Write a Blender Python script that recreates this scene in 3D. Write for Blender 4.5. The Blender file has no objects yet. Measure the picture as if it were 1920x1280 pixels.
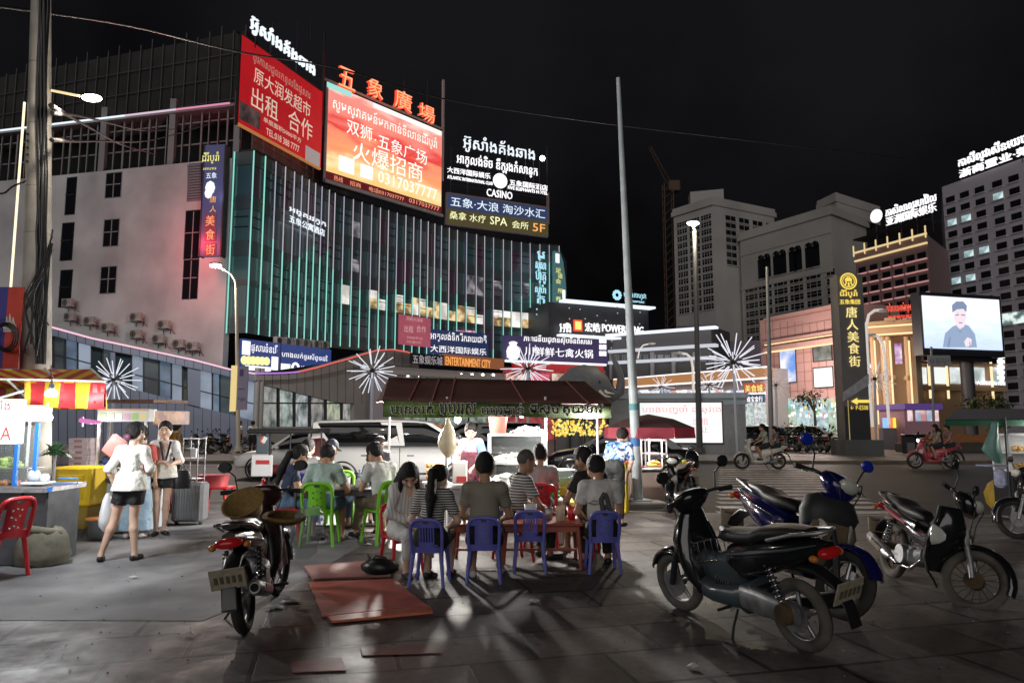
import bpy,math,random
import numpy as np
from mathutils import Vector as V,Matrix
R=math.radians
rnd=random.Random(7)
S=bpy.context.scene
COL=S.collection
F,HC=1340.0,1.62
TH=math.atan(152.0/F)
_c=bpy.data.cameras.new('camera');cam=bpy.data.objects.new('camera',_c);COL.objects.link(cam)
_c.sensor_width=36;_c.lens=36*F/1920;_c.clip_start=.05;_c.clip_end=3000
cam.location=(0,0,HC);cam.rotation_euler=(R(90)+TH,0,0);S.camera=cam
S.view_settings.view_transform='Standard';S.view_settings.look='None'
S.view_settings.exposure=0.0;S.view_settings.gamma=1
S.cycles.use_denoising=True
S.cycles.max_bounces=6;S.cycles.diffuse_bounces=2;S.cycles.glossy_bounces=3;S.cycles.transmission_bounces=4
S.cycles.sample_clamp_indirect=4.0;S.cycles.caustics_reflective=False;S.cycles.caustics_refractive=False
W=bpy.data.worlds.new('World');S.world=W;W.use_nodes=True
_n=W.node_tree.nodes;_l=W.node_tree.links
_sky=_n.new('ShaderNodeTexSky');_sky.sky_type='NISHITA';_sky.sun_disc=False
_sky.sun_elevation=R(-4);_sky.sun_rotation=R(200)
_bg=_n['Background'];_bg.inputs[1].default_value=.02
_l.new(_sky.outputs[0],_bg.inputs[0])
_bg2=_n.new('ShaderNodeBackground');_bg2 .inputs[0].default_value=(.86,.84,1,1)
_tc=_n.new('ShaderNodeTexCoord');_nz=_n.new('ShaderNodeTexNoise');_nz.inputs['Scale'].default_value=1.9;_nz.inputs['Detail'].default_value=5;_mr=_n.new('ShaderNodeMapRange')
for _i,_v in enumerate((.40,.68,.0012,.0092)):_mr.inputs[_i+1].default_value=_v
_l.new(_tc.outputs['Generated'],_nz.inputs['Vector']);_l.new(_nz.outputs[0],_mr.inputs[0]);_l.new(_mr.outputs[0],_bg2 .inputs[1])
_ad=_n.new('ShaderNodeAddShader');_l.new(_bg.outputs[0],_ad.inputs[0]);_l.new(_bg2 .outputs[0],_ad.inputs[1])
_l.new(_ad.outputs[0],_n['World Output'].inputs[0])
_s=bpy.data.lights.new('sun','SUN');sun=bpy.data.objects.new('sun',_s);COL.objects.link(sun)
_s.energy=1.05;_s.angle=R(60);_s.color=(1,.95,.92);sun.rotation_euler=(R(83),0,R(-14))
ST,CT=math.sin(TH),math.cos(TH)
def ray(x,y):
 a=(x-960)/F;b=(640-y)/F
 return V((a,CT-b*ST,ST+b*CT))
def at(x,y,Y):
 d=ray(x,y);return V((d.x/d.y*Y,Y,HC+d.z/d.y*Y))
def gnd(x,y,z=0.0):
 d=ray(x,y);t=(z-HC)/d.z;return V((d.x*t,d.y*t,z))
class Plane:
 """a vertical plane through two ground points"""
 def __init__(s,a,b):
  s.a=V((a[0],a[1],0));s.b=V((b[0],b[1],0));s.u=(s.b-s.a).normalized();s.n=V((s.u.y,-s.u.x,0))
  if s.n.y>0:s.n=-s.n
 def at(s,x,y,off=0.0):
  d=ray(x,y);o=V((0,0,HC));p=s.a+s.n*off
  t=(p-o).dot(s.n)/d.dot(s.n);return o+d*t
 def off(s,k):
  return Plane(s.a+s.n*k,s.b+s.n*k)
def pl(x0,Y0,x1,Y1):
 a=at(x0,792,Y0);b=at(x1,792,Y1);return Plane(a,b)
MATS={}
def mat(name,col=(.5,.5,.5),rough=.6,metal=0.,em=None,es=0.,noise=0.,scale=6.,bump=0.,spec=.5,alpha=1.,trans=0.,coat=0.,mis=True,detail=3,bd=.02):
 if name in MATS:return MATS[name]
 m=bpy.data.materials.new(name);m.use_nodes=True;nt=m.node_tree;N=nt.nodes;L=nt.links
 b=N['Principled BSDF'];I=b.inputs
 I['Base Color'].default_value=(*col,1);I['Roughness'].default_value=rough;I['Metallic'].default_value=metal
 I['Specular IOR Level'].default_value=spec;I['Alpha'].default_value=alpha;I['Transmission Weight'].default_value=trans
 I['Coat Weight'].default_value=coat
 if em:I['Emission Color'].default_value=(*em,1);I['Emission Strength'].default_value=es
 if noise or bump:
  tc=N.new('ShaderNodeTexCoord');nz=N.new('ShaderNodeTexNoise');nz.inputs['Scale'].default_value=scale;nz.inputs['Detail'].default_value=detail
  L.new(tc.outputs['Object'],nz.inputs['Vector'])
  if noise:
   mr=N.new('ShaderNodeMapRange');mr.inputs[1].default_value=.3;mr.inputs[2].default_value=.7
   mr.inputs[3].default_value=1-noise;mr.inputs[4].default_value=1+noise*.6
   L.new(nz.outputs[0],mr.inputs[0])
   mx=N.new('ShaderNodeVectorMath');mx.operation='SCALE';mx.inputs[0].default_value=col
   L.new(mr.outputs[0],mx.inputs['Scale']);L.new(mx.outputs[0],I['Base Color'])
  if bump:
   bp=N.new('ShaderNodeBump');bp.inputs['Strength'].default_value=bump;bp.inputs['Distance'].default_value=bd
   L.new(nz.outputs[0],bp.inputs['Height']);L.new(bp.outputs[0],I['Normal'])
 if em and not mis:m.cycles.emission_sampling='NONE'
 MATS[name]=m;return m
def glow(name,col,s=1.,mis=False,base=(.02,.02,.02)):
 return mat(name,base,.5,em=col,es=s,mis=mis)
def stripes(name,c1,c2,freq,axis=2,duty=.5,rough=.8,skew=0.):
 """a cloth with stripes woven along one object axis"""
 if name in MATS:return MATS[name]
 m=mat(name,c1,rough);nt=m.node_tree;N=nt.nodes;L=nt.links
 tc=N.new('ShaderNodeTexCoord');sp=N.new('ShaderNodeSeparateXYZ');L.new(tc.outputs['Object'],sp.inputs[0])
 mu=N.new('ShaderNodeMath');mu.operation='MULTIPLY';mu.inputs[1].default_value=freq
 if skew:
  k=N.new('ShaderNodeMath');k.operation='MULTIPLY_ADD';k.inputs[1].default_value=skew
  L.new(sp.outputs[0],k.inputs[0]);L.new(sp.outputs[axis],k.inputs[2]);L.new(k.outputs[0],mu.inputs[0])
 else:L.new(sp.outputs[axis],mu.inputs[0])
 fr=N.new('ShaderNodeMath');fr.operation='FRACT';L.new(mu.outputs[0],fr.inputs[0])
 gt=N.new('ShaderNodeMath');gt.operation='GREATER_THAN';gt.inputs[1].default_value=duty;L.new(fr.outputs[0],gt.inputs[0])
 mx=N.new('ShaderNodeMix');mx.data_type='RGBA';mx.inputs[6].default_value=(*c1,1);mx.inputs[7].default_value=(*c2,1)
 L.new(gt.outputs[0],mx.inputs[0]);L.new(mx.outputs[2],N['Principled BSDF'].inputs['Base Color'])
 return m
XF={}
def frame(z,x=None):
 z=V(z).normalized();h=V(x)if x else(V((0,0,1))if abs(z.z)<.95 else V((1,0,0)))
 x=h.cross(z).normalized();return x,z.cross(x)
_TX={}
def text_mesh(s):
 if s not in _TX:
  cu=bpy.data.curves.new('t','FONT');cu.body=s;cu.size=1;cu.resolution_u=2;cu.offset=0
  o=bpy.data.objects.new('t',cu);COL.objects.link(o);bpy.context.view_layer.update()
  me=bpy.data.meshes.new_from_object(o.evaluated_get(bpy.context.evaluated_depsgraph_get()))
  vs=[(v.co.x,v.co.y)for v in me.vertices];fs=[tuple(p.vertices)for p in me.polygons]
  bpy.data.objects.remove(o);bpy.data.curves.remove(cu);bpy.data.meshes.remove(me)
  _TX[s]=(vs,fs)
 return _TX[s]
class MB:
 def __init__(s):s.v=[];s.f=[];s.m=[];s.s=[]
 def add(s,vs,fs,m=0,sm=False):
  k=len(s.v);s.v.extend([V(p)for p in vs])
  for f in fs:s.f.append([i+k for i in f]);s.m.append(m);s.s.append(sm)
  return s
 def box(s,c,d,m=0,rot=None,bev=0.):
  c=V(c);x,y,z=d[0]/2,d[1]/2,d[2]/2
  rm=Matrix.Rotation(rot,3,'Z')if isinstance(rot,(int,float))else rot
  if bev:
   e=min(bev,x*.9,y*.9,z*.9);ps=[]
   for sx in(-1,1):
    for sy in(-1,1):
     for sz in(-1,1):
      ps+=[(sx*x,sy*(y-e),sz*(z-e)),(sx*(x-e),sy*y,sz*(z-e)),(sx*(x-e),sy*(y-e),sz*z)]
   g=lambda a,b,c_:(a*4+b*2+c_)*3
   fs=[]
   for a in(0,1):
    q=[g(a,0,0),g(a,1,0),g(a,1,1),g(a,0,1)];fs.append(q if a else q[::-1])
    q=[g(0,a,0)+1,g(0,a,1)+1,g(1,a,1)+1,g(1,a,0)+1];fs.append(q if a else q[::-1])
    q=[g(0,0,a)+2,g(1,0,a)+2,g(1,1,a)+2,g(0,1,a)+2];fs.append(q if a else q[::-1])
    for b in(0,1):
     fs.append([g(a,b,0),g(a,b,1),g(a,b,1)+1,g(a,b,0)+1])
     fs.append([g(a,0,b),g(a,1,b),g(a,1,b)+2,g(a,0,b)+2])
     fs.append([g(0,a,b)+1,g(1,a,b)+1,g(1,a,b)+2,g(0,a,b)+2])
     for c_ in(0,1):fs.append([g(a,b,c_),g(a,b,c_)+1,g(a,b,c_)+2])
  else:
   ps=[(sx*x,sy*y,sz*z)for sx in(-1,1)for sy in(-1,1)for sz in(-1,1)]
   fs=[(0,1,3,2),(4,6,7,5),(0,4,5,1),(2,3,7,6),(0,2,6,4),(1,5,7,3)]
  ps=[V(p)for p in ps]
  if rm:ps=[rm@p for p in ps]
  return s.add([c+p for p in ps],fs,m)
 def quad(s,a,b,c,d,m=0):return s.add([a,b,c,d],[(0,1,2,3)],m)
 def slab(s,pts,d,m=0):
  """a polygon given a thickness vector d"""
  n=len(pts);d=V(d);p=[V(q)for q in pts];vs=p+[q+d for q in p]
  return s.add(vs,[tuple(range(n)),tuple(range(2*n-1,n-1,-1))]+[(i,i+n,(i+1)%n+n,(i+1)%n)for i in range(n)],m)
 def cyl(s,a,b,r0,r1=None,n=10,m=0,caps=True,sm=True):
  a=V(a);b=V(b);r1=r0 if r1 is None else r1;x,y=frame(b-a);vs=[]
  for k in range(n):
   w=2*math.pi*k/n;d=x*math.cos(w)+y*math.sin(w);vs+=[a+d*r0,b+d*r1]
  s.add(vs,[(2*k,(2*k+2)%(2*n),(2*k+3)%(2*n),2*k+1)for k in range(n)],m,sm)
  if caps:s.add([vs[2*k]for k in range(n)],[tuple(range(n-1,-1,-1))],m);s.add([vs[2*k+1]for k in range(n)],[tuple(range(n))],m)
  return s
 def tube(s,pts,r,n=6,m=0,caps=True):
  P=[V(p)for p in pts];k=len(P);rr=r if isinstance(r,(list,tuple))else[r]*k;rings=[];x=None
  for i in range(k):
   t=(P[min(i+1,k-1)]-P[max(i-1,0)]).normalized()
   if x is None:x,y=frame(t)
   else:
    x=(x-t*x.dot(t));x=x.normalized()if x.length>1e-6 else frame(t)[0];y=t.cross(x)
   rings.append([P[i]+(x*math.cos(2*math.pi*j/n)+y*math.sin(2*math.pi*j/n))*rr[i]for j in range(n)])
  return s.loft(rings,m,caps)
 def loft(s,rings,m=0,caps=True,sm=True,closed=True):
  n=len(rings[0]);vs=[p for r in rings for p in r];fs=[]
  for i in range(len(rings)-1):
   for j in range(n if closed else n-1):fs.append((i*n+j,i*n+(j+1)%n,(i+1)*n+(j+1)%n,(i+1)*n+j))
  s.add(vs,fs,m,sm)
  if caps:s.add(rings[0],[tuple(range(n-1,-1,-1))],m,sm);s.add(rings[-1],[tuple(range(n))],m,sm)
  return s
 def lathe(s,prof,o=(0,0,0),ax=(0,0,1),n=16,m=0,sm=True):
  o=V(o);ax=V(ax).normalized();x,y=frame(ax);vs=[]
  for r,z in prof:
   for j in range(n):
    w=2*math.pi*j/n;vs.append(o+ax*z+(x*math.cos(w)+y*math.sin(w))*r)
  fs=[(i*n+j,i*n+(j+1)%n,(i+1)*n+(j+1)%n,(i+1)*n+j)for i in range(len(prof)-1)for j in range(n)]
  return s.add(vs,fs,m,sm)
 def ell(s,c,r,m=0,n=12,rot=None):
  if isinstance(r,(int,float)):r=(r,r,r)
  c=V(c);vs=[];k=max(4,n//2)
  for i in range(k+1):
   a=math.pi*i/k
   for j in range(n):
    w=2*math.pi*j/n;p=V((math.sin(a)*math.cos(w)*r[0],math.sin(a)*math.sin(w)*r[1],-math.cos(a)*r[2]))
    vs.append(c+(rot@p if rot else p))
  return s.add(vs,[(i*n+j,i*n+(j+1)%n,(i+1)*n+(j+1)%n,(i+1)*n+j)for i in range(k)for j in range(n)],m,True)
 def torus(s,c,ax,R_,r,m=0,n=28,k=10,sq=1.):
  c=V(c);ax=V(ax).normalized();x,y=frame(ax);prof=[(R_+r*math.cos(2*math.pi*j/k),r*sq*math.sin(2*math.pi*j/k))for j in range(k+1)]
  return s.lathe(prof,c,ax,n,m)
 def text(s,t,o,ux,uy,w,h,m=0,d=0.,cap=None):
  """lettering fitted into a w x h box at o; d gives the letters a depth"""
  vs,fs=text_mesh(t);ux=V(ux).normalized();uy=V(uy).normalized();un=ux.cross(uy)
  xs=[v[0]for v in vs];ys=[v[1]for v in vs];x0,y0=min(xs),min(ys);sx=w/(max(xs)-x0);sy=h/(max(ys)-y0)
  if cap:sx=min(sx,sy*cap)
  o=V(o);P=[o+ux*(a-x0)*sx+uy*(b-y0)*sy for a,b in vs]
  s.add(P,fs,m)
  if d:
   ed={}
   for f in fs:
    for i in range(len(f)):
     e=(f[i],f[(i+1)%len(f)]);k=(min(e),max(e));ed[k]=None if k in ed else e
   s.add(P+[p-un*d for p in P],[(e[0],e[1],e[1]+len(P),e[0]+len(P))for e in ed.values()if e],m)
  return s
 def sign(s,P,xl,xr,yb,yt,t,m=0,off=.03,d=0.,cap=None):
  """lettering on plane P between photo columns xl..xr, its left end between rows yb and yt"""
  Q=P.off(off);a=Q.at(xl,yb);h=Q.at(xl,yt).z-a.z;q=Q.at(xr,yb);w=V((q.x-a.x,q.y-a.y,0))
  return s.text(t,a,w,(0,0,1),w.length,h,m,d,cap)
 def pane(s,P,xl,xr,yt,yb,m=0,off=.0,th=.05):
  """an upright rectangular slab on plane P; yt, yb are rows at its left edge"""
  Q=P.off(off);a=Q.at(xl,yb);t=Q.at(xl,yt);b=Q.at(xr,yb)
  w=V((b.x-a.x,b.y-a.y,0));h=V((0,0,t.z-a.z))
  return s.slab([a,a+w,a+w+h,a+h],P.n*-th if th else P.n*-.001,m)
 def bound(s):
  return[min(p[i]for p in s.v)for i in range(3)],[max(p[i]for p in s.v)for i in range(3)]
 def build(s,name,mats,parent=None,w=False):
  me=bpy.data.meshes.new(name);vs=s.v
  if w and parent is not None:
   iv=XF[parent.name].inverted();vs=[iv@p for p in vs]
  me.from_pydata([tuple(p)for p in vs],[],s.f)
  for m_ in(mats if isinstance(mats,(list,tuple))else[mats]):me.materials.append(m_)
  me.polygons.foreach_set('material_index',s.m);me.polygons.foreach_set('use_smooth',s.s);me.update()
  o=bpy.data.objects.new(name,me);COL.objects.link(o)
  if parent is not None:o.parent=parent;XF[o.name]=XF[parent.name]
  else:XF[o.name]=Matrix.Identity(4)
  return o
def tag(o,label=None,cat=None,group=None,kind=None):
 if label:o['label']=label
 if cat:o['category']=cat
 if group:o['group']=group
 if kind:o['kind']=kind
 return o
def thing(name,label,cat,loc=(0,0,0),rz=0.,group=None,rx=0.,sc=1.):
 o=bpy.data.objects.new(name,None);COL.objects.link(o);o.empty_display_size=.1
 o.location=loc;o.rotation_euler=(rx,0,rz);o.scale=(sc,sc,sc)
 XF[o.name]=Matrix.Translation(V(loc))@o.rotation_euler.to_matrix().to_4x4()@Matrix.Scale(sc,4)
 return tag(o,label,cat,group)
def single(mb,name,mats,label,cat,group=None):
 """a thing that is one mesh given in world coordinates: its origin is put at its base"""
 lo,hi=mb.bound();c=V(((lo[0]+hi[0])/2,(lo[1]+hi[1])/2,lo[2]));mb.v=[p-c for p in mb.v]
 o=mb.build(name,mats);o.location=c;return tag(o,label,cat,group)
def kids(o):return[c for c in o.children]
def dup(root,loc,rz=0.,label=None,group=None,sc=None):
 r=root.copy();COL.objects.link(r);r.location=loc;r.rotation_euler=(root.rotation_euler[0],root.rotation_euler[1],rz)
 if sc:r.scale=(sc,sc,sc)
 if label:r['label']=label
 if group:r['group']=group
 for c in kids(root):
  d=c.copy();COL.objects.link(d);d.parent=r
  for g in kids(c):e=g.copy();COL.objects.link(e);e.parent=d
 return r
def lamp(name,loc,power,col=(1,1,1),r=.05,parent=None,spot=None,rot=None):
 d=bpy.data.lights.new(name,'SPOT' if spot else 'POINT');d.energy=power;d.color=col;d.shadow_soft_size=r
 if spot:d.spot_size=R(spot);d.spot_blend=.6
 o=bpy.data.objects.new(name,d);COL.objects.link(o);o.location=loc
 if rot:o.rotation_euler=rot
 if parent is not None:
  o.parent=parent;o.matrix_parent_inverse=XF[parent.name].inverted()
 return o
M_steel=mat('steel',(.35,.36,.38),.4,.8,noise=.15)
M_dark=mat('dark_metal',(.03,.03,.035),.5,.4)
M_white=mat('white_paint',(.75,.76,.78),.45)
M_rub=mat('black_rubber',(.012,.012,.013),.75)
M_black=mat('black_plastic',(.012,.012,.014),.35)
M_chrome=mat('chrome',(.6,.6,.62),.2,1.)
M_conc=mat('concrete',(.30,.29,.28),.85,noise=.25,scale=3,bump=.2)
E_white=glow('lit_white',(1,.98,1),1.3)
E_cool=glow('lit_cool_white',(.86,.93,1),1.1)
E_warm=glow('lit_warm',(1,.72,.38),1.3)
E_red=glow('lit_red',(1,.08,.03),1.2)
E_gold=glow('lit_gold',(1,.72,.12),1.1)
E_yel=glow('lit_yellow',(1,.95,.25),1.)
E_teal=glow('lit_teal',(.36,.84,.76),.95)
E_pink=glow('lit_pink',(.85,.66,.80),.85)
E_cyan=glow('lit_cyan',(.45,.85,1),1.)
E_blue=glow('lit_blue',(.10,.22,.9),.8)
E_or=glow('lit_orange',(1,.42,.10),1.)
E_lamp=glow('lamp_glow',(1,.97,.92),14.)
E_bulb=glow('bulb_glow',(.95,.98,1),22.)
M_redp=mat('red_plastic',(.55,.02,.03),.35,noise=.1)
M_greenp=mat('green_plastic',(.17,.52,.02),.38,noise=.1)
M_bluep=mat('blue_plastic',(.13,.14,.50),.4,noise=.15)
M_wood=mat('brown_board',(.16,.08,.04),.6,noise=.3)
M_glassd=mat('dark_glass',(.01,.012,.016),.08,spec=.8)
M_clear=mat('clear_glass',(.6,.66,.66),.05,alpha=.08,spec=.6)
# ================================================================ ground
def tile_mat(name,c1,c2,mortar,sx,sy,rot=0.,rough=.55,ms=.012,noise=.5,bump=.25,ramp=None):
 m=bpy.data.materials.new(name);m.use_nodes=True;nt=m.node_tree;N=nt.nodes;L=nt.links;b=N['Principled BSDF']
 tc=N.new('ShaderNodeTexCoord');mp=N.new('ShaderNodeMapping');mp.inputs['Rotation'].default_value=(0,0,rot);L.new(tc.outputs['Object'],mp.inputs[0])
 bk=N.new('ShaderNodeTexBrick');bk.inputs['Scale'].default_value=1;bk.inputs['Brick Width'].default_value=sx;bk.inputs['Row Height'].default_value=sy
 bk.inputs['Mortar Size'].default_value=ms;bk.inputs['Color1'].default_value=(*c1,1);bk.inputs['Color2'].default_value=(*c2,1);bk.inputs['Mortar'].default_value=(*mortar,1)
 bk.inputs['Bias'].default_value=-.1;L.new(mp.outputs[0],bk.inputs['Vector'])
 n1=N.new('ShaderNodeTexNoise');n1 .inputs['Scale'].default_value=.9;n1 .inputs['Detail'].default_value=8;n1 .inputs['Roughness'].default_value=.7;L.new(tc.outputs['Object'],n1 .inputs['Vector'])
 n2=N.new('ShaderNodeTexNoise');n2 .inputs['Scale'].default_value=14;n2 .inputs['Detail'].default_value=5;L.new(tc.outputs['Object'],n2 .inputs['Vector'])
 mr=N.new('ShaderNodeMapRange');mr.inputs[1].default_value=.32;mr.inputs[2].default_value=.68;mr.inputs[3].default_value=1-noise;mr.inputs[4].default_value=1+noise*.7;L.new(n1 .outputs[0],mr.inputs[0])
 m2=N.new('ShaderNodeMapRange');m2 .inputs[1].default_value=.35;m2 .inputs[2].default_value=.65;m2 .inputs[3].default_value=.75;m2 .inputs[4].default_value=1.2;L.new(n2 .outputs[0],m2 .inputs[0])
 mu=N.new('ShaderNodeMath');mu.operation='MULTIPLY';L.new(mr.outputs[0],mu.inputs[0]);L.new(m2 .outputs[0],mu.inputs[1])
 sc=N.new('ShaderNodeVectorMath');sc.operation='SCALE';L.new(bk.outputs['Color'],sc.inputs[0]);L.new(mu.outputs[0],sc.inputs['Scale']);L.new(sc.outputs[0],b.inputs['Base Color'])
 rr=N.new('ShaderNodeMapRange');rr.inputs[1].default_value=.35;rr.inputs[2].default_value=.65;rr.inputs[3].default_value=rough-.17;rr.inputs[4].default_value=rough+.2;L.new(n1 .outputs[0],rr.inputs[0]);L.new(rr.outputs[0],b.inputs['Roughness'])
 ad=N.new('ShaderNodeMath');ad.operation='MULTIPLY_ADD';ad.inputs[1].default_value=.35;L.new(n2 .outputs[0],ad.inputs[0])
 iv=N.new('ShaderNodeMath');iv.operation='SUBTRACT';iv.inputs[0].default_value=1;L.new(bk.outputs['Fac'],iv.inputs[1]);L.new(iv.outputs[0],ad.inputs[2])
 bp=N.new('ShaderNodeBump');bp.inputs['Strength'].default_value=bump;bp.inputs['Distance'].default_value=.012;L.new(ad.outputs[0],bp.inputs['Height']);L.new(bp.outputs[0],b.inputs['Normal'])
 MATS[name]=m;return m
M_tile=tile_mat('paving_slabs',(.118,.100,.092),(.058,.048,.044),(.010,.009,.008),.95,.62,R(-14),.60,.02,.62,.4)
M_walk=tile_mat('far_paving',(.20,.19,.18),(.16,.15,.15),(.05,.05,.05),.6,.3,0,.6)
M_asph=mat('asphalt',(.036,.035,.036),.62,noise=.45,scale=1.3,bump=.0,detail=9)
M_apron=mat('worn_concrete',(.19,.19,.197),.75,noise=.6,scale=1.1,bump=.3,detail=9)
M_paint=mat('road_paint',(.78,.76,.74),.7,noise=.5,scale=5,detail=8)
M_kerb=mat('kerb_stone',(.30,.27,.22),.8,noise=.3,scale=2)
def sheet(name,pts,z,m):
 b=MB();b.add([(x,y,z)for x,y in pts],[tuple(range(len(pts)))]);return tag(b.build(name,m),kind='structure')
sheet('ground',[(-900,-300),(900,-300),(900,1500),(-900,1500)],-.13,mat('distant_ground',(.06,.058,.055),.9,noise=.3,scale=.05))
sheet('road',[(-160,9),(160,9),(160,31),(-160,31)],-.12,M_asph)
edge=[(-60,18.5),(-14,16.9),(-4,14.6),(4,12.9),(24,11.8),(60,11.6)]
b=MB();pts=[(60,-8),(-60,-8)][::-1]+edge[::-1]
b.slab([(x,y,0)for x,y in pts][::-1],(0,0,-.124));tag(b.build('plaza_pavement',M_tile),kind='structure')
b=MB()
for i in range(len(edge)-1):
 p,q=V((*edge[i],0)),V((*edge[i+1],0));n=V((-(q-p).y,(q-p).x,0)).normalized()*.16
 L_=(q-p).length;k=max(1,int(L_/1.0))
 for j in range(k):
  a=p.lerp(q,j/k);c=p.lerp(q,(j+1)/k-.008/L_)
  b.slab([a+V((0,0,.006)),c+V((0,0,.006)),c+n+V((0,0,.006)),a+n+V((0,0,.006))],(0,0,-.127))
tag(b.build('kerb',M_kerb),kind='structure')
sheet('asphalt_apron',[(-30,6.35),(-2.55,6.1),(-2.2,7.4),(-2.0,9.6),(-3.2,13.9),(-14,16.6),(-30,17.2)],.004,M_apron)
b=MB();b.slab([(-160,31,0),(160,31,0),(160,140,0),(-160,140,0)],(0,0,-.122));tag(b.build('pavement',M_walk),kind='structure')
b=MB()
for i in range(-60,70):b.box((i*1.0,30.93,-.054),(.985,.16,.125))
tag(b.build('kerb',mat('far_kerb_stone',(.16,.13,.09),.8,noise=.3,scale=2)),kind='structure')
b=MB()
for k in range(17):
 y=13.1+k*.86;x0=3.75+(y-13.1)*.29;b.add([(x0,y,-.114),(x0+3.4,y,-.114),(x0+3.4,y+.44,-.114),(x0,y+.44,-.114)],[(0,1,2,3)])
tag(b.build('crosswalk',M_paint),kind='structure')
b=MB()
for x0 in range(-40,60,7):
 if 2<x0<10:continue
 b.add([(x0,21.4,-.114),(x0+2.2,21.4,-.114),(x0+2.2,21.52,-.114),(x0,21.52,-.114)],[(0,1,2,3)])
b.add([(-60,29.6,-.114),(3,29.6,-.114),(3,29.74,-.114),(-60,29.74,-.114)],[(0,1,2,3)])
tag(b.build('lane_marking',M_paint),kind='structure')
# ================================================================ the mall with the curved light-strip front
M_plast=mat('stained_plaster',(.58,.575,.59),.85,noise=.3,scale=.3,detail=10,bump=.2)
M_net=tile_mat('scaffold_net',(.030,.030,.031),(.022,.022,.023),(.055,.055,.058),2.2,1.6,0,.9,.03,.5,.1)
M_frame=mat('pale_frame',(.30,.30,.31),.6)
M_void=mat('unlit_interior',(.012,.012,.013),.9)
GL=[mat('facade_glass',(.09,.15,.165),.2,spec=.9),mat('facade_glass_grey',(.12,.17,.185),.32,spec=.6),mat('facade_glass_teal',(.06,.13,.14),.15,spec=.9),mat('facade_glass_plum',(.10,.065,.095),.2,spec=.7),mat('facade_spandrel',(.06,.085,.092),.35)]
def em_noise(name,c1,c2,s,scale,mis=False,asp=(1,1,1),lo=.42,hi=.58,vor=False):
 m=bpy.data.materials.new(name);m.use_nodes=True;nt=m.node_tree;N=nt.nodes;L=nt.links;b=N['Principled BSDF'];b.inputs['Base Color'].default_value=(.03,.03,.03,1)
 tc=N.new('ShaderNodeTexCoord');mp=N.new('ShaderNodeMapping');mp.inputs['Scale'].default_value=asp;L.new(tc.outputs['Object'],mp.inputs[0])
 nz=N.new('ShaderNodeTexVoronoi' if vor else 'ShaderNodeTexNoise');nz.inputs['Scale'].default_value=scale
 if not vor:nz.inputs['Detail'].default_value=4
 L.new(mp.outputs[0],nz.inputs['Vector'])
 rp=N.new('ShaderNodeValToRGB');rp.color_ramp.elements[0].position=lo;rp.color_ramp.elements[1].position=hi;rp.color_ramp.elements[0].color=(*c1,1);rp.color_ramp.elements[1].color=(*c2,1)
 if vor:
  sp=N.new('ShaderNodeSeparateXYZ');L.new(nz.outputs['Color'],sp.inputs[0]);L.new(sp.outputs[0],rp.inputs[0])
 else:L.new(nz.outputs[0],rp.inputs[0])
 L.new(rp.outputs[0],b.inputs['Emission Color']);b.inputs['Emission Strength'].default_value=s
 if not mis:m.cycles.emission_sampling='NONE'
 MATS[name]=m;return m
E_room=em_noise('lit_room',(.22,.13,.05),(1,.74,.38),.95,.9)
E_roomw=em_noise('lit_room_white',(.55,.5,.45),(1,.96,.92),1.,.7)
E_shop=em_noise('lit_shop',(.10,.16,.16),(.85,1,.95),.95,.8)
E_shopc=em_noise('lit_shop_colour',(.08,.22,.30),(.9,1,.8),1.,1.6)
ma=thing('mall_building','big mall with a curved dark glass front striped by glowing vertical light lines','mall',(-18,52,0))
WL=pl(95,53.8,410,50.4)
a=WL.at(-260,792);c=WL.at(412,792);b=MB();dn=-WL.n
b.slab([(a.x,a.y,0),(c.x,c.y,0),(c.x,c.y,20.8),(a.x,a.y,20.8)],dn*.6)
b.build('wall',M_plast,ma,True)
WIN=[(122,335,16,67),(113,420,20,68),(110,508,20,67),(197,326,28,45),(193,413,27,49),(187,501,28,49),(345,397,27,88),(342,489,26,71)]
for i,(x,y,w,h)in enumerate(WIN):
 f_=MB();f_.pane(WL,x-1.5,x+w+1.5,y-1.5,y+h+1.5,0,.03,.03)
 o=f_.build('window',M_frame if 2<i<6 else M_dark,ma,True)
 g=MB();g.pane(WL,x,x+w,y,y+h,0,.06,.02)
 for t in((.5,)if w>22 else()):g.pane(WL,x+w*t-.7,x+w*t+.7,y,y+h,1,.09,.03)
 g.pane(WL,x,x+w,y+h*.45,y+h*.45+1.6,1,.09,.03)
 g.build('pane',[M_glassd,M_frame if i>2 else M_dark],o,True)
g=MB()
for k in range(14):g.pane(WL,351,376,309+k*5,309+k*5+3.4,0,.08,.06)
g.pane(WL,350,377,308,378,1,.03,.02);g.build('louvre',[mat('louvre_blade',(.22,.24,.28),.6),M_dark],ma,True)
b=MB();b.slab([(a.x,a.y,20.81),(c.x,c.y,20.81),(c.x,c.y,24.8),(a.x,a.y,24.8)],dn*.5)
vv=[p+dn*3 for p in b.v];b.v=vv;b.build('unlit_storey',M_void,ma,True)
b=MB();rnd.seed(3)
for x in list(range(-100,410,17)):
 p=WL.at(x+rnd.uniform(-3,3),792);w=.07 if x%3 else .12
 b.box((p.x,p.y+.5,22.9),(w,.12,4.2))
for x in(155,290,418):p=WL.at(x,792);b.box((p.x,p.y+.3,23.4),(.45,.4,5.2))
for z in(22.4,24.1):
 b.slab([(a.x,a.y+.62,z),(c.x,c.y+.62,z),(c.x,c.y+.62,z+.1),(a.x,a.y+.62,z+.1)],dn*.1)
b.slab([(a.x,a.y,24.81),(c.x,c.y,24.81),(c.x,c.y,25.05),(a.x,a.y,25.05)],dn*4)
b.build('steel_frame',mat('grey_steel',(.23,.23,.24),.6),ma,True)
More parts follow.
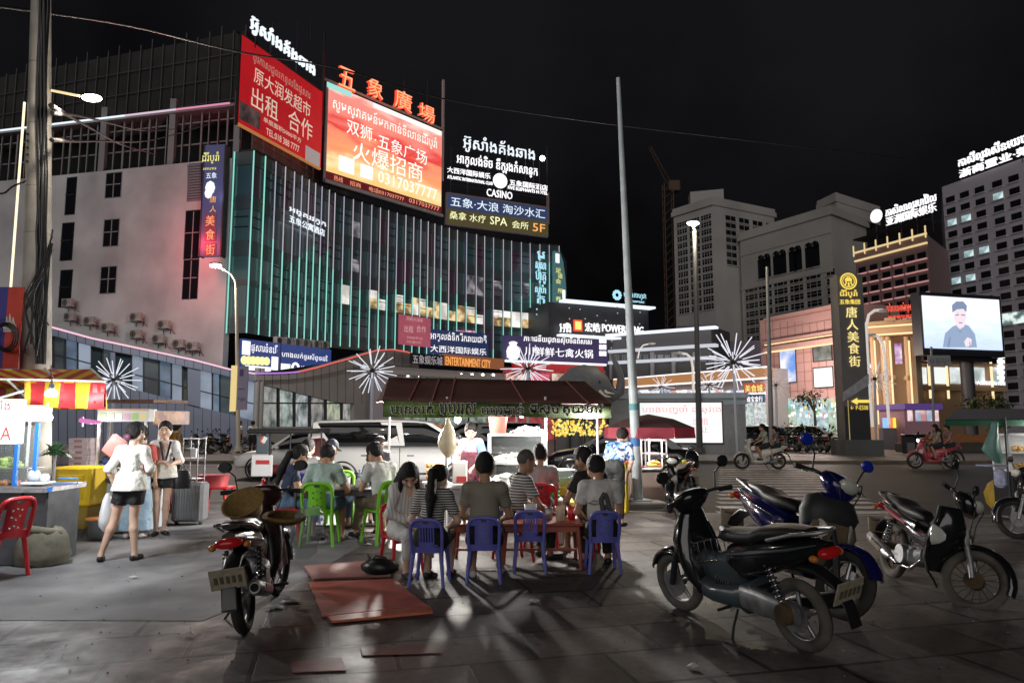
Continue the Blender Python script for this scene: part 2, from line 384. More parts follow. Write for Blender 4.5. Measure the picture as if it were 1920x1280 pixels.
for x0,x1,m_ in((-120,200,E_cool),(200,300,E_pink),(300,404,glow('lit_rose',(.8,.3,.45),.9))):
 b=MB();p=WL.at(x0,792)+WL.n*.1;q=WL.at(x1,792)+WL.n*.1;b.cyl((p.x,p.y,25.0),(q.x,q.y,25.0),.07,n=6);b.build('light_strip',m_,ma,True)
sc=thing('scaffold_screen','dark netted scaffold rising behind the white wing of the mall','scaffold',(-30,58,25))
PS=pl(0,63,430,56);p,q=PS.at(-200,792),PS.at(430,792);b=MB()
b.slab([(p.x,p.y,24),(q.x,q.y,24),(q.x,q.y,33.9),(p.x,p.y,33.9)],(.3,2,0));b.build('netting',mat('dark_net',(.035,.034,.034),.9,noise=.4,scale=.4),sc,True)
b=MB()
for k in range(32):
 r=p.lerp(q,k/31);b.cyl((r.x,r.y-.15,24),(r.x,r.y-.15,34+.3*(k%3)),.05,n=5)
for z in(26,28,30,32):b.cyl((p.x,p.y-.2,z),(q.x,q.y-.2,z),.04,n=5)
b.build('scaffold_tube',mat('dull_tube',(.10,.10,.10),.6),sc,True)
ST_=[(419,270),(452,267),(475,278),(496,289),(515,299),(533,309),(548,317),(562,325),(575,332),(588,339),(602,345),(614,352),(632,359),(650,364.5),(667,370),(686,375.5),(703,381),(719,386),(736,391),(753,395.5),(768,399.5),(782,404),(796,408),(809,412.5),(822,416.5),(837,420.5),(853,425),(871,429.5),(890,433.5),(906,437),(923,440),(942,443.5),(958,446.3),(977,449),(994,451),(1013,453),(1031,454.5),(1050,456)]
FT,FB=21.2,7.9
FP=[]
for x,y in ST_:
 D=26250/(792-y);p=at(x,792,D);FP.append(V((p.x,p.y,0)))
fb=MB();rnd.seed(11)
rows=[(7.9,9.1,4),(9.1,11.35,0),(11.35,11.75,4),(11.75,13.5,0),(13.5,14.6,4),(14.6,16.9,0),(16.9,17.9,4),(17.9,20.2,0),(20.2,21.2,4)]
FN=[]
for i in range(len(FP)-1):
 u=(FP[i+1]-FP[i]).normalized();n=V((u.y,-u.x,0));FN.append(n)
 for z0,z1,k in rows:
  m_=4 if k==4 else rnd.choice([0,0,1,2,2,3])
  e=.0 if k==4 else-.06
  fb.quad(FP[i]+n*e+V((0,0,z0)),FP[i+1]+n*e+V((0,0,z0)),FP[i+1]+n*e+V((0,0,z1)),FP[i]+n*e+V((0,0,z1)),m_)
  if k==0 and rnd.random()<.35:
   s0=FP[i].lerp(FP[i+1],.08);s1=FP[i].lerp(FP[i+1],.92);zz=z0+(z1-z0)*.42
   for za in(zz,zz+.75):fb.slab([s0+V((0,0,za)),s1+V((0,0,za)),s1+V((0,0,za+.06)),s0+V((0,0,za+.06))],n*.04,5)
e0,e1=FP[0],FP[-1]
fb.slab([e1+V((0,0,4)),e1+V((1.5,8,4)),e1+V((1.5,8,FT)),e1+V((0,0,FT))],(-.3,.2,0),4)
fb.build('glass_front',GL+[M_void],ma,True)
rf=MB();rf.slab([p+V((0,.3,FT+.02))for p in FP]+[e1+V((0,14,FT+.02)),e0+V((0,30,FT+.02))],(0,0,.25));rf.build('roof',M_dark,ma,True)
pr=MB()
for i in range(1,13):
 p,q=FP[i]+V((-.6,1.3,21.3)),FP[i+1]+V((-.6,1.3,21.3));pr.quad(p,q,q+V((0,0,2.4)),p+V((0,0,2.4)))
 for z in(0,1.1,2.2):pr.cyl(p+V((.2,-.4,z)),q+V((.2,-.4,z)),.05,n=5)
 pr.cyl(p+V((.2,-.4,0)),p+V((.2,-.4,3)),.06,n=5)
pr.build('parapet',mat('parapet_panel',(.2,.19,.19),.7,noise=.3,scale=.5),ma,True)
E_pinks=glow('strip_pink',(.78,.68,.78),.62,True);E_teals=glow('strip_teal',(.36,.84,.76),.85,True)
TB=[0,0,0,.45,.5,.55,.5,.45,.4,.45,.4,.5,.55,.55,.6,.62,.6,.6,.55,.5,.45,.5,.55,.5,.4,.6,.5,.55,.6,.8,.9,.6,.5,.45,.3,.2,.15,.1]
for i,p in enumerate(FP):
 n=FN[min(i,len(FN)-1)];u=V((-n.y,n.x,0));k=FT-(FT-FB)*(TB[i]if i<len(TB)else .3);c=p+n*.14;b=MB()
 zb=FB if i<12 or i>24 else FB+.2
 if k<FT-.1:b.box((c.x,c.y,(k+FT)/2),(.06,.06,FT-k),0,math.atan2(u.y,u.x))
 b.box((c.x,c.y,(zb+k)/2),(.07,.07,k-zb),1,math.atan2(u.y,u.x))
 for z in range(5):b.box((p.x+n.x*.05,p.y+n.y*.05,zb+.5+z*3.05),(.06,.1,.12),2,math.atan2(u.y,u.x))
 b.build('light_strip',[E_pinks if i%3 else glow('lit_lilac',(.66,.62,.80),.6),E_teals if i%2 else glow('lit_green_teal',(.30,.80,.68),.95),M_dark],ma,True)
def fpanel(i,z0,z1,name,m,off=.01,f0=.06,f1=.94):
 n=FN[i];a=FP[i].lerp(FP[i+1],f0)+n*off;c=FP[i].lerp(FP[i+1],f1)+n*off
 b=MB();b.slab([a+V((0,0,z0)),c+V((0,0,z0)),c+V((0,0,z1)),a+V((0,0,z1))],n*-.03);return b.build(name,m,ma,True)
for i in range(12,36):
 if i in(14,29,17):continue
 q=i%3
 if i>13:fpanel(i,11.8,12.75,'lit_window',E_room if i%4 else E_roomw)
 if q!=1 or i>28:fpanel(i,12.75 if i>13 else 11.8,13.45,'lit_window',E_roomw if q==0 else(E_room if i<30 else E_roomw))
for i,z0,z1 in((13,17.9,19.3),(13,14.8,15.9),(27,14.8,16.8),(28,14.8,16.7),(30,15,16.6),(33,15,16.7)):fpanel(i,z0,z1,'lit_window',em_noise('dim_room%d'%i,(.03,.03,.04),(.30,.29,.30),1,.7))
fpanel(27,9.3,11,'lit_window',em_noise('pink_poster',(.8,.1,.3),(1,.7,.75),.9,1.3));fpanel(26,9.4,10.9,'lit_window',glow('lit_pink_panel',(.9,.25,.45),.8))
M_ac=mat('ac_casing',(.42,.40,.38),.6,noise=.25,scale=3)
def make_ac(label,group):
 t=thing('air_conditioner',label,'air conditioner',(0,0,0),0,group)
 b=MB();b.box((0,0,.4),(1.15,.5,.8),0,None,.03);b.build('casing',M_ac,t)
 b=MB();b.lathe([(0,0),(.08,.02),(.3,.012),(.33,.0)],(-.18,-.26,.4),(0,-1,0),20,0)
 for r in(.12,.2,.28):b.torus((-.18,-.285,.4),(0,1,0),r,.01,1,18,5)
 b.build('fan',[M_dark,M_ac],t)
 b=MB()
 for x in(-.4,.4):b.box((x,.15,-.06),(.06,.8,.06));b.box((x,.5,-.25),(.05,.05,.4))
 b.tube([(.5,0,.3),(.72,.1,.2),(.75,.3,-.2),(.9,.5,-.5)],.03,5);b.build('bracket',M_dark,t);return t
ACS=[(127,575,'small bracket'),(131,601,'x'),(168,609,'x'),(201,621,'x'),(255,602,'x'),(255,634,'x'),(307,616,'x'),(297,643,'x'),(335,652,'x'),(361,657,'x')]
ACL=['small air conditioner highest in the left cluster beside the dark pole','air conditioner directly below the small highest one at the far left','second unit along the sagging row of wall air conditioners','third unit along the row, just above the dark ramp roof','upper one of the two air conditioners stacked mid wall','lower one of the two air conditioners stacked mid wall','air conditioner with a long pipe looping toward the dark window shaft','air conditioner hanging just under the unit with the looping pipe','small low air conditioner above the ramp roof near the pipes','tall double air conditioner lowest and nearest the glass corner']
ac0=None
for i,((x,y,_),lb)in enumerate(zip(ACS,ACL)):
 p=WL.at(x,y,.5)
 if ac0 is None:ac0=make_ac(lb,'air conditioners on the white side wall');o=ac0;o.location=p;o.rotation_euler=(0,0,math.atan2(WL.u.y,WL.u.x))
 else:o=dup(ac0,p,math.atan2(WL.u.y,WL.u.x),lb)
 if i==0:o.scale=(.75,)*3
for i,x in enumerate((523,540,557,572,592,608)):
 P=pl(455,48.6,640,58.5);p=P.at(x,647+(x-523)*.08);u=P.u
 dup(ac0,p,math.atan2(u.y,u.x),['first and leftmost unit on the ledge over the blue shop sign','second unit on the ledge over the blue shop sign','third unit on the ledge over the blue shop sign','fourth unit on the ledge over the blue shop sign','fifth unit on the ledge over the blue shop sign','last and rightmost unit on the ledge over the blue shop sign'][i],'air conditioners on the sign ledge')
# ================================================================ podium: ramped side and swept entrance
M_clad=mat('blue_grey_cladding',(.17,.20,.29),.45,noise=.12,scale=.6)
M_cladg=mat('grey_cladding',(.27,.265,.27),.5,noise=.12,scale=.6)
M_seam=mat('panel_seam',(.06,.06,.07),.8)
po=thing('podium_building','grey clad podium with a sloping strip of windows and a swept-up entrance wall','building',(-14,46,0))
PL_,PM=pl(95,40,480,46),pl(480,46,790,60)
def interp(pts,x):
 for(x0,y0),(x1,y1)in zip(pts,pts[1:]):
  if x<=x1:return y0+(y1-y0)*(x-x0)/(x1-x0)
 return pts[-1][1]
def band(mb,P,top,bot,xs,m,off=0.,th=.4,seam=None):
 for x0,x1 in zip(xs,xs[1:]):
  A=[P.at(x0,interp(bot,x0),off),P.at(x1,interp(bot,x1),off),P.at(x1,interp(top,x1),off),P.at(x0,interp(top,x0),off)]
  mb.slab(A,P.n*-th,m)
  if seam is not None:s=P.n*.012;mb.slab([A[1]+s,A[1]+s+P.u*.03,A[2]+s+P.u*.03,A[2]+s],P.n*-.02,seam)
t1=[(-60,580),(96,613),(172,634),(271,655),(365,675),(430,692),(482,701)]
t2=[(-60,596),(99,629),(210,658),(294,674),(365,691),(430,706),(482,717)]
t3=[(-60,655),(99,690),(224,722),(294,741),(341,754),(388,766),(440,779),(482,790)]
gb=[(-60,850),(482,850)]
xs=[-60+k*16.9 for k in range(33)]
b=MB();band(b,PL_,t1,t2,xs,0,.3,.9,1);band(b,PL_,t3,gb,xs,0,.1,.5,1)
band(b,PL_,t1,gb,[-60,210,482],2,-.25,.3);b.build('ramp_wall',[M_clad,M_seam,M_void],po,True)
b=MB()
for k in range(len(t1)-1):
 p,q=PL_.at(t1[k][0],t1[k][1],.36),PL_.at(t1[k+1][0],t1[k+1][1],.36);b.cyl(p,q,.06,n=6)
b.build('light_strip',glow('lit_rose_white',(1,.62,.75),.95),po,True)
PW=[mat('podium_glass',(.03,.05,.065),.08,spec=.9),em_noise('podium_blind',(.05,.08,.13),(.13,.19,.27),1,.5),em_noise('podium_blind_pale',(.16,.20,.26),(.26,.31,.40),1,.4),em_noise('podium_dark_room',(.008,.014,.02),(.03,.05,.06),1,.5)]
mull=[-40,20,70,99,121,144,170,191,207,216,245,268,297,320,341,352,376,397,411,440,480];kk=[1,3,0,3,1,2,0,3,9,0,2,3,1,2,0,9,2,1,3,2]
for(x0,x1),k in zip(zip(mull,mull[1:]),kk):
 b=MB();band(b,PL_,t2,t3,[x0,x1],4 if k==9 else k,.2 if k==9 else-.02,.3 if k==9 else .06)
 if k!=9:
  A,B_=PL_.at(x1,interp(t2,x1),.05),PL_.at(x1,interp(t3,x1),.05);b.slab([A,A+PL_.u*.09,B_+PL_.u*.09,B_],PL_.n*-.1,5)
  ym=lambda x:interp(t2,x)*.42+interp(t3,x)*.58
  A,B_=PL_.at(x0,ym(x0),.04),PL_.at(x1,ym(x1),.04);b.slab([A,B_,B_+V((0,0,.07)),A+V((0,0,.07))],PL_.n*-.08,5)
 b.build('pillar' if k==9 else 'window',PW+[M_clad,M_dark],po,True)
u1=[(480,700),(530,699),(560,697),(594,689),(621,681),(655,672),(680,664),(705,657),(735,655),(762,659),(785,667)]
u2=[(480,713),(542,711),(574,707),(605,702),(636,695),(680,684),(705,682),(785,686)]
u3=[(480,717),(496,721),(638,755),(670,756),(785,756)]
u4=[(480,800),(785,798)];gb2=[(480,850),(785,850)]
xs=[480+k*15.25 for k in range(21)]
b=MB();band(b,PM,u1,u2,xs,0,.35,.9,1);band(b,PM,u2,u3,xs,0,.12,.5,1);band(b,PM,u4,gb2,[480,785],0,.1,.4)
band(b,PM,u3,u4,[664,700,785],0,.1,.4,1);band(b,PM,u1,gb2,[480,632,785],2,-1.6,.3);b.build('swept_wall',[M_cladg,M_seam,M_void],po,True)
b=MB()
for k in range(2,len(u1)-1):
 p,q=PM.at(u1[k][0],u1[k][1],.4),PM.at(u1[k+1][0],u1[k+1][1],.4);b.cyl(p,q,.05,n=6)
b.build('light_strip',glow('lit_red_line',(1,.16,.12),.9),po,True)
b=MB()
for k in range(2):
 p,q=PM.at(u1[k][0],u1[k][1],.4),PM.at(u1[k+1][0],u1[k+1][1],.4);b.cyl(p,q,.05,n=6)
b.build('light_strip',glow('lit_violet',(.6,.25,.9),.9),po,True)
shop=[493,521,551,580,610,640,664]
for i,(x0,x1)in enumerate(zip(shop,shop[1:])):
 b=MB();band(b,PM,u3,u4,[x0,x1],0,-1.2,.05)
 A,B_=PM.at(x1,interp(u3,x1),.02),PM.at(x1,800,.02);b.slab([A,A+PM.u*.16,B_+PM.u*.16,B_],PM.n*-.15,1)
 A,B_=PM.at(x0,757,.02),PM.at(x1,757,.02)
 if x0>500 or True:b.slab([A,B_,B_+V((0,0,.1)),A+V((0,0,.1))],PM.n*-.1,1)
 b.build('shop_window',[em_noise('shop_room%d'%i,(.05,.07,.07),[(.55,.56,.52),(.7,.8,.75),(.75,.8,.82),(.5,.47,.44),(.8,.85,.6),(.7,.65,.6)][i],.8,2.6,asp=(1,1,.5),lo=.3,hi=.75),M_dark],po,True)
b=MB();p=at(688,660,52);
for x in(482,490):q=PM.at(x,800);b.cyl((q.x,q.y-.3,0),(q.x,q.y-.3,5.1),.18,n=10)
b.build('column',M_cladg,po,True)
PE=pl(700,54.5,960,65)
en=thing('entrance_canopy','wide grey entrance canopy with dark and orange lettered bands and a lit doorway below','canopy',PE.at(800,850))
b=MB();b.pane(PE,690,945,690,699,0,.8,2.5);b.pane(PE,690,945,684,690,1,.3,1.5);b.build('canopy_slab',[mat('canopy_grey',(.33,.32,.32),.5),M_cladg],en,True)
b=MB();b.pane(PE,772,832,661,681,0,.7,.3);b.sign(PE,774,830,681,664,'五象娱乐城',1,.76,.04);b.build('letter_band',[M_void,mat('silver_letter',(.5,.5,.55),.4,.3,em=(.5,.5,.6),es=.25)],en,True)
b=MB();b.pane(PE,832,945,663,684,0,.7,.3);b.sign(PE,836,920,684,668,'ENTERTAINMENT CITY',1,.76,.04)
b.build('letter_band',[mat('orange_board',(.15,.05,.02),.6,em=(.35,.12,.04),es=.5),E_or],en,True)
for i,(x0,x1)in enumerate(((757,800),(800,838),(838,880),(880,925))):
 b=MB();b.pane(PE,x0,x1-1,702,838,0,-1.0,.05);b.pane(PE,x1-2,x1,700,838,1,-.9,.1);b.build('doorway',[em_noise('door_room%d'%i,(.04,.06,.055),(.42,.50,.44),.9,2.2,lo=.35,hi=.75),M_dark],en,True)
for x in range(765,930,20):
 b=MB();p=PE.at(x,703,.3);b.ell(p,.12,0,8);b.build('downlight',E_lamp,en,True)
b=MB();b.pane(PE,700,757,699,838,0,.3,.8);b.build('side_wall',mat('lilac_panel',(.36,.33,.40),.5),en,True);b=MB();b.pane(PE,930,946,699,838,0,.2,.6);b.build('red_panel',mat('red_panel',(.4,.03,.04),.5,em=(.5,.03,.04),es=.25),en,True)
PR=pl(940,66,1140,71)
rw=thing('restaurant','red fronted restaurant under a bright white eave line behind the grey elephant','restaurant',PR.at(1040,850))
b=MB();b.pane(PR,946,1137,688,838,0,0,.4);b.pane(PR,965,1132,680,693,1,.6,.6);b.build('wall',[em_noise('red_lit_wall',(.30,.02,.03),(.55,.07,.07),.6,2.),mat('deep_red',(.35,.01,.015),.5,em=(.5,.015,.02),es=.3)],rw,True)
b=MB();b.pane(PR,948,1137,674,678,0,.9,.2);b.build('light_strip',E_white,rw,True)
for x0,x1,y0,y1,m_ in((950,990,702,738,em_noise('menu_board',(.6,.1,.08),(1,.75,.6),.8,1.2)),(998,1030,700,724,glow('lit_pinkred',(.9,.15,.25),.7)),(1036,1058,700,722,em_noise('warm_board',(.5,.25,.2),(1,.85,.7),.8,.8))):
 b=MB();b.pane(PR,x0,x1,y0,y1,0,.25,.1);b.build('poster',m_,rw,True)
for x in(947,968):b=MB();p=PR.at(x,792,.9);b.box((p.x,p.y,3),(.2,.2,6));b.build('post',M_white,rw,True)
# ================================================================ buildings to the right
PB=pl(1055,73.5,1240,79)
pb=thing('dark_shop_block','dark speckled shop block with white eave lines behind the tall pale pole','building',PB.at(1150,850))
M_speck=em_noise('star_speckle',(.003,.004,.006),(.006,.007,.010),1,.9)
b=MB();b.pane(PB,1030,1221,566,838,0,0,8);b.build('wall',M_speck,pb,True)
rnd.seed(5)
for k in range(34):
 b=MB();p=PB.at(rnd.uniform(1066,1215),rnd.uniform(572,690),.08);b.ell(p,.07,0,6);b.build('star_lamp',glow('star_light',(.5,.6,.75),.8),pb,True)
for x0,x1,y in((1058,1229,560),(1052,1230,625)):
 b=MB();b.pane(PB,x0,x1,y,y+4,0,.9,1.1);b.build('light_strip',E_cool,pb,True)
b=MB();b.sign(PB,1130,1207,621,607,'POWERBANG',0,.5,.15);b.sign(PB,1098,1126,621,604,'宏皓',0,.5,.15);b.sign(PB,1050,1071,622,604,'អង',0,.5,.1);b.ell(PB.at(1064,611,.5),.33,0,10);b.build('lettering',E_white,pb,True)
b=MB();b.pane(PB,1077,1092,599,620,0,.5,.2);b.pane(PB,1079,1090,602,617,1,.56,.05);b.build('logo_box',[E_red,E_yel],pb,True)
so=thing('rooftop_sign','small cyan rosette sign with lettering on the dark block roof','sign',PB.at(1180,562,.3))
b=MB();c=PB.at(1157,553,.3)
for k in range(10):w=k*.628;b.ell(c+PB.u*math.cos(w)*.42+V((0,0,math.sin(w)*.42)),.17,0,6)
b.torus(c,PB.n,.3,.09,0,16,6);b.build('rosette',E_cyan,so,True)
b=MB();b.sign(PB,1170,1212,559,547,'ហាងកាហ្វេ',0,.3,.06);b.sign(PB,1172,1208,567,561,'អង្គរមាស',0,.3,.06);b.build('lettering',E_cyan,so,True)
b=MB()
for x in(1157,1185,1210):p=PB.at(x,566,.3);b.cyl((p.x,p.y,p.z-.6),(p.x,p.y,p.z+.5),.04,n=5)
b.build('post',M_dark,so,True)
PC=pl(1130,77,1345,70)
ar=thing('long_arcade','long low arcade with white lined upper storey and bright shop fronts','building',PC.at(1240,850))
b=MB();b.pane(PC,1110,1340,628,838,0,0,6);b.build('wall',mat('arcade_dark',(.10,.10,.105),.7),ar,True)
for y,h,o in((628,4,.8),(658,5,.6),(679,5,.6)):
 b=MB();b.pane(PC,1110,1342,y,y+h,0,o,.9);b.build('light_strip' if y==628 else 'white_band',glow('lit_dim_white',(.75,.78,.85),.8)if y!=628 else E_cool,ar,True)
for k in range(15):
 x=1138+k*13.6;b=MB();b.pane(PC,x,x+10,664+k*.15,677+k*.15,0,.1,.08)
 for q in range(3):b.pane(PC,x+1.5+q*3.2,x+2.3+q*3.2,664+k*.15,677+k*.15,1,.14,.05)
 b.build('window',[em_noise('arcade_room',(.05,.05,.06),(.25,.25,.28),1,.4),M_frame],ar,True)
for k in range(6):
 x=1140+k*40;b=MB();b.pane(PC,x,x+6,660,712,0,.4,.3);b.build('pier',mat('arcade_pier',(.4,.4,.42),.6),ar,True)
PD=pl(1150,74,1440,57)
rs=thing('shop_row','row of bright white shop fronts below a glowing orange eave band','shops',PD.at(1300,850))
b=MB();b.pane(PD,1150,1438,712,845,0,0,3);b.build('wall',mat('shop_wall',(.3,.28,.28),.6),rs,True)
b=MB();b.pane(PD,1150,1436,711,726,0,.9,.9);b.build('eave_band',glow('orange_band',(.55,.25,.09),.75),rs,True)
b=MB();b.pane(PD,1150,1436,710,712,0,1.0,.2);b.pane(PD,1150,1436,726,728.5,0,1.0,.2);b.build('light_strip',E_white,rs,True)
rnd.seed(8)
for k,x in enumerate(range(1196,1430,20)):
 b=MB();b.pane(PD,x,x+17.5,731+rnd.uniform(0,2),747,0,.2,.2)
 b.build('shop_sign',[em_noise('shop_sign%d'%(k%4),[(.3,.32,.4),(.65,.65,.75),(.15,.2,.35),(.6,.3,.3)][k%4],(1,1,1),1.2,1.1+k%3,vor=True),M_dark],rs,True)
for k,x in enumerate(range(1400,1436,40)):
 pass
b=MB();b.pane(PD,1395,1432,719,736,0,1.1,.2);b.sign(PD,1397,1430,735,722,'美食城',1,1.16,.03);b.build('shop_sign',[glow('yellow_red_board',(.7,.12,.05),.7),E_yel],rs,True)
b=MB();b.pane(PD,1398,1432,740,755,0,1.1,.2);b.sign(PD,1400,1430,754,743,'珠宝金行',1,1.16,.03);b.build('shop_sign',[mat('navy_board',(.02,.05,.12),.5),E_white],rs,True)
for k,x in enumerate(range(1200,1440,24)):
 b=MB();b.pane(PD,x,x+22,752,838,0,.1,.1);b.build('shop_window',em_noise('front%d'%(k%3),[(.25,.3,.3),(.3,.28,.2),(.2,.3,.28)][k%3],(.95,1,.98),.9,3.5,lo=.3,hi=.7),rs,True)
M_pink=mat('pink_stone',(.50,.31,.29),.6,noise=.12,scale=.5)
M_gold=mat('sand_stone',(.50,.33,.19),.6,noise=.1,scale=.5)
PK=pl(1432,62,1592,53)
pk=thing('pink_mall','pink stone mall with lit billboards and gold-lit corner columns','mall',PK.at(1520,850))
b=MB();b.pane(PK,1434,1604,599,845,0,0,5);b.build('wall',M_pink,pk,True)
b=MB()
for k in range(13):x=1440+k*14;b.pane(PK,x,x+.6,602,745,0,.03,.02)
for k in range(9):b.pane(PK,1436,1600,604+k*16.5,604.7+k*16.5,0,.032,.02)
b.build('joint',mat('pink_joint',(.25,.13,.13),.8),pk,True)
b=MB();b.pane(PK,1431,1605,652,660,0,.7,.7);b.pane(PK,1431,1605,640,645,0,.35,.4);b.pane(PK,1432,1605,597,601,0,.3,.5);b.build('cornice',M_pink,pk,True)
b=MB();b.pane(PK,1433,1605,660,662.5,0,.75,.2);b.pane(PK,1433,1605,646,648,0,.45,.1);b.build('light_strip',E_warm,pk,True)
for x0,x1,y0,y1,m_ in((1464,1491,651,717,em_noise('sea_poster',(.15,.35,.85),(1,.98,1),1.,.35)),(1527,1560,691,726,em_noise('white_poster',(.6,.58,.8),(1,1,1),1.1,.4,lo=.2,hi=.42))):
 b=MB();b.pane(PK,x0-1.5,x1+1.5,y0-2,y1+2,1,.12,.1);b.pane(PK,x0,x1,y0,y1,0,.2,.1);b.build('billboard',[m_,M_dark],pk,True)
b=MB();b.pane(PK,1524,1560,641,679,1,.12,.1);b.pane(PK,1526,1558,643,677,0,.2,.1);b.build('window',[em_noise('pk_room',(.05,.06,.05),(.4,.42,.38),.8,.5),M_dark],pk,True)
for k,x in enumerate((1437,1466,1496,1526,1556)):
 b=MB();b.pane(PK,x,x+26,747,840,0,.3,.2);rnd.seed(40+k)
 for q in range(26):xx,yy,w,h=x+rnd.uniform(0,22),748+rnd.uniform(0,34),rnd.uniform(1.5,5),rnd.uniform(2,8);b.pane(PK,xx,min(xx+w,x+25.5),yy,yy+h,rnd.choice([1,1,1,2,3,4,5,6]),.32+q*.004,.004)
 b.build('shop_window',[em_noise('pk_shop%d'%(k%3),[(.10,.30,.38),(.30,.38,.2),(.2,.38,.5)][k%3],(.75,.9,.85),.9,2.,lo=.3,hi=.7),E_white,glow('good_cyan',(.2,.65,.9),.9),glow('good_yellow',(.95,.8,.25),.9),glow('good_green',(.25,.6,.2),.8),glow('good_pink',(.9,.35,.45),.85),glow('good_dark',(.05,.08,.1),.8)],pk,True)
PG=pl(1612,52.6,1725,50.4)
for x,y,w in((1455,690,900),(1515,680,900),(1570,680,600)):lamp('cornice_light',PK.at(x,y,4.5),w,(1,.80,.70),.8,pk)
gc=thing('gold_corner','gold-lit corner pavilion with tall glowing columns beside the screen mast','building',PG.at(1680,850))
b=MB();b.pane(PG,1608,1728,618,845,0,-.8,4);b.build('wall',M_gold,gc,True)
b=MB();b.pane(PG,1610,1728,610,632,0,.9,2);b.pane(PG,1608,1730,605,611,0,1.3,2);b.pane(PG,1658,1680,596,606,0,1.3,1);b.build('cornice',M_gold,gc,True)
b=MB();b.pane(PG,1610,1728,613,616,0,1.36,.1);b.pane(PG,1610,1728,628,631,0,1.0,.2);b.build('light_strip',E_warm,gc,True)
for x in(1664,1674,1710,1645):
 b=MB();p=PG.at(x,792,.5);z1=PG.at(x,632).z;b.cyl((p.x,p.y,0),(p.x,p.y,z1),.2,n=12,m=0);b.box((p.x,p.y,z1*.62),(.5,.5,.3),0)
 b.cyl((p.x,p.y-.24,1.5),(p.x,p.y-.24,z1-.3),.06,n=6,m=1);b.build('column',[M_gold,E_warm],gc,True)
b=MB();b.pane(PG,1679,1692,644,682,0,.1,.1);b.build('poster',em_noise('pink_show',(.3,.05,.35),(1,.8,.95),.9,.8),gc,True)
b=MB();b.pane(PG,1628,1640,640,690,0,-.6,.1);b.build('window',M_glassd,gc,True)
PH=pl(1720,56,1905,60)
gw=thing('gold_wing','low gold-lit wing with white shop windows behind the screen mast','building',PH.at(1810,850))
b=MB();b.pane(PH,1722,1890,676,845,0,0,4);b.build('wall',mat('tan_wall',(.34,.22,.13),.6),gw,True)
b=MB();b.pane(PH,1720,1890,676,681,0,.5,.5);b.pane(PH,1720,1890,722,730,0,.6,.6);b.build('cornice',M_gold,gw,True)
for k,(x,w)in enumerate(((1723,16),(1755,24),(1784,18),(1806,14),(1828,20),(1860,22))):
 b=MB();b.pane(PH,x,x+w,688,719,0,.1,.1);b.build('window',em_noise('gw_room%d'%(k%2),(.35,.42,.40),(.95,1,.98),.95,.5),gw,True)
for x in(1748,1782,1822,1866):b=MB();p=PH.at(x,792,.4);b.cyl((p.x,p.y,3.5),(p.x,p.y,PH.at(x,678).z),.09,n=6);b.build('light_strip',E_warm,gw,True)
b=MB();b.sign(PH,1832,1886,721,713,'大富豪国际会所',0,.7,.05);b.build('lettering',E_white,gw,True)
b=MB();b.sign(PH,1876,1883,716,664,'I',0,.7,.05)
for k in range(5):b.pane(PH,1872,1884,664+k*10,671+k*10,0,.7,.1)
b.build('blade_sign',E_white,gw,True)
for x,y in((1650,690),(1700,690)):lamp('column_light',PG.at(x,y,5.0),110,(1,.75,.42),.5,gc)
rs2=thing('red_roof_sign','red glowing Khmer lettered sign on the roof of the gold-lit corner','sign',PG.at(1690,600))
b=MB();b.sign(PG,1663,1714,589,568,'តៃសេនខារ៉ាអូខេ',0,.2,.1);b.sign(PG,1665,1714,598,592,'泰森国际娱乐',0,.2,.1);b.build('lettering',E_red,rs2,True)
b=MB()
for x in(1668,1690,1712):p=PG.at(x,590,.1);b.cyl((p.x,p.y,p.z-.6),(p.x,p.y,p.z+.7),.04,n=5)
b.build('post',M_dark,rs2,True)
M_t1=mat('tower_render',(.46,.44,.42),.85,noise=.2,scale=.12)
M_t2=mat('tower_render_warm',(.42,.40,.375),.85,noise=.2,scale=.12)
M_t4=mat('tower_render_cool',(.52,.50,.56),.85,noise=.12,scale=.12)
M_t3=mat('tower_render_rose',(.26,.17,.17),.8)
def grid(root,P,xs,rows_z,w,h,sill,lit=(),frame_m=None,arch=False,glass=None,sill_m=None):
 """one window mesh shared by every window of a face"""
 ang=math.atan2(P.u.y,P.u.x);b=MB()
 b.box((0,-.02,h/2),(w,.06,h),0);b.box((0,-.10,-.12),(w*1.25,.3,.16),1)
 if sill:b.box((0,-.06,h*.5),(.07,.06,h),1);b.box((0,-.06,h*.55),(w,.06,.06),1)
 if arch:b.lathe([(0,0),(w/2,0),(w/2,.06)],(0,-.05,h),(0,-1,0),14,0)
 rm=Matrix.Rotation(ang,4,'Z');b.v=[rm@p for p in b.v]
 proto=None;L0=V(root.location)
 for i,z in enumerate(rows_z):
  for j,x in enumerate(xs):
   p=P.at(x,792);q=V((p.x,p.y,z))-L0
   if proto is None:proto=b.build('window',[glass or M_glassd,sill_m or frame_m],root);o=proto
   else:o=proto.copy();COL.objects.link(o);o.parent=root
   if(i,j)in lit:
    o.data=proto.data.copy();o.data.materials[0]=lit[(i,j)]if isinstance(lit,dict)else E_roomw
   o.location=q
def towerbody(root,c0,c1,c2,z,m,corn=None,name='body',z0=0.):
 """three corners of a footprint: left, nearest, right"""
 a,b_,c=[V((p[0],p[1],z0))for p in(c0,c1,c2)];d=a+c-b_;mb=MB();mb.slab([a,b_,c,d],(0,0,z-z0))
 mb.build(name,m,root,True)
 if corn:
  k=(a+c)/2;e=MB();e.slab([k+(p-k)*1.05+V((0,0,z-z0+.02))for p in(a,b_,c,d)],(0,0,.9));e.slab([k+(p-k)*1.02+V((0,0,z-z0+.93))for p in(a,b_,c,d)],(0,0,.7));e.build('cornice',corn,root,True)
g2=lambda x,Y:at(x,792,Y)
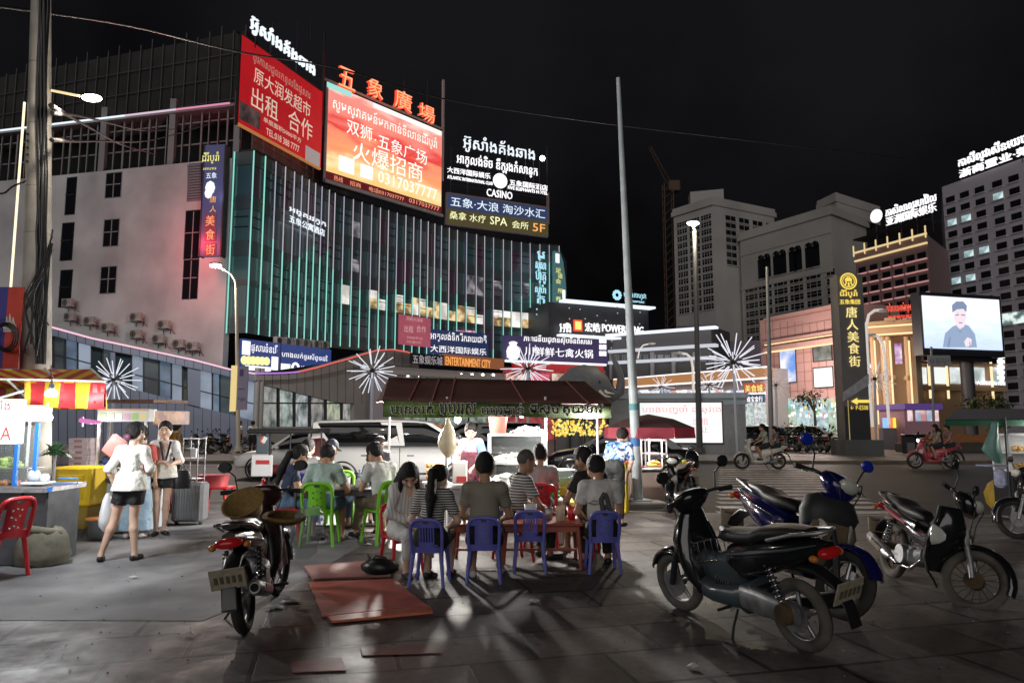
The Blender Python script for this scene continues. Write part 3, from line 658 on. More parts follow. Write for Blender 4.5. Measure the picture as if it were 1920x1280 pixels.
tw=thing('hotel_tower','tall unlit grey tower with a flared cornice, leftmost of the towers','tower',g2(1350,130))
A,B_,C_=g2(1273,138),g2(1350,130),g2(1468,138)
towerbody(tw,A,B_,C_,42,M_t1,M_t1)
zr=[39.6-k*1.42 for k in range(13)]
grid(tw,Plane(A,B_),[1284,1294,1308,1318,1331,1341],zr,1.1,.95,True,frame_m=M_t1)
grid(tw,Plane(B_,C_),[1378,1388,1404,1414,1430,1440,1456],zr[:7],1.2,.95,False,frame_m=M_t1)
b=MB();b.slab([A.lerp(C_,.15)+V((0,0,42.1)),B_.lerp(A,.55)+V((0,0,42.1)),B_.lerp(C_,.2)+V((0,1,42.1)),A.lerp(C_,.5)+V((0,0,42.1))],(0,0,2.3));b.build('penthouse',M_t1,tw,True)
t2_=thing('long_hotel_block','long unlit grey hotel block with tall arched windows below its roof','tower',g2(1577,112))
A,B_,C_=g2(1400,132),g2(1577,114.7),g2(1645,123)
towerbody(t2_,A,B_,C_,35.6,M_t2,M_t2)
P=Plane(A,B_);cols=[1413,1424,1439,1451,1469,1481,1500,1511,1532,1545,1572]
grid(t2_,P,cols,[25.6-k*1.55 for k in range(8)],1.45,1.0,True,frame_m=M_t2)
grid(t2_,P,[1439,1451,1469,1481,1500,1511,1532,1545],[27.6],1.5,3.6,False,frame_m=M_t2,arch=True)
for z in(5,26.2,32.6):
 b=MB();p,q=A+P.n*.15,B_+P.n*.15;b.slab([(p.x,p.y,z),(q.x,q.y,z),(q.x,q.y,z+.5),(p.x,p.y,z+.5)],P.n*-.3)
 b.build('moulding',M_t2,t2_,True)
A2,B2,C2=g2(1553,124),g2(1590,119),g2(1673,127);towerbody(t2_,A2,B2,C2,39.2,M_t2,M_t2,'roof_block',37.3);A2,B2,C2=g2(1503,126.5),g2(1553,122),g2(1570,126);towerbody(t2_,A2,B2,C2,38.6,M_t2,None,'roof_block',37.3)
t3_=thing('rose_lit_tower','hotel tower with rose lit window lines and a gold roof edge','tower',g2(1762,92))
A,B_,C_=g2(1621,103),g2(1762,92),g2(1800,101)
towerbody(t3_,A,B_,C_,26.2,M_t3);P=Plane(A,B_)
cols=[1633,1655,1679,1703,1727,1749]
E_rose=glow('rose_line',(.62,.30,.28),.8)
grid(t3_,P,cols,[23.2-k*1.5 for k in range(10)],1.25,.85,False,sill_m=E_rose,lit={(6,2):em_noise('t3_lit',(.2,.25,.3),(.7,.8,.9),.8,.6),(5,5):E_shop})
b=MB()
for z in[6.9+k*2.1 for k in range(0)]:pass
p,q=A+P.n*.3,B_+P.n*.3
for z in(25.0,26.25):b.slab([(p.x,p.y,z),(q.x,q.y,z),(q.x,q.y,z+.22),(p.x,p.y,z+.22)],P.n*-.3)
for k in range(7):r=p.lerp(q,k/6);b.box((r.x,r.y,26.6),(.15,.15,1.6))
b.build('light_strip',glow('gold_line',(.95,.70,.36),.85),t3_,True)
b=MB();b.slab([(p.x,p.y,28.2),(q.x,q.y,28.2),(q.x,q.y,28.4),(p.x,p.y,28.4)],P.n*-3);b.build('roof_frame',M_dark,t3_,True)
sg=thing('tower_roof_sign','white lit Khmer and Chinese roof sign with a round emblem on the rose lit tower','sign',P.at(1700,425))
P3=P.off(.4)
b=MB();b.sign(P3,1660,1757,411,388,'ភាសិលាលូរហៃវិល',0,0,.2);b.sign(P3,1661,1757,424,408,'亚洲国际娱乐',0,0,.2);b.build('lettering',E_white,sg,True)
b=MB();b.lathe([(0,.1),(.95,.1),(.95,-.1),(0,-.1)],P3 .at(1643,405),P.n,20);b.build('emblem',E_white,sg,True)
b=MB()
for x in(1643,1662,1690,1720,1750):r=P3 .at(x,428,-.3);b.cyl((r.x,r.y,26.3),(r.x,r.y,r.z+2.2),.06,n=5)
b.build('post',M_dark,sg,True)
t4_=thing('corner_tower','grey tower at the right with scattered lit windows and a white roof sign','tower',g2(1800,100))
A,B_,C_=g2(1790,130),g2(1797,106),g2(1990,92)
towerbody(t4_,A,B_,C_,37.4,M_t4);P=Plane(B_,C_)
lit={};E_w4=em_noise('t4_room',(.25,.38,.40),(.75,.95,.95),.9,.5)
for k in((2,0),(2,1),(1,3),(5,1),(5,2),(7,0),(7,1)):lit[k]=E_w4
grid(t4_,P,[1812,1840,1870,1905,1938],[34.6-k*1.78 for k in range(18)],1.45,.92,False,lit,frame_m=M_t4)
b=MB();b.pane(P,1856,1925,592,613,0,.1,.1);b.build('lit_window',E_shop,t4_,True)
sg=thing('tower_roof_sign','white lit roof sign with large Khmer and Chinese letters cut off by the right edge','sign',P.at(1860,335))
b=MB();b.sign(P,1797,1935,318,294,'តាស៊ីល្វាស៊ីនេយេអ',0,.4,.3);b.sign(P,1798,1935,334,319,'浙商置业·荣',0,.4,.3);b.build('lettering',E_white,sg,True)
b=MB()
for x in(1800,1840,1880,1920):r=P.at(x,330,.1);b.cyl((r.x,r.y,37.4),(r.x,r.y,r.z+2),.06,n=5)
b.build('post',M_dark,sg,True)
cr=thing('tower_crane','dim brown tower crane with raised jib against the night sky','crane',g2(1265,140))
M_cr=mat('rusty_crane',(.10,.06,.04),.8);b=MB();c=g2(1263,140)
z1=at(1263,345,140).z
for k in range(30):
 z=k*z1/30;d=.9;h=z1/30
 for sx in(-1,1):
  for sy in(-1,1):b.box((c.x+sx*d,c.y+sy*d,z+h/2),(.16,.16,h))
 b.tube([(c.x-d,c.y-d,z),(c.x+d,c.y-d,z+h)],.07,4);b.tube([(c.x+d,c.y-d,z),(c.x+d,c.y+d,z+h)],.07,4);b.tube([(c.x-d,c.y+d,z),(c.x-d,c.y-d,z+h)],.07,4)
b.build('mast',M_cr,cr,True)
b=MB();j0=at(1255,345,140);j1=at(1220,280,136)
for d in((.5,0,0),(-.5,0,0),(0,0,.8)):b.cyl(j0+V(d),j1+V(d)*.4,.11,n=5)
for k in range(14):p,q=j0 .lerp(j1,k/14),j0 .lerp(j1,(k+1)/14);b.tube([p+V((.5,0,0)),q+V((0,0,.7)),q+V((-.5,0,0))],.05,4)
b.build('jib',M_cr,cr,True)
b=MB();b.box(at(1263,350,140),(2.4,2,2.2),0,None,.2);b.build('cab',M_cr,cr,True)
dm=thing('dim_block','dim violet grey block standing low in front of the leftmost tower','building',g2(1300,105));b=MB();P=pl(1225,100,1430,96);b.pane(P,1225,1345,632,838,0,0,8);b.pane(P,1270,1345,612,634,0,-.5,7);b.pane(P,1345,1440,640,838,0,-1,8);b.build('wall',mat('violet_render',(.24,.19,.24),.8,noise=.2,scale=.2),dm,True)
b=MB();b.pane(P,1268,1347,610,613,0,-.2,1);b.build('cornice',mat('violet_cornice',(.28,.22,.28),.8),dm,True)
# ================================================================ signs of the mall
def posts(root,P,xs,y0,y1,off=-.3,r=.06,m=None):
 b=MB()
 for x in xs:p=P.at(x,y1,off);q=P.at(x,y0,off);b.cyl((p.x,p.y,p.z),(p.x,p.y,q.z),r,n=5)
 b.build('post',m or M_dark,root,True)
SA=pl(448,49.3,603,58.2)
bn=thing('rental_banner','tall red banner with pale Chinese rental lettering at the roof corner','banner',SA.at(520,300))
M_ban=mat('red_banner_cloth',(.52,.012,.02),.6,em=(.60,.012,.02),es=.5,noise=.45,scale=.35,detail=6)
b=MB();b.pane(SA,446,604,58,231,0,0,.12);b.build('cloth',M_ban,bn,True)
b=MB();b.pane(SA,443.5,446,57,233,0,.03,.2);b.pane(SA,604,606,58,233,0,.03,.2);b.pane(SA,446,604,229,233,1,.02,.2);b.pane(SA,446,604,56.5,59,0,.02,.2);b.build('frame',[M_dark,mat('amber_hem',(.6,.25,.08),.6,em=(.6,.25,.08),es=.5)],bn,True)
M_let=glow('pale_letter',(.85,.74,.58),.75);M_let2=glow('dull_letter',(.55,.33,.27),.7)
b=MB();b.sign(SA,474,584,118,94,'ប្រកាសជួលកន្លែងផ្សារ',1,.05);b.sign(SA,476,584,154,123,'原大润发超市',0,.05);b.sign(SA,471,522,199,159,'出租',0,.05);b.sign(SA,540,586,240,201,'合作',0,.05)
b.sign(SA,494,566,228,218,'单层面积5000平方',0,.05);b.sign(SA,499,562,252,239,'TEL:018 388 7777',0,.05);b.build('lettering',[M_let,M_let2],bn,True)
b=MB();b.pane(SA,449,488,188,222,0,.04,.04);b.build('photo_panel',em_noise('dark_photo',(.01,.01,.01),(.10,.06,.06),1,.6),bn,True)
b=MB();b.pane(SA,573,600,272,299,0,.04,.04);b.build('pale_panel',mat('grey_panel',(.4,.36,.36),.7,em=(.4,.36,.36),es=.6),bn,True)
posts(bn,SA,(450,500,550,600),60,262,-.4)
kh=thing('roof_lettering','white lit Khmer letters on thin posts above the red rental banner','sign',SA.at(530,60))
b=MB();b.sign(SA,471,594,60,22,'អ៊ូសាំងគ័ងឆាង',0,.3,.15);b.build('lettering',E_cool,kh,True);posts(kh,SA,(478,510,557,582),40,90,.0)
SB=pl(611,58.6,829,68.5)
ls=thing('advert_screen','huge tilted-up red and orange advertising screen on the mall roof','screen',SB.at(720,360))
b=MB();b.pane(SB,608,831,146,340,0,-.02,.8);b.pane(SB,608,611,146,340,1,.06,.2);b.pane(SB,829,832,148,339,1,.06,.2);b.pane(SB,608,832,145,149,1,.06,.2);b.pane(SB,608,832,334,340,1,.06,.2);b.build('cabinet',[M_dark,mat('screen_rim',(.42,.40,.40),.5)],ls,True)
def screen_mat(name,stops,s,zr,wav=.4):
 m=bpy.data.materials.new(name);m.use_nodes=True;nt=m.node_tree;N=nt.nodes;L=nt.links;b=N['Principled BSDF'];b.inputs['Base Color'].default_value=(.02,.02,.02,1)
 tc=N.new('ShaderNodeTexCoord');sp=N.new('ShaderNodeSeparateXYZ');L.new(tc.outputs['Generated'],sp.inputs[0])
 nz=N.new('ShaderNodeTexNoise');nz.inputs['Scale'].default_value=3;nz.inputs['Detail'].default_value=6;mp=N.new('ShaderNodeMapping');mp.inputs['Scale'].default_value=(1,1,3.2);mp.inputs['Rotation'].default_value=(0,.35,0);L.new(tc.outputs['Generated'],mp.inputs[0]);L.new(mp.outputs[0],nz.inputs['Vector'])
 k=N.new('ShaderNodeMath');k.operation='MULTIPLY_ADD';k.inputs[1].default_value=wav;L.new(nz.outputs[0],k.inputs[0]);L.new(sp.outputs[2],k.inputs[2])
 sub=N.new('ShaderNodeMath');sub.operation='SUBTRACT';sub.inputs[1].default_value=wav/2;L.new(k.outputs[0],sub.inputs[0])
 rp=N.new('ShaderNodeValToRGB');e=rp.color_ramp.elements
 while len(e)<len(stops):e.new(.5)
 for q,(p,c)in zip(e,stops):q.position=p;q.color=(*c,1)
 L.new(sub.outputs[0],rp.inputs[0]);L.new(rp.outputs[0],b.inputs['Emission Color']);b.inputs['Emission Strength'].default_value=s;return m
M_led=screen_mat('led_picture',[(.0,(1,.62,.22)),(.12,(1,.80,.42)),(.28,(.95,.38,.16)),(.45,(.95,.28,.16)),(.55,(.80,.05,.05)),(.72,(.95,.26,.20)),(.9,(.9,.30,.25)),(1,(1,.7,.6))],1.05,0,.55)
b=MB();b.pane(SB,612,828,155,320,0,.1,.05);b.build('screen',M_led,ls,True)
M_lw=glow('led_white',(1,.95,.85),1.25)
b=MB();b.pane(SB,613,660,153,163,1,.13,.02);b.pane(SB,700,827,193,201,0,.13,.02)
b.sign(SB,624,820,208,178,'សូមស្វាគមន៍មកកាន់ទីលានដំរីប្រាំ',0,.13);b.sign(SB,650,698,249,222,'双狮',0,.13);b.sign(SB,702,801,275,247,'·五象广场',0,.13);b.sign(SB,661,793,299,262,'火爆招商',0,.13);b.sign(SB,709,820,341,319,'0317037777',0,.13)
b.pane(SB,635,664,290,319,0,.13,.02);b.pane(SB,676,699,306,331,0,.13,.02);b.build('lettering',[M_lw,E_teal],ls,True)
b=MB();b.pane(SB,611,829,321,334,1,.11,.04);b.sign(SB,626,643,338,328,'热线',0,.16);b.sign(SB,656,677,347,338,'招商',0,.16);b.sign(SB,692,758,358,349,'电话0317037777',0,.16);b.sign(SB,767,824,379,371,'0317037777',0,.16);b.build('ticker',[glow('ticker_red',(1,.35,.2),1.1),glow('ticker_back',(.10,.005,.01),1)],ls,True)
posts(ls,SB,(620,690,760,820),250,364,-.5,.12);lamp('screen_light',SB.at(720,250,1.2),350,(1,.35,.2),2.0,ls)
rl=thing('roof_lettering','four large red lit Chinese characters above the advertising screen','sign',SB.at(720,150))
for t,x0,x1,y0,y1 in(('五',635,667,160,121),('象',690,719,178,141),('廣',740,773,200,163),('場',786,816,222,190)):
 b=MB();b.sign(SB,x0,x1,y0,y1,t,1,.2,.3);Q=SB.off(.22);b.sign(SB,x0+.7,x1-.7,y0-.7,y1+.7,t,0,.24,.0)
 b.build('letter',[glow('core_amber',(1,.45,.22),1.2),E_red],rl,True)
posts(rl,SB,(650,705,757,801),150,195,-.1);lamp('red_letter_light',SB.at(720,130,1.5),260,(1,.05,.02),1.5,rl)
SC_=pl(838,69,1030,73.8)
sp_=thing('spa_board','dark lit board with white, yellow and red Chinese spa lettering','sign',SC_.at(930,430))
b=MB();b.pane(SC_,838,1028,363,390,0,0,.4);b.pane(SC_,838,1028,390,419,1,0,.4);b.pane(SC_,835,838.5,361,420,2,.05,.3);b.pane(SC_,1027,1030,361,420,2,.05,.3);b.pane(SC_,838,1028,360,363,2,.05,.3);b.pane(SC_,838,1028,418.5,421,2,.05,.3);b.build('board',[glow('blue_board',(.03,.045,.12),.9),glow('olive_board',(.07,.06,.02),.9),mat('board_rim',(.22,.18,.18),.5)],sp_,True)
b=MB();b.sign(SC_,845,1022,386,368,'五象·大浪 淘沙水汇',0,.06);b.build('lettering',glow('blue_white',(.75,.88,1),1.25),sp_,True)
b=MB();b.sign(SC_,843,911,410,395,'桑拿 水疗',0,.06);b.sign(SC_,919,951,420,405,'SPA',0,.06);b.sign(SC_,960,991,427,413,'会所',0,.06);b.build('lettering',glow('yellow_white',(1,.98,.55),1.2),sp_,True)
b=MB();b.sign(SC_,999,1022,433,418,'5F',0,.06);b.build('lettering',glow('red_amber',(1,.4,.12),1.3),sp_,True)
ca=thing('casino_sign','white lit Khmer and Chinese roof lettering round a disc with CASINO below','sign',SC_.at(930,363))
P=SC_.off(.2);b=MB();b.sign(P,869,1003,283,250,'អ៊ូសាំងគ័ងឆាង',1,0,.12);b.sign(P,857,1008,310,283,'អាក្លង់ទិច ឌីក្រុងកំសាន្ត',0,0,.12)
b.sign(P,839,920,323,312,'大西洋国际娱乐',0,0,.1);b.sign(P,956,1027,347,336,'五象国际酒店',0,0,.1);b.sign(P,839,924,334,328,'ATLANTIC INTERNATIONAL CLUB',0,0,.1);b.sign(P,953,1027,354,348,'FIVE ELEPHANTS HOTEL',0,0,.1);b.sign(P,913,961,367,353,'CASINO',0,0,.1);b.build('lettering',[E_white,E_cool],ca,True)
b=MB();b.lathe([(0,.1),(.72,.1),(.78,.05),(.78,-.1),(0,-.1)],P.at(938,339),P.n,22);b.build('disc',E_white,ca,True)
posts(ca,P,(845,877,915,950,985,1000,1026),275,362,-.25,.05);b=MB()
for y in(300,318,345):b.pane(P,845,1027,y,y+1.2,0,-.2,.05)
b.build('rail',M_dark,ca,True)
fl=thing('roof_floodlight','glaring white floodlight on a thin mast at the end of the casino sign','floodlight',SC_.at(1012,370));b=MB();p=SC_.at(1017,297,.4);b.ell(p,(.28,.28,.28),0,12);b.build('bulb',E_lamp,fl,True)
b=MB();q=SC_.at(1012,365,.3);b.tube([(q.x,q.y,q.z),(q.x,q.y,p.z),p],.05,5);b.build('mast',M_dark,fl,True)
SV=pl(372,48.2,414,48.0)
vs=thing('blade_sign','tall narrow corner sign changing from yellow and blue above to red characters below','sign',SV.at(392,480))
b=MB();b.pane(SV,373,412,273,480,0,0,.5);b.pane(SV,371.5,374,272,481,1,.03,.6);b.pane(SV,411.5,414,272,481,1,.03,.6);b.build('box',[mat('sign_navy',(.02,.02,.05),.4,em=(.03,.03,.09),es=1),M_dark],vs,True)
b=MB();b.sign(SV,379,410,308,286,'ដំរីប្រាំ',0,.06);b.sign(SV,381,405,319,315,'អាហារ',0,.06);b.build('lettering',E_yel,vs,True)
b=MB();b.sign(SV,386,406,335,324,'五象',0,.06);b.ell(SV.at(394,352,.1),(.35,.1,.5),0,8);b.ell(SV.at(391,362,.1),(.28,.1,.4),0,8);b.build('lettering',glow('blue_bloom',(.75,.85,1),1.3),vs,True)
b=MB();b.sign(SV,393,405,380,368,'唐',0,.06);b.sign(SV,393,405,398,386,'人',0,.06);b.build('lettering',E_or,vs,True)
M_ra=glow('red_core',(1,.36,.18),1.15)
for t,y in(('美',404),('食',430),('街',458)):
 b=MB();b.pane(SV,383,404,y-2,y+22,1,.04,.02);b.sign(SV,385,402,y+20,y,t,0,.08);b.build('letter',[M_ra,glow('red_tile',(.25,.01,.01),.8)],vs,True)
lamp('red_sign_light',SV.at(372,440,1.3)+V((-.9,0,0)),620,(1,.05,.08),.6,vs);lamp('blue_sign_light',SV.at(396,355,1.0),40,(.4,.5,1),.4,vs)
SD=pl(455,47.2,620,54.5)
bs=thing('shop_sign','wide blue sign with white Khmer letters and a row of yellow discs above the ramp','sign',SD.at(530,695))
b=MB();b.pane(SD,452,620,634,700,0,0,.3);b.pane(SD,524.5,525.5,634,700,1,.02,.3);b.build('board',[glow('royal_board',(.03,.06,.24),.8),M_dark],bs,True)
b=MB();b.pane(SD,454,469,638,664,0,.04,.03);b.sign(SD,471,520,662,640,'ផ្សារទំនើប',0,.05);b.sign(SD,528,614,671,656,'ហាងលក់ទូរស័ព្ទដៃ',0,.05);b.pane(SD,509,521,668,693,0,.04,.03);b.pane(SD,460,508,684,693,0,.04,.03);b.pane(SD,527,544,681,696,0,.04,.03);b.torus(SD.at(554,689,.06),SD.n,.3,.09,0,16,6);b.sign(SD,564,594,698,685,'通讯城',0,.05);b.build('lettering',E_white,bs,True)
for k in range(6):
 b=MB();b.lathe([(0,.05),(.24,.05),(.3,.0)],SD.at(458+k*8.4,675+k*.4,.05),SD.n,14);b.build('disc',glow('pale_yellow',(1,.92,.4),1.1),bs,True)
SE=pl(805,66.5,916,70.5)
es_=thing('shop_sign','blue window sign with two rows of white lettering beside the pink banner','sign',SE.at(860,662));b=MB();b.pane(SE,804,916,616,663,0,0,.2);b.build('board',glow('navy_lit',(.015,.035,.12),.7),es_,True)
b=MB();b.sign(SE,807,912,639,619,'អាត្លង់ទិក រីករាយជាតិ',0,.05);b.sign(SE,807,912,659,646,'大西洋国际娱乐',0,.05);b.build('lettering',E_white,es_,True)
pbn=thing('rental_banner','faded pink rental banner hung low on the glass front','banner',SE.at(777,655));SE2=pl(746,62.5,808,65.5);b=MB();b.pane(SE2,747,807,588,645,0,.5,.04);b.build('cloth',mat('faded_pink',(.42,.10,.14),.7,em=(.42,.09,.14),es=.55,noise=.3,scale=.8),pbn,True)
b=MB();b.sign(SE2,762,793,600,593,'招商大润发',0,.55);b.sign(SE2,758,775,622,609,'出租',0,.55);b.sign(SE2,781,799,622,609,'合作',0,.55);b.sign(SE2,763,793,634,629,'5000平方',0,.55);b.sign(SE2,763,790,642,638,'018 388 7777',0,.55);b.build('lettering',glow('pink_letter',(.8,.5,.5),.7),pbn,True)
SF=pl(944,67.5,1142,72.5)
hs=thing('restaurant_sign','violet sign board with a white vase emblem and bright hotpot lettering','sign',SF.at(1045,674));b=MB();b.pane(SF,944,1140,628,673,0,1.2,.3);b.build('board',glow('violet_board',(.035,.025,.10),.8),hs,True)
b=MB();c=SF.at(962,657,1.3);b.lathe([(0,-.85),(.4,-.82),(.62,-.45),(.66,-.05),(.5,.35),(.3,.5),(.42,.75),(.2,.85),(0,.8)],c,(0,0,1),16);b.build('vase_emblem',E_white,hs,True)
b=MB();b.sign(SF,982,1110,642,626,'ភោជនីយដ្ឋានស៊ុបចិនពិសេស',0,1.26,.04);b.sign(SF,984,1112,666,649,'川鲜鲜七禽火锅',0,1.26,.04)
for k in range(3):
 for j in range(2):b.pane(SF,1124+j*7,1130+j*7,634+k*12,643+k*12,0,1.26,.04)
b.build('lettering',E_white,hs,True)
SG=pl(990,74.6,1050,77.2)
cy=thing('neon_column','cyan neon column of tangled Khmer letters at the right end of the glass front','sign',SG.at(1014,590));b=MB()
for k,(t,x0,x1,y0,y1)in enumerate((('ម',1008,1022,488,470),('ស្សា',1005,1024,508,490),('ហ្គូ',1005,1024,530,508),('ស្ប៉ា',1004,1024,552,532),('ក',1008,1022,568,554),('អ៊ី',1006,1024,590,570))):b.sign(SG,x0,x1,y0,y1,t,0,.3,.1)
b.build('lettering',E_cyan,cy,True);posts(cy,SG,(1003,1026),465,592,.2,.03)
ro=thing('round_blade_sign','rounded teal blade sign with white and yellow characters at the right corner','sign',SG.at(1052,590));b=MB();pts=[(1040,470),(1050,473),(1056,490),(1060,520),(1062,550),(1058,575),(1048,590),(1040,590)];b.slab([SG.at(x,y,.6)for x,y in pts],SG.n*-.4);b.build('panel',mat('teal_panel',(.06,.14,.15),.4,em=(.05,.12,.13),es=.8),ro,True)
b=MB();b.pane(SG,1042,1049,475,492,0,.64,.03);b.pane(SG,1055,1060,543,560,0,.64,.03);b.build('lettering',E_white,ro,True)
b=MB()
for k,y in enumerate((502,512,522,540,555,575)):b.sign(SG,1042+(k%2)*4,1052+(k%2)*3,y+9,y,'足道会所养生'[k],0,.64)
b.build('lettering',E_yel,ro,True)
gl=thing('reflected_lettering','white lit lettering fixed high on the left of the striped glass front','sign',FP[7]);SH=Plane(FP[5],FP[11]);b=MB();b.sign(SH,543,612,398,386,'អង្គរវត្ត',0,.5,.05);b.sign(SH,543,610,416,402,'五象公寓酒店',0,.5,.05);b.build('lettering',E_cool,gl,True)  # a sign mirrored in the glass, built as glowing letters
# ================================================================ poles, lamps, starbursts, masts
M_pole=mat('pale_blue_pole',(.50,.56,.58),.5,noise=.15,scale=4)
M_gpole=mat('grey_pole',(.22,.23,.24),.5,noise=.1)
tp=thing('tall_pole','tall pale blue tapering steel pole on a concrete block beside the food stall','pole',gnd(1197,950))
L0=gnd(1197,950);b=MB();top=at(1159,146,13.2);p0=V((L0 .x,L0 .y,.12));b.tube([p0,p0 .lerp(top,.25),p0 .lerp(top,.6),top],[.10,.088,.066,.038],16);b.build('shaft',M_pole,tp,True)
b=MB();b.box((L0 .x-.02,L0 .y+.05,.06),(.95,.8,.12),0,.15,.03);b.box((L0 .x,L0 .y,.135),(.42,.42,.03),1,.15);b.build('base_block',[M_conc,M_pole],tp,True)
b=MB();b.cyl(p0 .lerp(top,.13),p0 .lerp(top,.15),.098,n=14);b.cyl(p0 .lerp(top,.215),p0 .lerp(top,.23),.093,n=14,m=1);b.build('sticker',[mat('blue_sticker',(.05,.18,.45),.6),mat('teal_sticker',(.10,.28,.32),.6)],tp,True)
def street_lamp(label,base,top,head,r=.09,power=400,col=(1,.86,.62),mm=None,arm=None,es=None):
 t=thing('street_lamp',label,'street lamp',base,0,'street lamps');b=MB()
 b.tube([base,V(base).lerp(V(top),.3),top],[r,r*.85,r*.6],10);b.cyl(base,V(base)+V((0,0,.25)),r*1.8,r*1.4);b.build('pole',mm or M_gpole,t,True)
 b=MB();b.tube([top]+list(arm or[])+[head],r*.5,8);b.build('arm',mm or M_gpole,t,True)
 b=MB();h=V(head);b.ell(h+V((0,0,.05)),(.36,.22,.11),0,12);b.ell(h+V((0,-.04,-.03)),(.33,.2,.13),1,12);b.build('lamp_head',[M_gpole,E_lamp],t,True)
 lamp('street_light',h+V((0,-.05,-.25)),power,col,.15,t);return t
def lampcoords(xb,yb,Y,xt,yt,xh,yh,dY=-.6):return at(xb,yb,Y),at(xt,yt,Y),at(xh,yh,Y+dY)
bs0,tp0,hd0=lampcoords(1312,848,37.5,1302,432,1299,418);street_lamp('slim dark street lamp with a glaring warm head standing before the white kiosk',bs0,tp0,hd0,.17,1300,mm=mat('dark_lamp_pole',(.07,.072,.075),.6))
bs0,tp0,hd0=lampcoords(447,845,38,443,540,405,497,-.3);st=street_lamp('warm lit street lamp with a curved arm and two narrow banners by the ramp',bs0,tp0,hd0,.12,2200,(1,.93,.82),mm=mat('cream_pole',(.62,.56,.45),.5),arm=[at(441,525,37.9),at(432,512,37.8)])
b=MB();P=pl(428,37.7,470,37.7);b.pane(P,430,440,685,771,0,.0,.12);b.build('banner',glow('amber_light_box',(.95,.72,.30),.85),st,True)
b=MB();b.pane(P,443,462,686,768,0,.0,.1);b.pane(P,449,456,692,705,1,.02,.02);b.pane(P,447,458,728,730,1,.02,.02);b.sign(P,446,459,752,745,'P ឡាន',1,.02);b.build('banner',[mat('lilac_board',(.34,.31,.42),.6),mat('violet_mark',(.10,.07,.25),.6)],st,True)
gp=thing('grey_pole','plain slim grey pole standing before the pink mall','pole',at(1447,848,37));b=MB();b.tube([at(1447,848,37),at(1443,680,37),at(1438,500,37)],[.13,.11,.07],10);b.cyl(at(1447,848,37),at(1447,840,37),.25,n=12);b.build('shaft',M_gpole,gp,True)
b=MB();b.cyl(at(1438.5,508,37),at(1438,500,37),.09,.02,8);b.build('cap',M_gpole,gp,True)
def arc_lamp(label,pts,Y,r=.09):
 P_=[at(x,y,Y)for x,y in pts];t=thing('curved_lamp',label,'lamp post',P_[0],0,'curved lamp posts');b=MB();b.tube(P_,r,8);b.build('pole',mat('white_lit_pole',(.75,.72,.70),.5,em=(.9,.85,.8),es=.45),t,True)  # light on the painted posts is put into the material as a glow
 b=MB();b.ell(P_[-1]+V((0,0,-.05)),(.35,.2,.1),0,10);b.build('lamp_head',M_white,t,True)
arc_lamp('taller curved white lamp post directly beside the food street pylon',[(1636,800),(1630,720),(1626,650),(1624,612),(1629,590),(1640,582),(1655,581)],42)
arc_lamp('shorter curved white lamp post in front of the gold-lit columns',[(1667,795),(1662,720),(1659,670),(1655,645),(1645,630),(1632,626)],43)
arc_lamp('curved lamp post in front of the long arcade left of the dark street lamp',[(1303,800),(1300,740),(1299,690),(1296,672),(1288,664),(1272,661)],50)
arc_lamp('small faint curved lamp on the arcade roof beside the tall pale pole',[(1196,672),(1199,655),(1206,647),(1222,643)],60,.06)
M_rod=glow('rod_light',(.88,.90,1),.95);M_rodd=glow('rod_light_dim',(.8,.72,.72),.55)
def starburst(label,x,y,Y,rad,n,base_y,px=None,m=None,rods=None):
 c=at(x,y,Y);t=thing('starburst_lamp',label,'firework lamp',(at(px or x,792,Y).x,Y,0),0,'firework shaped lamps');r_=rad*Y/F
 b=MB();b.tube([(at(px or x,792,Y).x,Y,0),(c.x,Y,c.z)],.07 if Y>20 else .04,8);b.build('pole',mat('pale_pole',(.55,.6,.68),.5),t,True)
 b=MB();b.ell(c,r_*.10,0,10);b.build('hub',M_dark,t,True)
 rr=random.Random(int(x));rod=None
 for k in range(n):
  z=1-2*(k+.5)/n;w=k*2.39996;d=V((math.sqrt(1-z*z)*math.cos(w),math.sqrt(1-z*z)*math.sin(w),z));d=(d+V((rr.uniform(-.1,.1),0,rr.uniform(-.1,.1)))).normalized()
  L_=r_*rr.uniform(.86,1.05);b=MB();a=c+d*r_*.1;q=c+d*L_*.3
  b.cyl(a,q,r_*.009,n=4,m=1);b.cyl(q,c+d*L_,max(.018,r_*.018),n=5);b.build('light_rod',[m or M_rod,M_gpole],t,True)
starburst('starburst lamp partly hidden behind the striped awning at the far left',214,712,26,45,34,850)
starburst('starburst lamp in front of the swept grey podium wall',698,695,33,47,36,850)
starburst('starburst lamp in front of the red restaurant above the dark awning',990,690,34,50,36,850)
starburst('largest starburst lamp on a tall pale pole beside the kiosk',1375,678,36.5,58,40,850,1381)
starburst('faint white starburst lamp low among the bright shop signs',1240,725,46,24,24,850)
starburst('blurred starburst lamp between the dark street lamp and the big starburst',1330,722,46,26,24,850)
starburst('dim pinkish starburst lamp in front of the pink mall wall',1455,722,42,32,24,850,None,M_rodd)
starburst('starburst lamp half hidden behind the food street pylon',1640,710,40,38,28,850,None,M_rodd)
PY=pl(1560,36.2,1640,36.2)
py=thing('food_street_pylon','tall grey pylon with gold emblem, vertical Chinese characters and a yellow arrow','pylon sign',PY.at(1607,850))
def vbox(mb,P,xl,xr,z0,z1,m,off,th):p,q=P.at(xl,792,off),P.at(xr,792,off);mb.slab([(p.x,p.y,z0),(q.x,q.y,z0),(q.x,q.y,z1),(p.x,p.y,z1)],P.n*-th,m)
zt=PY.at(1600,514).z;zm=PY.at(1600,722).z;p,q=PY.at(1581,792),PY.at(1629,792)
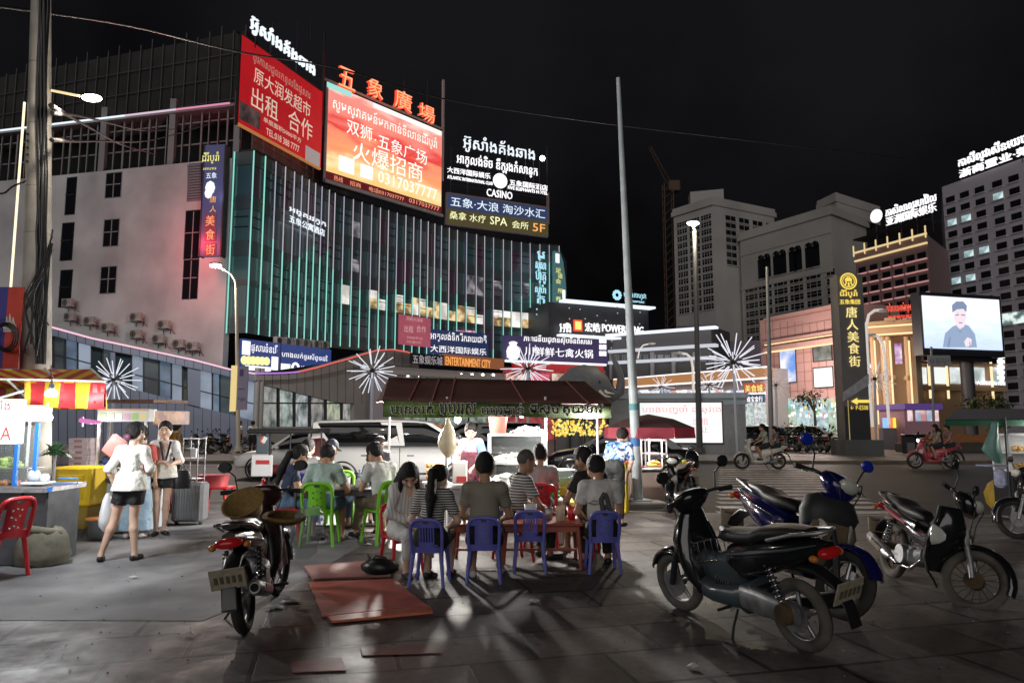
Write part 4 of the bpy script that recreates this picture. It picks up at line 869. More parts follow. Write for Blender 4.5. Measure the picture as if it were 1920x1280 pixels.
b=MB();vbox(b,PY,1584,1632,0,zt,0,0,.9);b.build('slab',mat('pylon_grey',(.14,.135,.13),.45,noise=.15,scale=1.5),py,True)
b=MB();a0,a1,a2,a3=PY.at(1581,752,.03),PY.at(1629,722,.03),PY.at(1629,700,.03),PY.at(1581,735,.03);b.slab([a0,a1,a2,a3],PY.n*-.02);b.build('silver_band',mat('brushed_silver',(.5,.5,.52),.35,.6,noise=.3,scale=3),py,True)
b=MB();vbox(b,PY,1585,1632,.6,PY.at(1600,762).z,0,.035,.02);b.build('dark_panel',mat('pylon_dark',(.03,.03,.032),.4),py,True)
b=MB();c=PY.at(1591,527,.06);b.torus(c,PY.n,.40,.035,0,24,6);b.torus(c,PY.n,.30,.02,0,24,6)
for sx in(-1,1):b.tube([c+V((sx*.02,0,.22)),c+V((sx*.16,0,.1)),c+V((sx*.12,0,-.1)),c+V((sx*.2,0,-.22))],.03,5)
b.box(c+V((0,0,.08)),(.2,.04,.16));b.box(c+V((0,0,-.16)),(.06,.04,.2));b.build('emblem',E_gold,py,True)
b=MB();b.sign(PY,1576,1608,558,543,'ដំរីប្រាំ',0,.05,.03);b.sign(PY,1575,1613,570,561,'五象集团',0,.05,.03);b.build('lettering',E_gold,py,True)
for t,y in zip('唐人美食街',(575,598,621,643,667)):
 b=MB();xx=1587+(y-575)*.065;b.sign(PY,xx,xx+21,y+20,y,t,0,.05,.03);b.build('letter',glow('gold_letter',(1,.80,.30),1.1),py,True)
b=MB();c=PY.at(1596,752,.06);e=.027
b.slab([c,c+V((.32,0,.17)),c+V((.32,0,.07)),c+V((.92,0,.07)),c+V((.92,0,-.07)),c+V((.32,0,-.07)),c+V((.32,0,-.17))],(0,.02,0));b.sign(PY,1595,1628,768,760,'← P-E508',0,.06);b.build('arrow',E_gold,py,True)
b=MB();p=PY.at(1592,792,.05);b.cyl((p.x,p.y,.7),(p.x,p.y,PY.at(1592,750).z),.02,n=6);b.build('light_strip',glow('dim_gold',(.6,.45,.15),.6),py,True)
b=MB();vbox(b,PY,1582,1655,0,PY.at(1600,824).z,0,.35,1.6);b.build('plinth',mat('plinth_grey',(.10,.105,.105),.6),py,True)
PL2=pl(1735,46.5,1880,48.2)
lm=thing('mast_screen','big bright screen showing a man with dark hair, on one thick dark post','screen',PL2 .at(1818,840))
b=MB();b.pane(PL2,1731,1884,547,665,0,-.05,.75);b.build('cabinet',mat('cabinet_black',(.015,.016,.022),.5),lm,True)
b=MB()
for k in range(6):p=PL2 .at(1733,560+k*18,-.4);b.tube([p+V((-.12,-.3,.35)),p+V((-.12,.5,-.35))],.04,5)
b.build('truss',M_gpole,lm,True)
b=MB();b.pane(PL2,1735,1880,554,652,0,.03,.05);b.build('screen',screen_mat('video_picture',[(0,(.62,.75,1)),(.4,(.75,.88,1)),(.75,(.95,.98,1)),(1,(.9,.96,1))],1.15,0,.8),lm,True)
def poly_on(mb,P,pts,m,off):mb.slab([P.at(x,y,off)for x,y in pts],P.n*-.01,m)
b=MB()
poly_on(b,PL2,[(1768,651),(1772,625),(1786,612),(1800,606),(1816,610),(1828,626),(1832,651)],0,.05)
poly_on(b,PL2,[(1790,580),(1810,580),(1812,595),(1808,612),(1800,617),(1793,610),(1789,597)],1,.055)
poly_on(b,PL2,[(1786,586),(1785,572),(1793,565),(1806,565),(1813,573),(1812,585),(1806,579),(1794,580)],2,.06)
poly_on(b,PL2,[(1808,640),(1814,632),(1822,636),(1821,648),(1811,650)],1,.06)
poly_on(b,PL2,[(1812,633),(1808,618),(1811,617),(1815,632)],0,.065)
for q_ in(([(1791,590),(1798,589),(1798,591),(1791,592)]),([(1802,589),(1810,590),(1810,592),(1802,591)]),([(1798,604),(1805,604),(1804,606),(1798,606)]),([(1795,588),(1795,587),(1797,587),(1797,588)])):poly_on(b,PL2,q_,2,.065)
for q_ in([(1776,651),(1780,632),(1783,632),(1780,651)],[(1818,651),(1817,640),(1819,640),(1821,651)],[(1795,618),(1800,624),(1806,618),(1800,621)]):poly_on(b,PL2,q_,2,.06)
b.build('picture',[glow('jumper_blue',(.33,.43,.62),1),glow('face_tone',(.95,.78,.86),1.05),glow('hair_blue',(.24,.31,.46),1)],lm,True)
b=MB();p=PL2 .at(1820,792,-1.2);b.cyl((p.x,p.y,0),(p.x,p.y,PL2 .at(1820,668).z),.42,n=16);b.build('post',mat('mast_grey',(.05,.05,.06),.5),lm,True);b=MB();b.pane(PL2,1780,1860,665,676,0,-.4,1.4);b.build('bracket',M_dark,lm,True)
sg=thing('sign_board','small grey board on a thin pole below the mast screen','sign',at(1753,848,38));P=pl(1738,38,1790,38);b=MB();b.tube([at(1753,848,38),at(1746,650,38)],.06,8);b.build('pole',M_gpole,sg,True);b=MB();b.pane(P,1741,1783,666,686,0,.1,.06);b.sign(P,1755,1780,683,670,'ផ្លូវ',1,.12);b.torus(P.at(1748,677,.12),(0,1,0),.09,.02,1,12,5);b.build('board',[mat('board_grey',(.28,.28,.30),.6),mat('board_mark',(.14,.14,.16),.6)],sg,True)
PQ=pl(1140,38.6,1402,37.6)
kq=thing('grey_kiosk','long flat grey kiosk cabin behind the burgundy parasol','kiosk',PQ.at(1280,850));b=MB();b.pane(PQ,1143,1401,746,851,0,0,2.6);b.pane(PQ,1141,1403,737,747,1,.1,2.9);b.pane(PQ,1357,1401,750,758,1,.05,.06)
b.pane(PQ,1356,1357,748,850,1,.03,.05);b.build('cabin',[mat('kiosk_grey',(.32,.33,.335),.6,noise=.1),mat('kiosk_trim',(.40,.47,.52),.5)],kq,True)
bq=thing('lit_banner','glowing white banner with pink Khmer letters fixed on the grey kiosk','banner',PQ.at(1278,830));b=MB();b.pane(PQ,1199,1357,753,832,1,.06,.06);b.pane(PQ,1201,1355,755,829,0,.1,.05);b.build('light_box',[em_noise('white_banner',(.80,.86,.84),(1,.98,.97),1.12,.5,mis=True),M_dark],bq,True)
b=MB();b.sign(PQ,1204,1352,776,759,'ហាងបញ្ចាំ ដៃឆ្វេង',0,.13);b.sign(PQ,1299,1328,796,783,'出租',0,.13);b.sign(PQ,1299,1328,811,799,'转让',0,.13);b.build('lettering',glow('rose_letter',(.95,.42,.45),1),bq,True)
up=thing('utility_pole','thick concrete utility pole wrapped in black cables at the left edge','utility pole',gnd(63,1010));U=gnd(63,1010);UY=U.y
b=MB();pt=at(78,-80,UY);b.tube([U,U.lerp(pt,.4),U.lerp(pt,.75),pt],[.215,.185,.15,.122],18)
for k in range(5):c=U.lerp(pt,.62+k*.012);b.cyl(c+V((-.06,-.16,0)),c+V((-.06,-.17,0)),.018,n=8,m=1)
b.build('shaft',[mat('pole_concrete',(.36,.34,.31),.85,noise=.3,scale=2.5),M_void],up,True)
b=MB();rnd.seed(21)
for k in range(9):
 o=V((.10+.03*(k%4),-.12-.02*(k%3),0));P_=[U.lerp(pt,t)+o*(1.15-.45*t)+V((rnd.uniform(-.02,.03),rnd.uniform(-.02,.02),0))for t in(.28,.4,.5,.6,.7,.8,.9,1.0)];b.tube(P_,rnd.uniform(.014,.03),6)
for k in range(10):
 a=at(98+rnd.uniform(-4,2),rnd.uniform(430,480),UY-.2);q=at(rnd.uniform(44,92),rnd.uniform(600,690),UY-.25);mid=(a+q)/2+V((rnd.uniform(-.25,.06),-.05,rnd.uniform(-.35,.1)));b.tube([a,a.lerp(mid,.6)+V((.02,0,0)),mid,mid.lerp(q,.5),q],.011,5)
for k in range(3):
 c=at(8+k*2,632,UY-.4);b.torus(c,(0.2,1,.1),.16+.02*k,.012,0,20,5)
b.build('cables',M_black,up,True)
b=MB();b.tube([at(97,170,UY),at(148,180,UY-.5)],.018,8);b.ell(at(172,184,UY-.7),(.14,.09,.045),1,12);b.build('lamp_arm',[mat('lit_arm',(.8,.65,.4),.5,em=(1,.75,.4),es=.9),E_lamp],up,True)  # the lamp's warm light on the arm is put into its material
lamp('pole_lamp_light',at(172,190,UY-.7)+V((0,0,-.15)),100,(1,.88,.7),.08,up)
b=MB();b.cyl(at(46,192,UY-.1),at(20,540,UY-.15),.016,n=6);b.build('light_strip',glow('lamp_strip',(1,.84,.55),1.5),up,True)
b=MB();
for t in(.5,.58,.69,.8):c=U.lerp(pt,t);b.torus(c,(0,0,1),.215-.1*t,.012,0,18,5)
b.build('strap',M_dark,up,True)
fg=thing('flag','national flag cloth in blue and red with a white temple at the left edge','flag',at(10,690,UY-.3));P=pl(-40,UY-.3,40,UY-.3)
b=MB();b.pane(P,-60,4,538,690,0,0,.015);b.pane(P,4,33,538,690,1,.002,.015)
poly_on(b,P,[(6,622),(6,610),(10,606),(12,592),(15,606),(18,588),(21,606),(24,594),(27,606),(30,610),(30,622)],2,.012);b.build('cloth',[mat('flag_blue',(.05,.04,.22),.7),mat('flag_red',(.50,.05,.03),.7,noise=.15),mat('flag_white',(.6,.58,.55),.7)],fg,True)
def wire(label,pts,r=.012,m=None):
 P_=[at(*p)for p in pts];Q=[]
 for i in range(len(P_)-1):
  for k in range(6):
   t=k/6;a,b_,c,d=P_[max(i-1,0)],P_[i],P_[i+1],P_[min(i+2,len(P_)-1)]
   Q.append(.5*((2*b_)+(c-a)*t+(2*a-5*b_+4*c-d)*t*t+(3*b_-a-3*c+d)*t**3))
 Q.append(P_[-1]);b=MB();b.tube(Q,r,5);single(b,'overhead_wire',m or M_black,label,'wire')
wire('black wire sagging across the night sky above the roof signs',[(-20,10,12),(240,48,16),(450,98,20),(640,130,24),(830,185,28),(1010,215,32),(1200,240,36),(1500,275,42),(1700,298,46)],.03)
M_wg=mat('grey_wire',(.16,.14,.14),.7)
wire('thick grey wire dropping from the utility pole to a bracket on the white wall',[(96,198,8.3),(160,235,18),(230,272,34),(292,290,51)],.035,M_wg)
wire('thin grey wire running level from the utility pole to the dark storey',[(97,263,8.3),(180,265,20),(290,262,36),(395,232,50)],.03,M_wg)
wire('thin wire sloping from the utility pole past the street lamp head',[(98,212,8.3),(170,222,18),(270,245,34),(330,242,50)],.03,M_wg)
wire('short black wire hanging at the left frame edge beside the pole',[(-12,362,8.1),(8,362,8.1),(24,350,8.15),(48,340,8.25)],.012)
# ================================================================ motorcycles and cars
def sup(c,s,e):return math.copysign(abs(c)**(2/e),c),math.copysign(abs(s)**(2/e),s)
def ringx(x,z,hw,hh,e=2.4,n=16,y=0.,tilt=0.):
 o=[]
 for k in range(n):
  w=2*math.pi*k/n;c,s=sup(math.cos(w),math.sin(w),e);o.append(V((x+tilt*s*hh,y+c*hw,z+s*hh)))
 return o
def ringz(z,x,hx,hy,e=2.4,n=16,y=0.,tilt=0.):
 o=[]
 for k in range(n):
  w=2*math.pi*k/n;c,s=sup(math.cos(w),math.sin(w),e);o.append(V((x+c*hx,y+s*hy,z+tilt*c*hx)))
 return o
def arcfender(mb,cx,cz,rad,a0,a1,hw,m=0,th=.012,n=12):
 rings=[]
 for i in range(n+1):
  a=R(a0+(a1-a0)*i/n);d=V((math.cos(a),0,math.sin(a)));c=V((cx,0,cz));ring=[]
  k=hw*(.75+.25*math.sin(math.pi*i/n))
  for y,e in((-k,-.035),(-k*.75,-.006),(0,.006),(k*.75,-.006),(k,-.035)):ring.append(c+d*(rad+e)+V((0,y,0)))
  for y,e in((k,-.035-th),(k*.7,-.006-th),(0,.004-th),(-k*.7,-.006-th),(-k,-.035-th)):ring.append(c+d*(rad+e)+V((0,y,0)))
  rings.append(ring)
 mb.loft(rings,m)
def spring(mb,a,b,r,turns,wr,m=0):
 a,b=V(a),V(b);x,y=frame(b-a);pts=[]
 for k in range(turns*8+1):
  w=k*math.pi/4;pts.append(a.lerp(b,k/(turns*8))+(x*math.cos(w)+y*math.sin(w))*r)
 mb.tube(pts,wr,5,m)
M_mud=mat('muddy_metal',(.10,.065,.035),.8,.2,noise=.4,scale=9)
M_alu=mat('dull_aluminium',(.42,.42,.43),.42,.8,noise=.3,scale=14)
M_tail=mat('red_lens',(.35,.01,.012),.15,em=(.6,.01,.01),es=.06)
M_lens=mat('clear_lens',(.55,.55,.50),.08,spec=1.,coat=.5)
M_plate=mat('number_plate',(.34,.30,.22),.6,noise=.25,scale=20)
M_seat=mat('seat_vinyl',(.014,.014,.015),.5,noise=.2,scale=30)
M_tyre=mat('worn_tyre',(.028,.026,.024),.85,noise=.4,scale=12)
M_tyred=mat('dusty_tyre',(.10,.092,.08),.9,noise=.35,scale=9)
M_mirror=mat('mirror_back',(.02,.02,.022),.25)
def moto(name,label,loc,hd,body,accent,style='scooter',steer=0.,lean=0.,group=None,wheel='alloy',tyre=None,mirror=None,shield=None,detail=True,Rw=.285,sc=1.,rim=None,plate=True,seatm=None):
 t=thing(name,label,'motorcycle' if style=='under' else 'scooter',loc,hd,group,lean,sc)
 tyre=tyre or M_tyre;mirror=mirror or M_mirror;shield=shield or body;rim=rim or M_alu;fx,rx_=.66,-.60
 piv=Matrix.Translation((.50,0,0))@Matrix.Rotation(steer,4,Matrix.Rotation(R(-25),3,'Y')@V((0,0,1)))@Matrix.Translation((-.50,0,0))
 def st(mb):mb.v=[piv@p for p in mb.v];return mb
 def wheel_(x,nm,steerit):
  b=MB();b.torus((x,0,Rw),(0,1,0),Rw-.04,.044,0,36 if detail else 20,10);(st(b)if steerit else b);w=b.build(nm,tyre,t)
  b=MB();b.torus((x,0,Rw),(0,1,0),Rw-.075,.017,0,36 if detail else 20,6);b.cyl((x,-.05,Rw),(x,.05,Rw),.045,n=14)
  if wheel=='alloy':
   for k in range(5):
    w_=k*1.2566+.3;b.tube([(x+.03*math.cos(w_),0,Rw+.03*math.sin(w_)),(x+(Rw-.08)*math.cos(w_),0,Rw+(Rw-.08)*math.sin(w_))],[.022,.013],6)
  else:
   for k in range(18):
    w_=k*.349;e=.03 if k%2 else-.03;b.tube([(x+.04*math.cos(w_+.5),e,Rw+.04*math.sin(w_+.5)),(x+(Rw-.08)*math.cos(w_),0,Rw+(Rw-.08)*math.sin(w_))],.0035,4)
   b.cyl((x,-.04,Rw),(x,.055,Rw),.085,.075,18,1)
  b.cyl((x,.056,Rw),(x,.062,Rw),.11 if wheel=='alloy' else .05,n=20,m=1 if wheel!='alloy' else 0);(st(b)if steerit else b);b.build('rim',[rim,M_mud],w)
 wheel_(fx,'front_wheel',True);wheel_(rx_,'rear_wheel',False)
 b=MB()
 for s in(-1,1):b.tube([(.47,s*.085,.68),(.60,s*.085,.42),(fx,s*.085,Rw)],[.024,.028,.024],10)
 b.cyl((.47,-.1,.68),(.47,.1,.68),.03,n=8);st(b).build('fork',M_alu if style=='under' else M_dark,t)
 b=MB();arcfender(b,fx,Rw,Rw+.045,-5 if style=='under' else 20,165,.075);st(b).build('front_fender',body,t)
 b=MB();k=1.0 if style=='scooter' else .82
 b.loft([ringz(.24,.30,.05,.12*k,3,tilt=.1),ringz(.36,.33,.06,.19*k,3),ringz(.52,.39,.085,.215*k,2.6),ringz(.66,.43,.10,.20*k,2.5),ringz(.78,.44,.09,.15*k,2.4),ringz(.88,.42,.06,.10,2.4)])
 o=b.build('leg_shield',shield,t)
 b=MB()
 for s in(-1,1):b.loft([ringx(.47,.60,.03,.10,2,10,s*.15),ringx(.54,.60,.02,.07,2,10,s*.12),ringx(.57,.60,.005,.03,2,10,s*.09)])
 b.build('indicator',M_lens,o)
 b=MB();b.loft([ringz(.86,.42,.06,.08),ringz(.93,.40,.10,.14,2.6),ringz(1.0,.37,.11,.16,2.6),ringz(1.05,.33,.07,.11,2.4),ringz(1.06,.32,.01,.02)]);st(b);cw=b.build('handlebar_cowl',body,t)
 b=MB();b.ell((.475,0,.965),(.05,.105,.065),0,14,Matrix.Rotation(R(20),3,'Y'));st(b).build('headlight',M_lens,cw)
 for s in(-1,1):
  b=MB();b.tube([(.36,s*.1,1.0),(.31,s*.22,1.015),(.26,s*.36,1.0)],.014,8);b.tube([(.285,s*.25,1.008),(.26,s*.37,1.0)],.021,10,1);b.tube([(.345,s*.2,1.01),(.35,s*.30,.99),(.335,s*.36,.975)],.006,5,2);b.tube([(.34,s*.2,1.0),(.43,s*.19,1.03),(.50,s*.12,.96),(.50,s*.06,.80),(.52,s*.07,.62)],.005,5,1);st(b).build('grip',[M_dark,M_rub,M_alu],t)
  b=MB();b.tube([(.32,s*.24,1.02),(.33,s*.27,1.14),(.30,s*.33,1.20)],.007,6,1);b.ell((.30,s*.35,1.225),(.018,.07,.048),0,14);b.lathe([(0,0),(.05,0)],(.281,s*.35,1.225),(-1,0,0),12,1);st(b).build('mirror',[mirror,M_dark,M_chrome],t)
 if style=='scooter':
  b=MB();b.loft([ringx(.34,.30,.11,.09,3),ringx(.15,.27,.15,.07,4),ringx(-.10,.29,.155,.09,3.5),ringx(-.28,.36,.14,.10,3)]);b.build('footboard',body if not accent else accent,t)
  b=MB();b.loft([ringx(.36,.46,.06,.12,2.4),ringx(.14,.44,.075,.13,2.4),ringx(-.04,.48,.10,.16,2.4),ringx(-.16,.52,.13,.15,2.6)]);b.build('tunnel',accent or body,t)
  b=MB();b.loft([ringx(-.02,.55,.09,.12,2.6),ringx(-.2,.58,.155,.15,2.6),ringx(-.42,.635,.165,.13,2.6),ringx(-.65,.70,.14,.10,2.5),ringx(-.84,.755,.085,.065,2.4),ringx(-.93,.775,.04,.035,2.2)]);bp=b.build('tail_body',body,t)
  b=MB()
  for s in(-1,1):b.tube([(-.1,s*.15,.62),(-.4,s*.172,.68),(-.7,s*.14,.745),(-.88,s*.08,.79)],[.008,.014,.012,.005],6)
  b.build('side_trim',accent or M_alu,bp)
 else:
  b=MB();b.loft([ringx(.36,.58,.06,.11,2.4),ringx(.12,.50,.075,.085,2.4),ringx(-.05,.53,.09,.10,2.4),ringx(-.2,.60,.11,.10,2.6)]);b.build('tunnel',body,t)
  b=MB();b.loft([ringx(-.05,.60,.08,.10,2.6),ringx(-.25,.63,.125,.11,2.6),ringx(-.5,.69,.12,.085,2.5),ringx(-.75,.745,.09,.06,2.4),ringx(-.90,.775,.05,.035,2.2)]);bp=b.build('tail_body',body,t)
  b=MB()
  for s in(-1,1):b.tube([(-.18,s*.115,.62),(-.45,s*.125,.68),(-.75,s*.092,.74)],[.01,.026,.008],6)
  b.build('side_trim',accent or M_alu,bp)
 b=MB();hw=.135 if style=='scooter' else .12
 b.loft([ringx(.07,.715,hw*.45,.03,2.6),ringx(0,.735,hw*.75,.05,2.8),ringx(-.15,.745,hw*.98,.055,3),ringx(-.32,.765,hw*1.05,.055,3),ringx(-.42,.805,hw*1.02,.055,3),ringx(-.62,.835,hw*.9,.045,3),ringx(-.78,.85,hw*.6,.03,2.6)]);b.build('seat',seatm or M_seat,t)
 b=MB();b.tube([(-.50,.135,.78),(-.72,.13,.845),(-.90,.09,.875),(-.94,0,.88),(-.90,-.09,.875),(-.72,-.13,.845),(-.50,-.135,.78)],.014,8);b.build('grab_rail',M_alu if style=='scooter' else M_chrome,t)
 b=MB();b.ell((-.915,0,.735),(.05,.105,.042),0,14);b.ell((-.885,.125,.71),(.035,.03,.025),1,8);b.ell((-.885,-.125,.71),(.035,.03,.025),1,8);b.build('tail_light',[M_tail,mat('amber_lens',(.5,.18,.03),.2)],t)
 b=MB();b.loft([ringx(-.55,.60,.07,.03,3),ringx(-.80,.60,.065,.025,3),ringx(-.95,.52,.06,.02,3),ringx(-1.02,.40,.055,.012,3),ringx(-1.05,.28,.055,.008,3)]);b.build('rear_fender',M_black,t)
 if plate:
  b=MB();rm=Matrix.Rotation(R(-22),3,'Y');b.box((-1.025,0,.50),(.012,.25,.165),0,rm,.004)
  vs0=len(b.v);b.text('1AB' if False else '2C',(-1.045,-.09,.46),(0,-1,0),(-.37,0,.93),.05,.06,1)if False else None
  for k in range(5):b.box((-1.034,-.085+k*.042,.495),(.006,.022,.055),1,rm)
  b.box((-1.04,0,.548),(.006,.16,.016),1,rm);b.build('number_plate',[M_plate,mat('plate_ink',(.10,.085,.06),.7)],t)
 b=MB();b.box((-.22,0,.31),(.34,.19,.18),0,None,.04);b.cyl((-.02,0,.33),(.16,0,.37),.075,.065,14)
 for k in range(6):b.cyl((.0+k*.025,0,.335+k*.005),(.012+k*.025,0,.337+k*.005),.092,n=14)
 b.cyl((-.22,-.13,.30),(-.22,.13,.30),.10,n=18);b.build('engine',M_alu if style=='under' else M_dark,t)
 b=MB();y=.115
 if style=='scooter':b.loft([ringx(-.18,.32,.04,.085,3,14,y),ringx(-.35,.31,.05,.095,3,14,y),ringx(-.55,.295,.045,.08,3,14,y),ringx(-.68,.285,.03,.055,3,14,y)]);b.cyl((-.60,y+.02,.29),(-.60,y+.06,.29),.075,n=18,m=1)
 else:
  b.box((-.42,y,.29),(.40,.03,.055),0,None,.012);b.box((-.42,y+.01,.30),(.46,.05,.10),0,None,.03);b.box((-.42,-y,.29),(.40,.03,.05),0,None,.012)
 b.build('swing_arm',[M_alu,M_mud],t)
 for s in(-1,1)if style=='under' else(1,):
  b=MB();yy=s*.125;b.cyl((-.57,yy,.32),(-.50,yy,.48),.014,n=8);b.cyl((-.53,yy,.44),(-.46,yy,.62),.018,n=8);spring(b,(-.555,yy,.36),(-.47,yy,.60),.03,7,.006,1);b.build('shock_absorber',[M_dark,M_chrome if detail else M_alu],t)
 b=MB();yy=-.15;b.tube([(.10,-.06,.30),(.02,-.11,.20),(-.2,-.135,.20),(-.36,yy,.24)],.017,8,1);b.loft([ringx(-.34,.25,.025,.025,2,12,yy),ringx(-.42,.265,.052,.055,2,12,yy),ringx(-.85,.375,.055,.06,2,12,yy),ringx(-.88,.382,.04,.045,2,12,yy)]);b.cyl((-.87,yy,.38),(-.895,yy,.386),.03,n=12,m=2)
 b.box((-.6,yy-.052,.315),(.26,.012,.06),1,Matrix.Rotation(R(14),3,'Y'),.005);b.build('exhaust',[M_dark if style=='scooter' else M_alu,M_chrome,M_void],t)
 b=MB();b.tube([(-.1,.11,.2),(-.13,.2,.1),(-.17,.27,.012)],.011,6);b.box((-.175,.275,.008),(.06,.035,.012));b.tube([(-.05,.1,.22),(-.05,.26,.22)],.012,6);b.tube([(-.05,-.1,.22),(-.05,-.26,.22)],.012,6);b.build('stand',M_dark,t)
 return t
Ml_blk=mat('black_lacquer',(.008,.009,.010),.16,coat=.6)
Ml_gry=mat('slate_lacquer',(.055,.075,.085),.28,coat=.3)
Ml_blu=mat('blue_lacquer',(.006,.007,.075),.16,coat=.7)
Ml_bm=mat('bright_blue_shell',(.008,.03,.40),.2,coat=.5)
Ml_wht=mat('cream_lacquer',(.62,.60,.52),.25,coat=.5)
Ml_red=mat('red_lacquer',(.44,.07,.09),.3,coat=.5)
def heading(a,b):return math.atan2(b[1]-a[1],b[0]-a[0])
def place(rear,front):
 a,b_=gnd(*rear),gnd(*front);return(a+b_)/2,heading(a,b_),(b_-a).length
c,h,L_=place((1552,1226),(1262,1122));h0=h
m1=moto('scooter','big black and slate grey scooter with a long seat, nearest the camera at the right',V((1.82,5.87,0)),R(117),Ml_blk,Ml_gry,'scooter',R(6),R(-7),tyre=M_tyred,sc=1.02,Rw=.25)
b=MB();
for y in(-.1,.1):b.tube([(.10,y,.70),(.36,y*.9,.62),(.38,y*.9,.48)],.006,5);
for x,z in((.12,.69),(.2,.665),(.28,.64),(.35,.62)):b.tube([(x,-.1,z),(x-.02,-.1,z-.16),(x-.02,.1,z-.16),(x,.1,z)],.005,5)
b.tube([(.12,-.1,.69),(.12,.1,.69)],.005,5);b.tube([(.08,-.1,.54),(.36,-.1,.47)],.005,5);b.tube([(.08,.1,.54),(.36,.1,.47)],.005,5);b.build('wire_basket',M_chrome,m1)
m2=moto('scooter','deep blue scooter with round bright blue mirrors facing the camera',(2.54,6.95,0),R(-79),Ml_blu,Ml_blk,'scooter',R(14),R(-14),mirror=Ml_bm,shield=Ml_blu,sc=1.15,Rw=.25)
b=MB();b.loft([ringz(.28,.42,.03,.13,3),ringz(.45,.47,.05,.185,3),ringz(.58,.50,.05,.20,3),ringz(.66,.50,.03,.18,3)]);b.build('rain_apron',mat('muddy_apron',(.11,.085,.05),.8,noise=.4,scale=8),m2)
b=MB();b.loft([ringz(.60,.40,.11,.20,2.6),ringz(.72,.42,.13,.235,2.6),ringz(.84,.40,.11,.19,2.4),ringz(.88,.38,.04,.08)]);b.build('leg_cover',mat('black_cover',(.02,.02,.021),.6,noise=.3,scale=5),m2)
c,h,L_=place((1700,1078),(1838,1124))
m3=moto('motorcycle','black underbone motorcycle with muddy spoked wheels at the right edge',(3.97,7.2,0),R(-94),Ml_blk,Ml_red,'under',R(48),R(-9),wheel='spoke',tyre=M_tyred,Rw=.285,rim=M_mud,sc=.97)
m4=moto('motorcycle','dark motorcycle seen from behind with a wicker basket tipped on its seat',(-2.16,6.36,0),R(99),mat('dark_maroon',(.03,.012,.012),.3,coat=.4),M_alu,'under',R(-12),R(-7),wheel='alloy',sc=1.0)
b=MB();p=V((-2.24,6.2,.84));b.lathe([(.0,.0),(.10,.0),(.125,.025),(.165,.15),(.178,.158),(.157,.15),(.115,.025),(0,.012)],p,V((-.1,-.62,.75)),24);bk=b
single(bk,'wicker_basket',mat('ochre_wicker',(.24,.15,.045),.85,noise=.3,scale=40,bump=.3),'tipped ochre wicker basket resting on the seat of the dark motorcycle','basket')
b=MB();p=V((-2.0,6.42,.80));b.torus(p,(.1,-.1,1),.17,.018,0,26,8);b.lathe([(.17,.0),(.12,-.05),(0,-.06)],p,(.1,-.1,1),24);single(b,'wicker_tray',MATS['ochre_wicker'],'flat round wicker tray hanging beside the tipped basket on the motorcycle','tray')
b=MB();rnd.seed(4);q=gnd(520,1000);rings=[]
for k in range(9):
 z=.42+k*.055;r=.14*math.sin(math.pi*(k+1.2)/11)+.02;rings.append([V((-1.86+r*math.cos(w*.524)*rnd.uniform(.8,1.15)+.02*k*.3,6.55+r*math.sin(w*.524)*rnd.uniform(.8,1.1),z))for w in range(12)])
b.loft(rings);single(b,'plastic_bag',mat('clear_plastic',(.45,.52,.58),.2,alpha=.32,spec=.9,bump=1.,scale=14),'crumpled clear plastic bag hung on the dark motorcycle near the green chair','bag')
m5=moto('motorcycle','dark motorcycle facing left, parked behind the big scooter near the tall pole',gnd(1274,954),R(-122),Ml_blk,Ml_red,'under',R(15),R(4),wheel='spoke',sc=.95)
m6=moto('motorcycle','dark motorcycle half cut by the right frame edge beside the green chair',V((7.75,10.4,0)),R(195),Ml_blk,Ml_wht,'under',R(-20),R(4),sc=.95)
m7=moto('scooter','cream classic scooter ridden along the road towards the left',V((9.35,27.2,-.12)),R(180),Ml_wht,Ml_wht,'scooter',0,0,seatm=M_seat,detail=False,sc=1.08,plate=False)
m8=moto('scooter','pinkish red scooter ridden along the far kerb behind the right motorcycle',V((16.1,27.6,-.12)),R(180),Ml_red,Ml_red,'scooter',0,0,detail=False,sc=1.1,plate=False)
b=MB();b.ell((.52,0,.97),(.03,.06,.05),0,10);b.build('lit_lamp',E_lamp,m8)
proto_a=moto('parked_scooter','x',(0,0,0),0,Ml_blk,M_alu,'scooter',R(20),0,detail=False)
proto_b=moto('parked_motorcycle','x',(0,0,0),0,mat('dark_green_paint',(.02,.03,.025),.3),M_chrome,'under',R(-15),0,detail=False)
rowR=[(1462,846,80,'a'),(1484,846,95,'b'),(1506,847,85,'a'),(1526,847,100,'b'),(1545,848,78,'a'),(1562,848,92,'b')]
LR=['first parked two-wheeler left in the row between rider and pylon','second parked two-wheeler in the row left of the pylon','third parked two-wheeler in the row left of the pylon','fourth parked two-wheeler in the row left of the pylon','fifth parked two-wheeler in the row, two from the pylon','parked two-wheeler closest to the food street pylon']
LL=['parked two-wheeler nearest the metal rack in the far left row','second parked two-wheeler from the metal rack in the far left row','third two-wheeler in the far left row below the ramp wall','two-wheeler at the right end of the far left row, next to the walkers','lone two-wheeler behind the two walkers on the far left','two-wheeler parked behind the second stall near the ochre jacket']
rowL=[(382,848,60,'b'),(394,849,110,'a'),(408,850,75,'b'),(422,849,120,'a'),(482,848,20,'b'),(352,852,30,'a')]
first={'a':proto_a,'b':proto_b};used=set()
for rows_,labs,gname in((rowR,LR,'two-wheelers parked before the pink mall'),(rowL,LL,'two-wheelers parked along the ramp wall')):
 for(x,y,hd,k),lb in zip(rows_,labs):
  p=gnd(x,y);p.z=0
  if k not in used:used.add(k);o=first[k];o.location=p;o.rotation_euler=(0,0,R(hd));o['label']=lb;o['group']=gname
  else:dup(first[k],p,R(hd),lb,gname)
M_cw=mat('white_car_paint',(.86,.85,.83),.35,coat=.4)
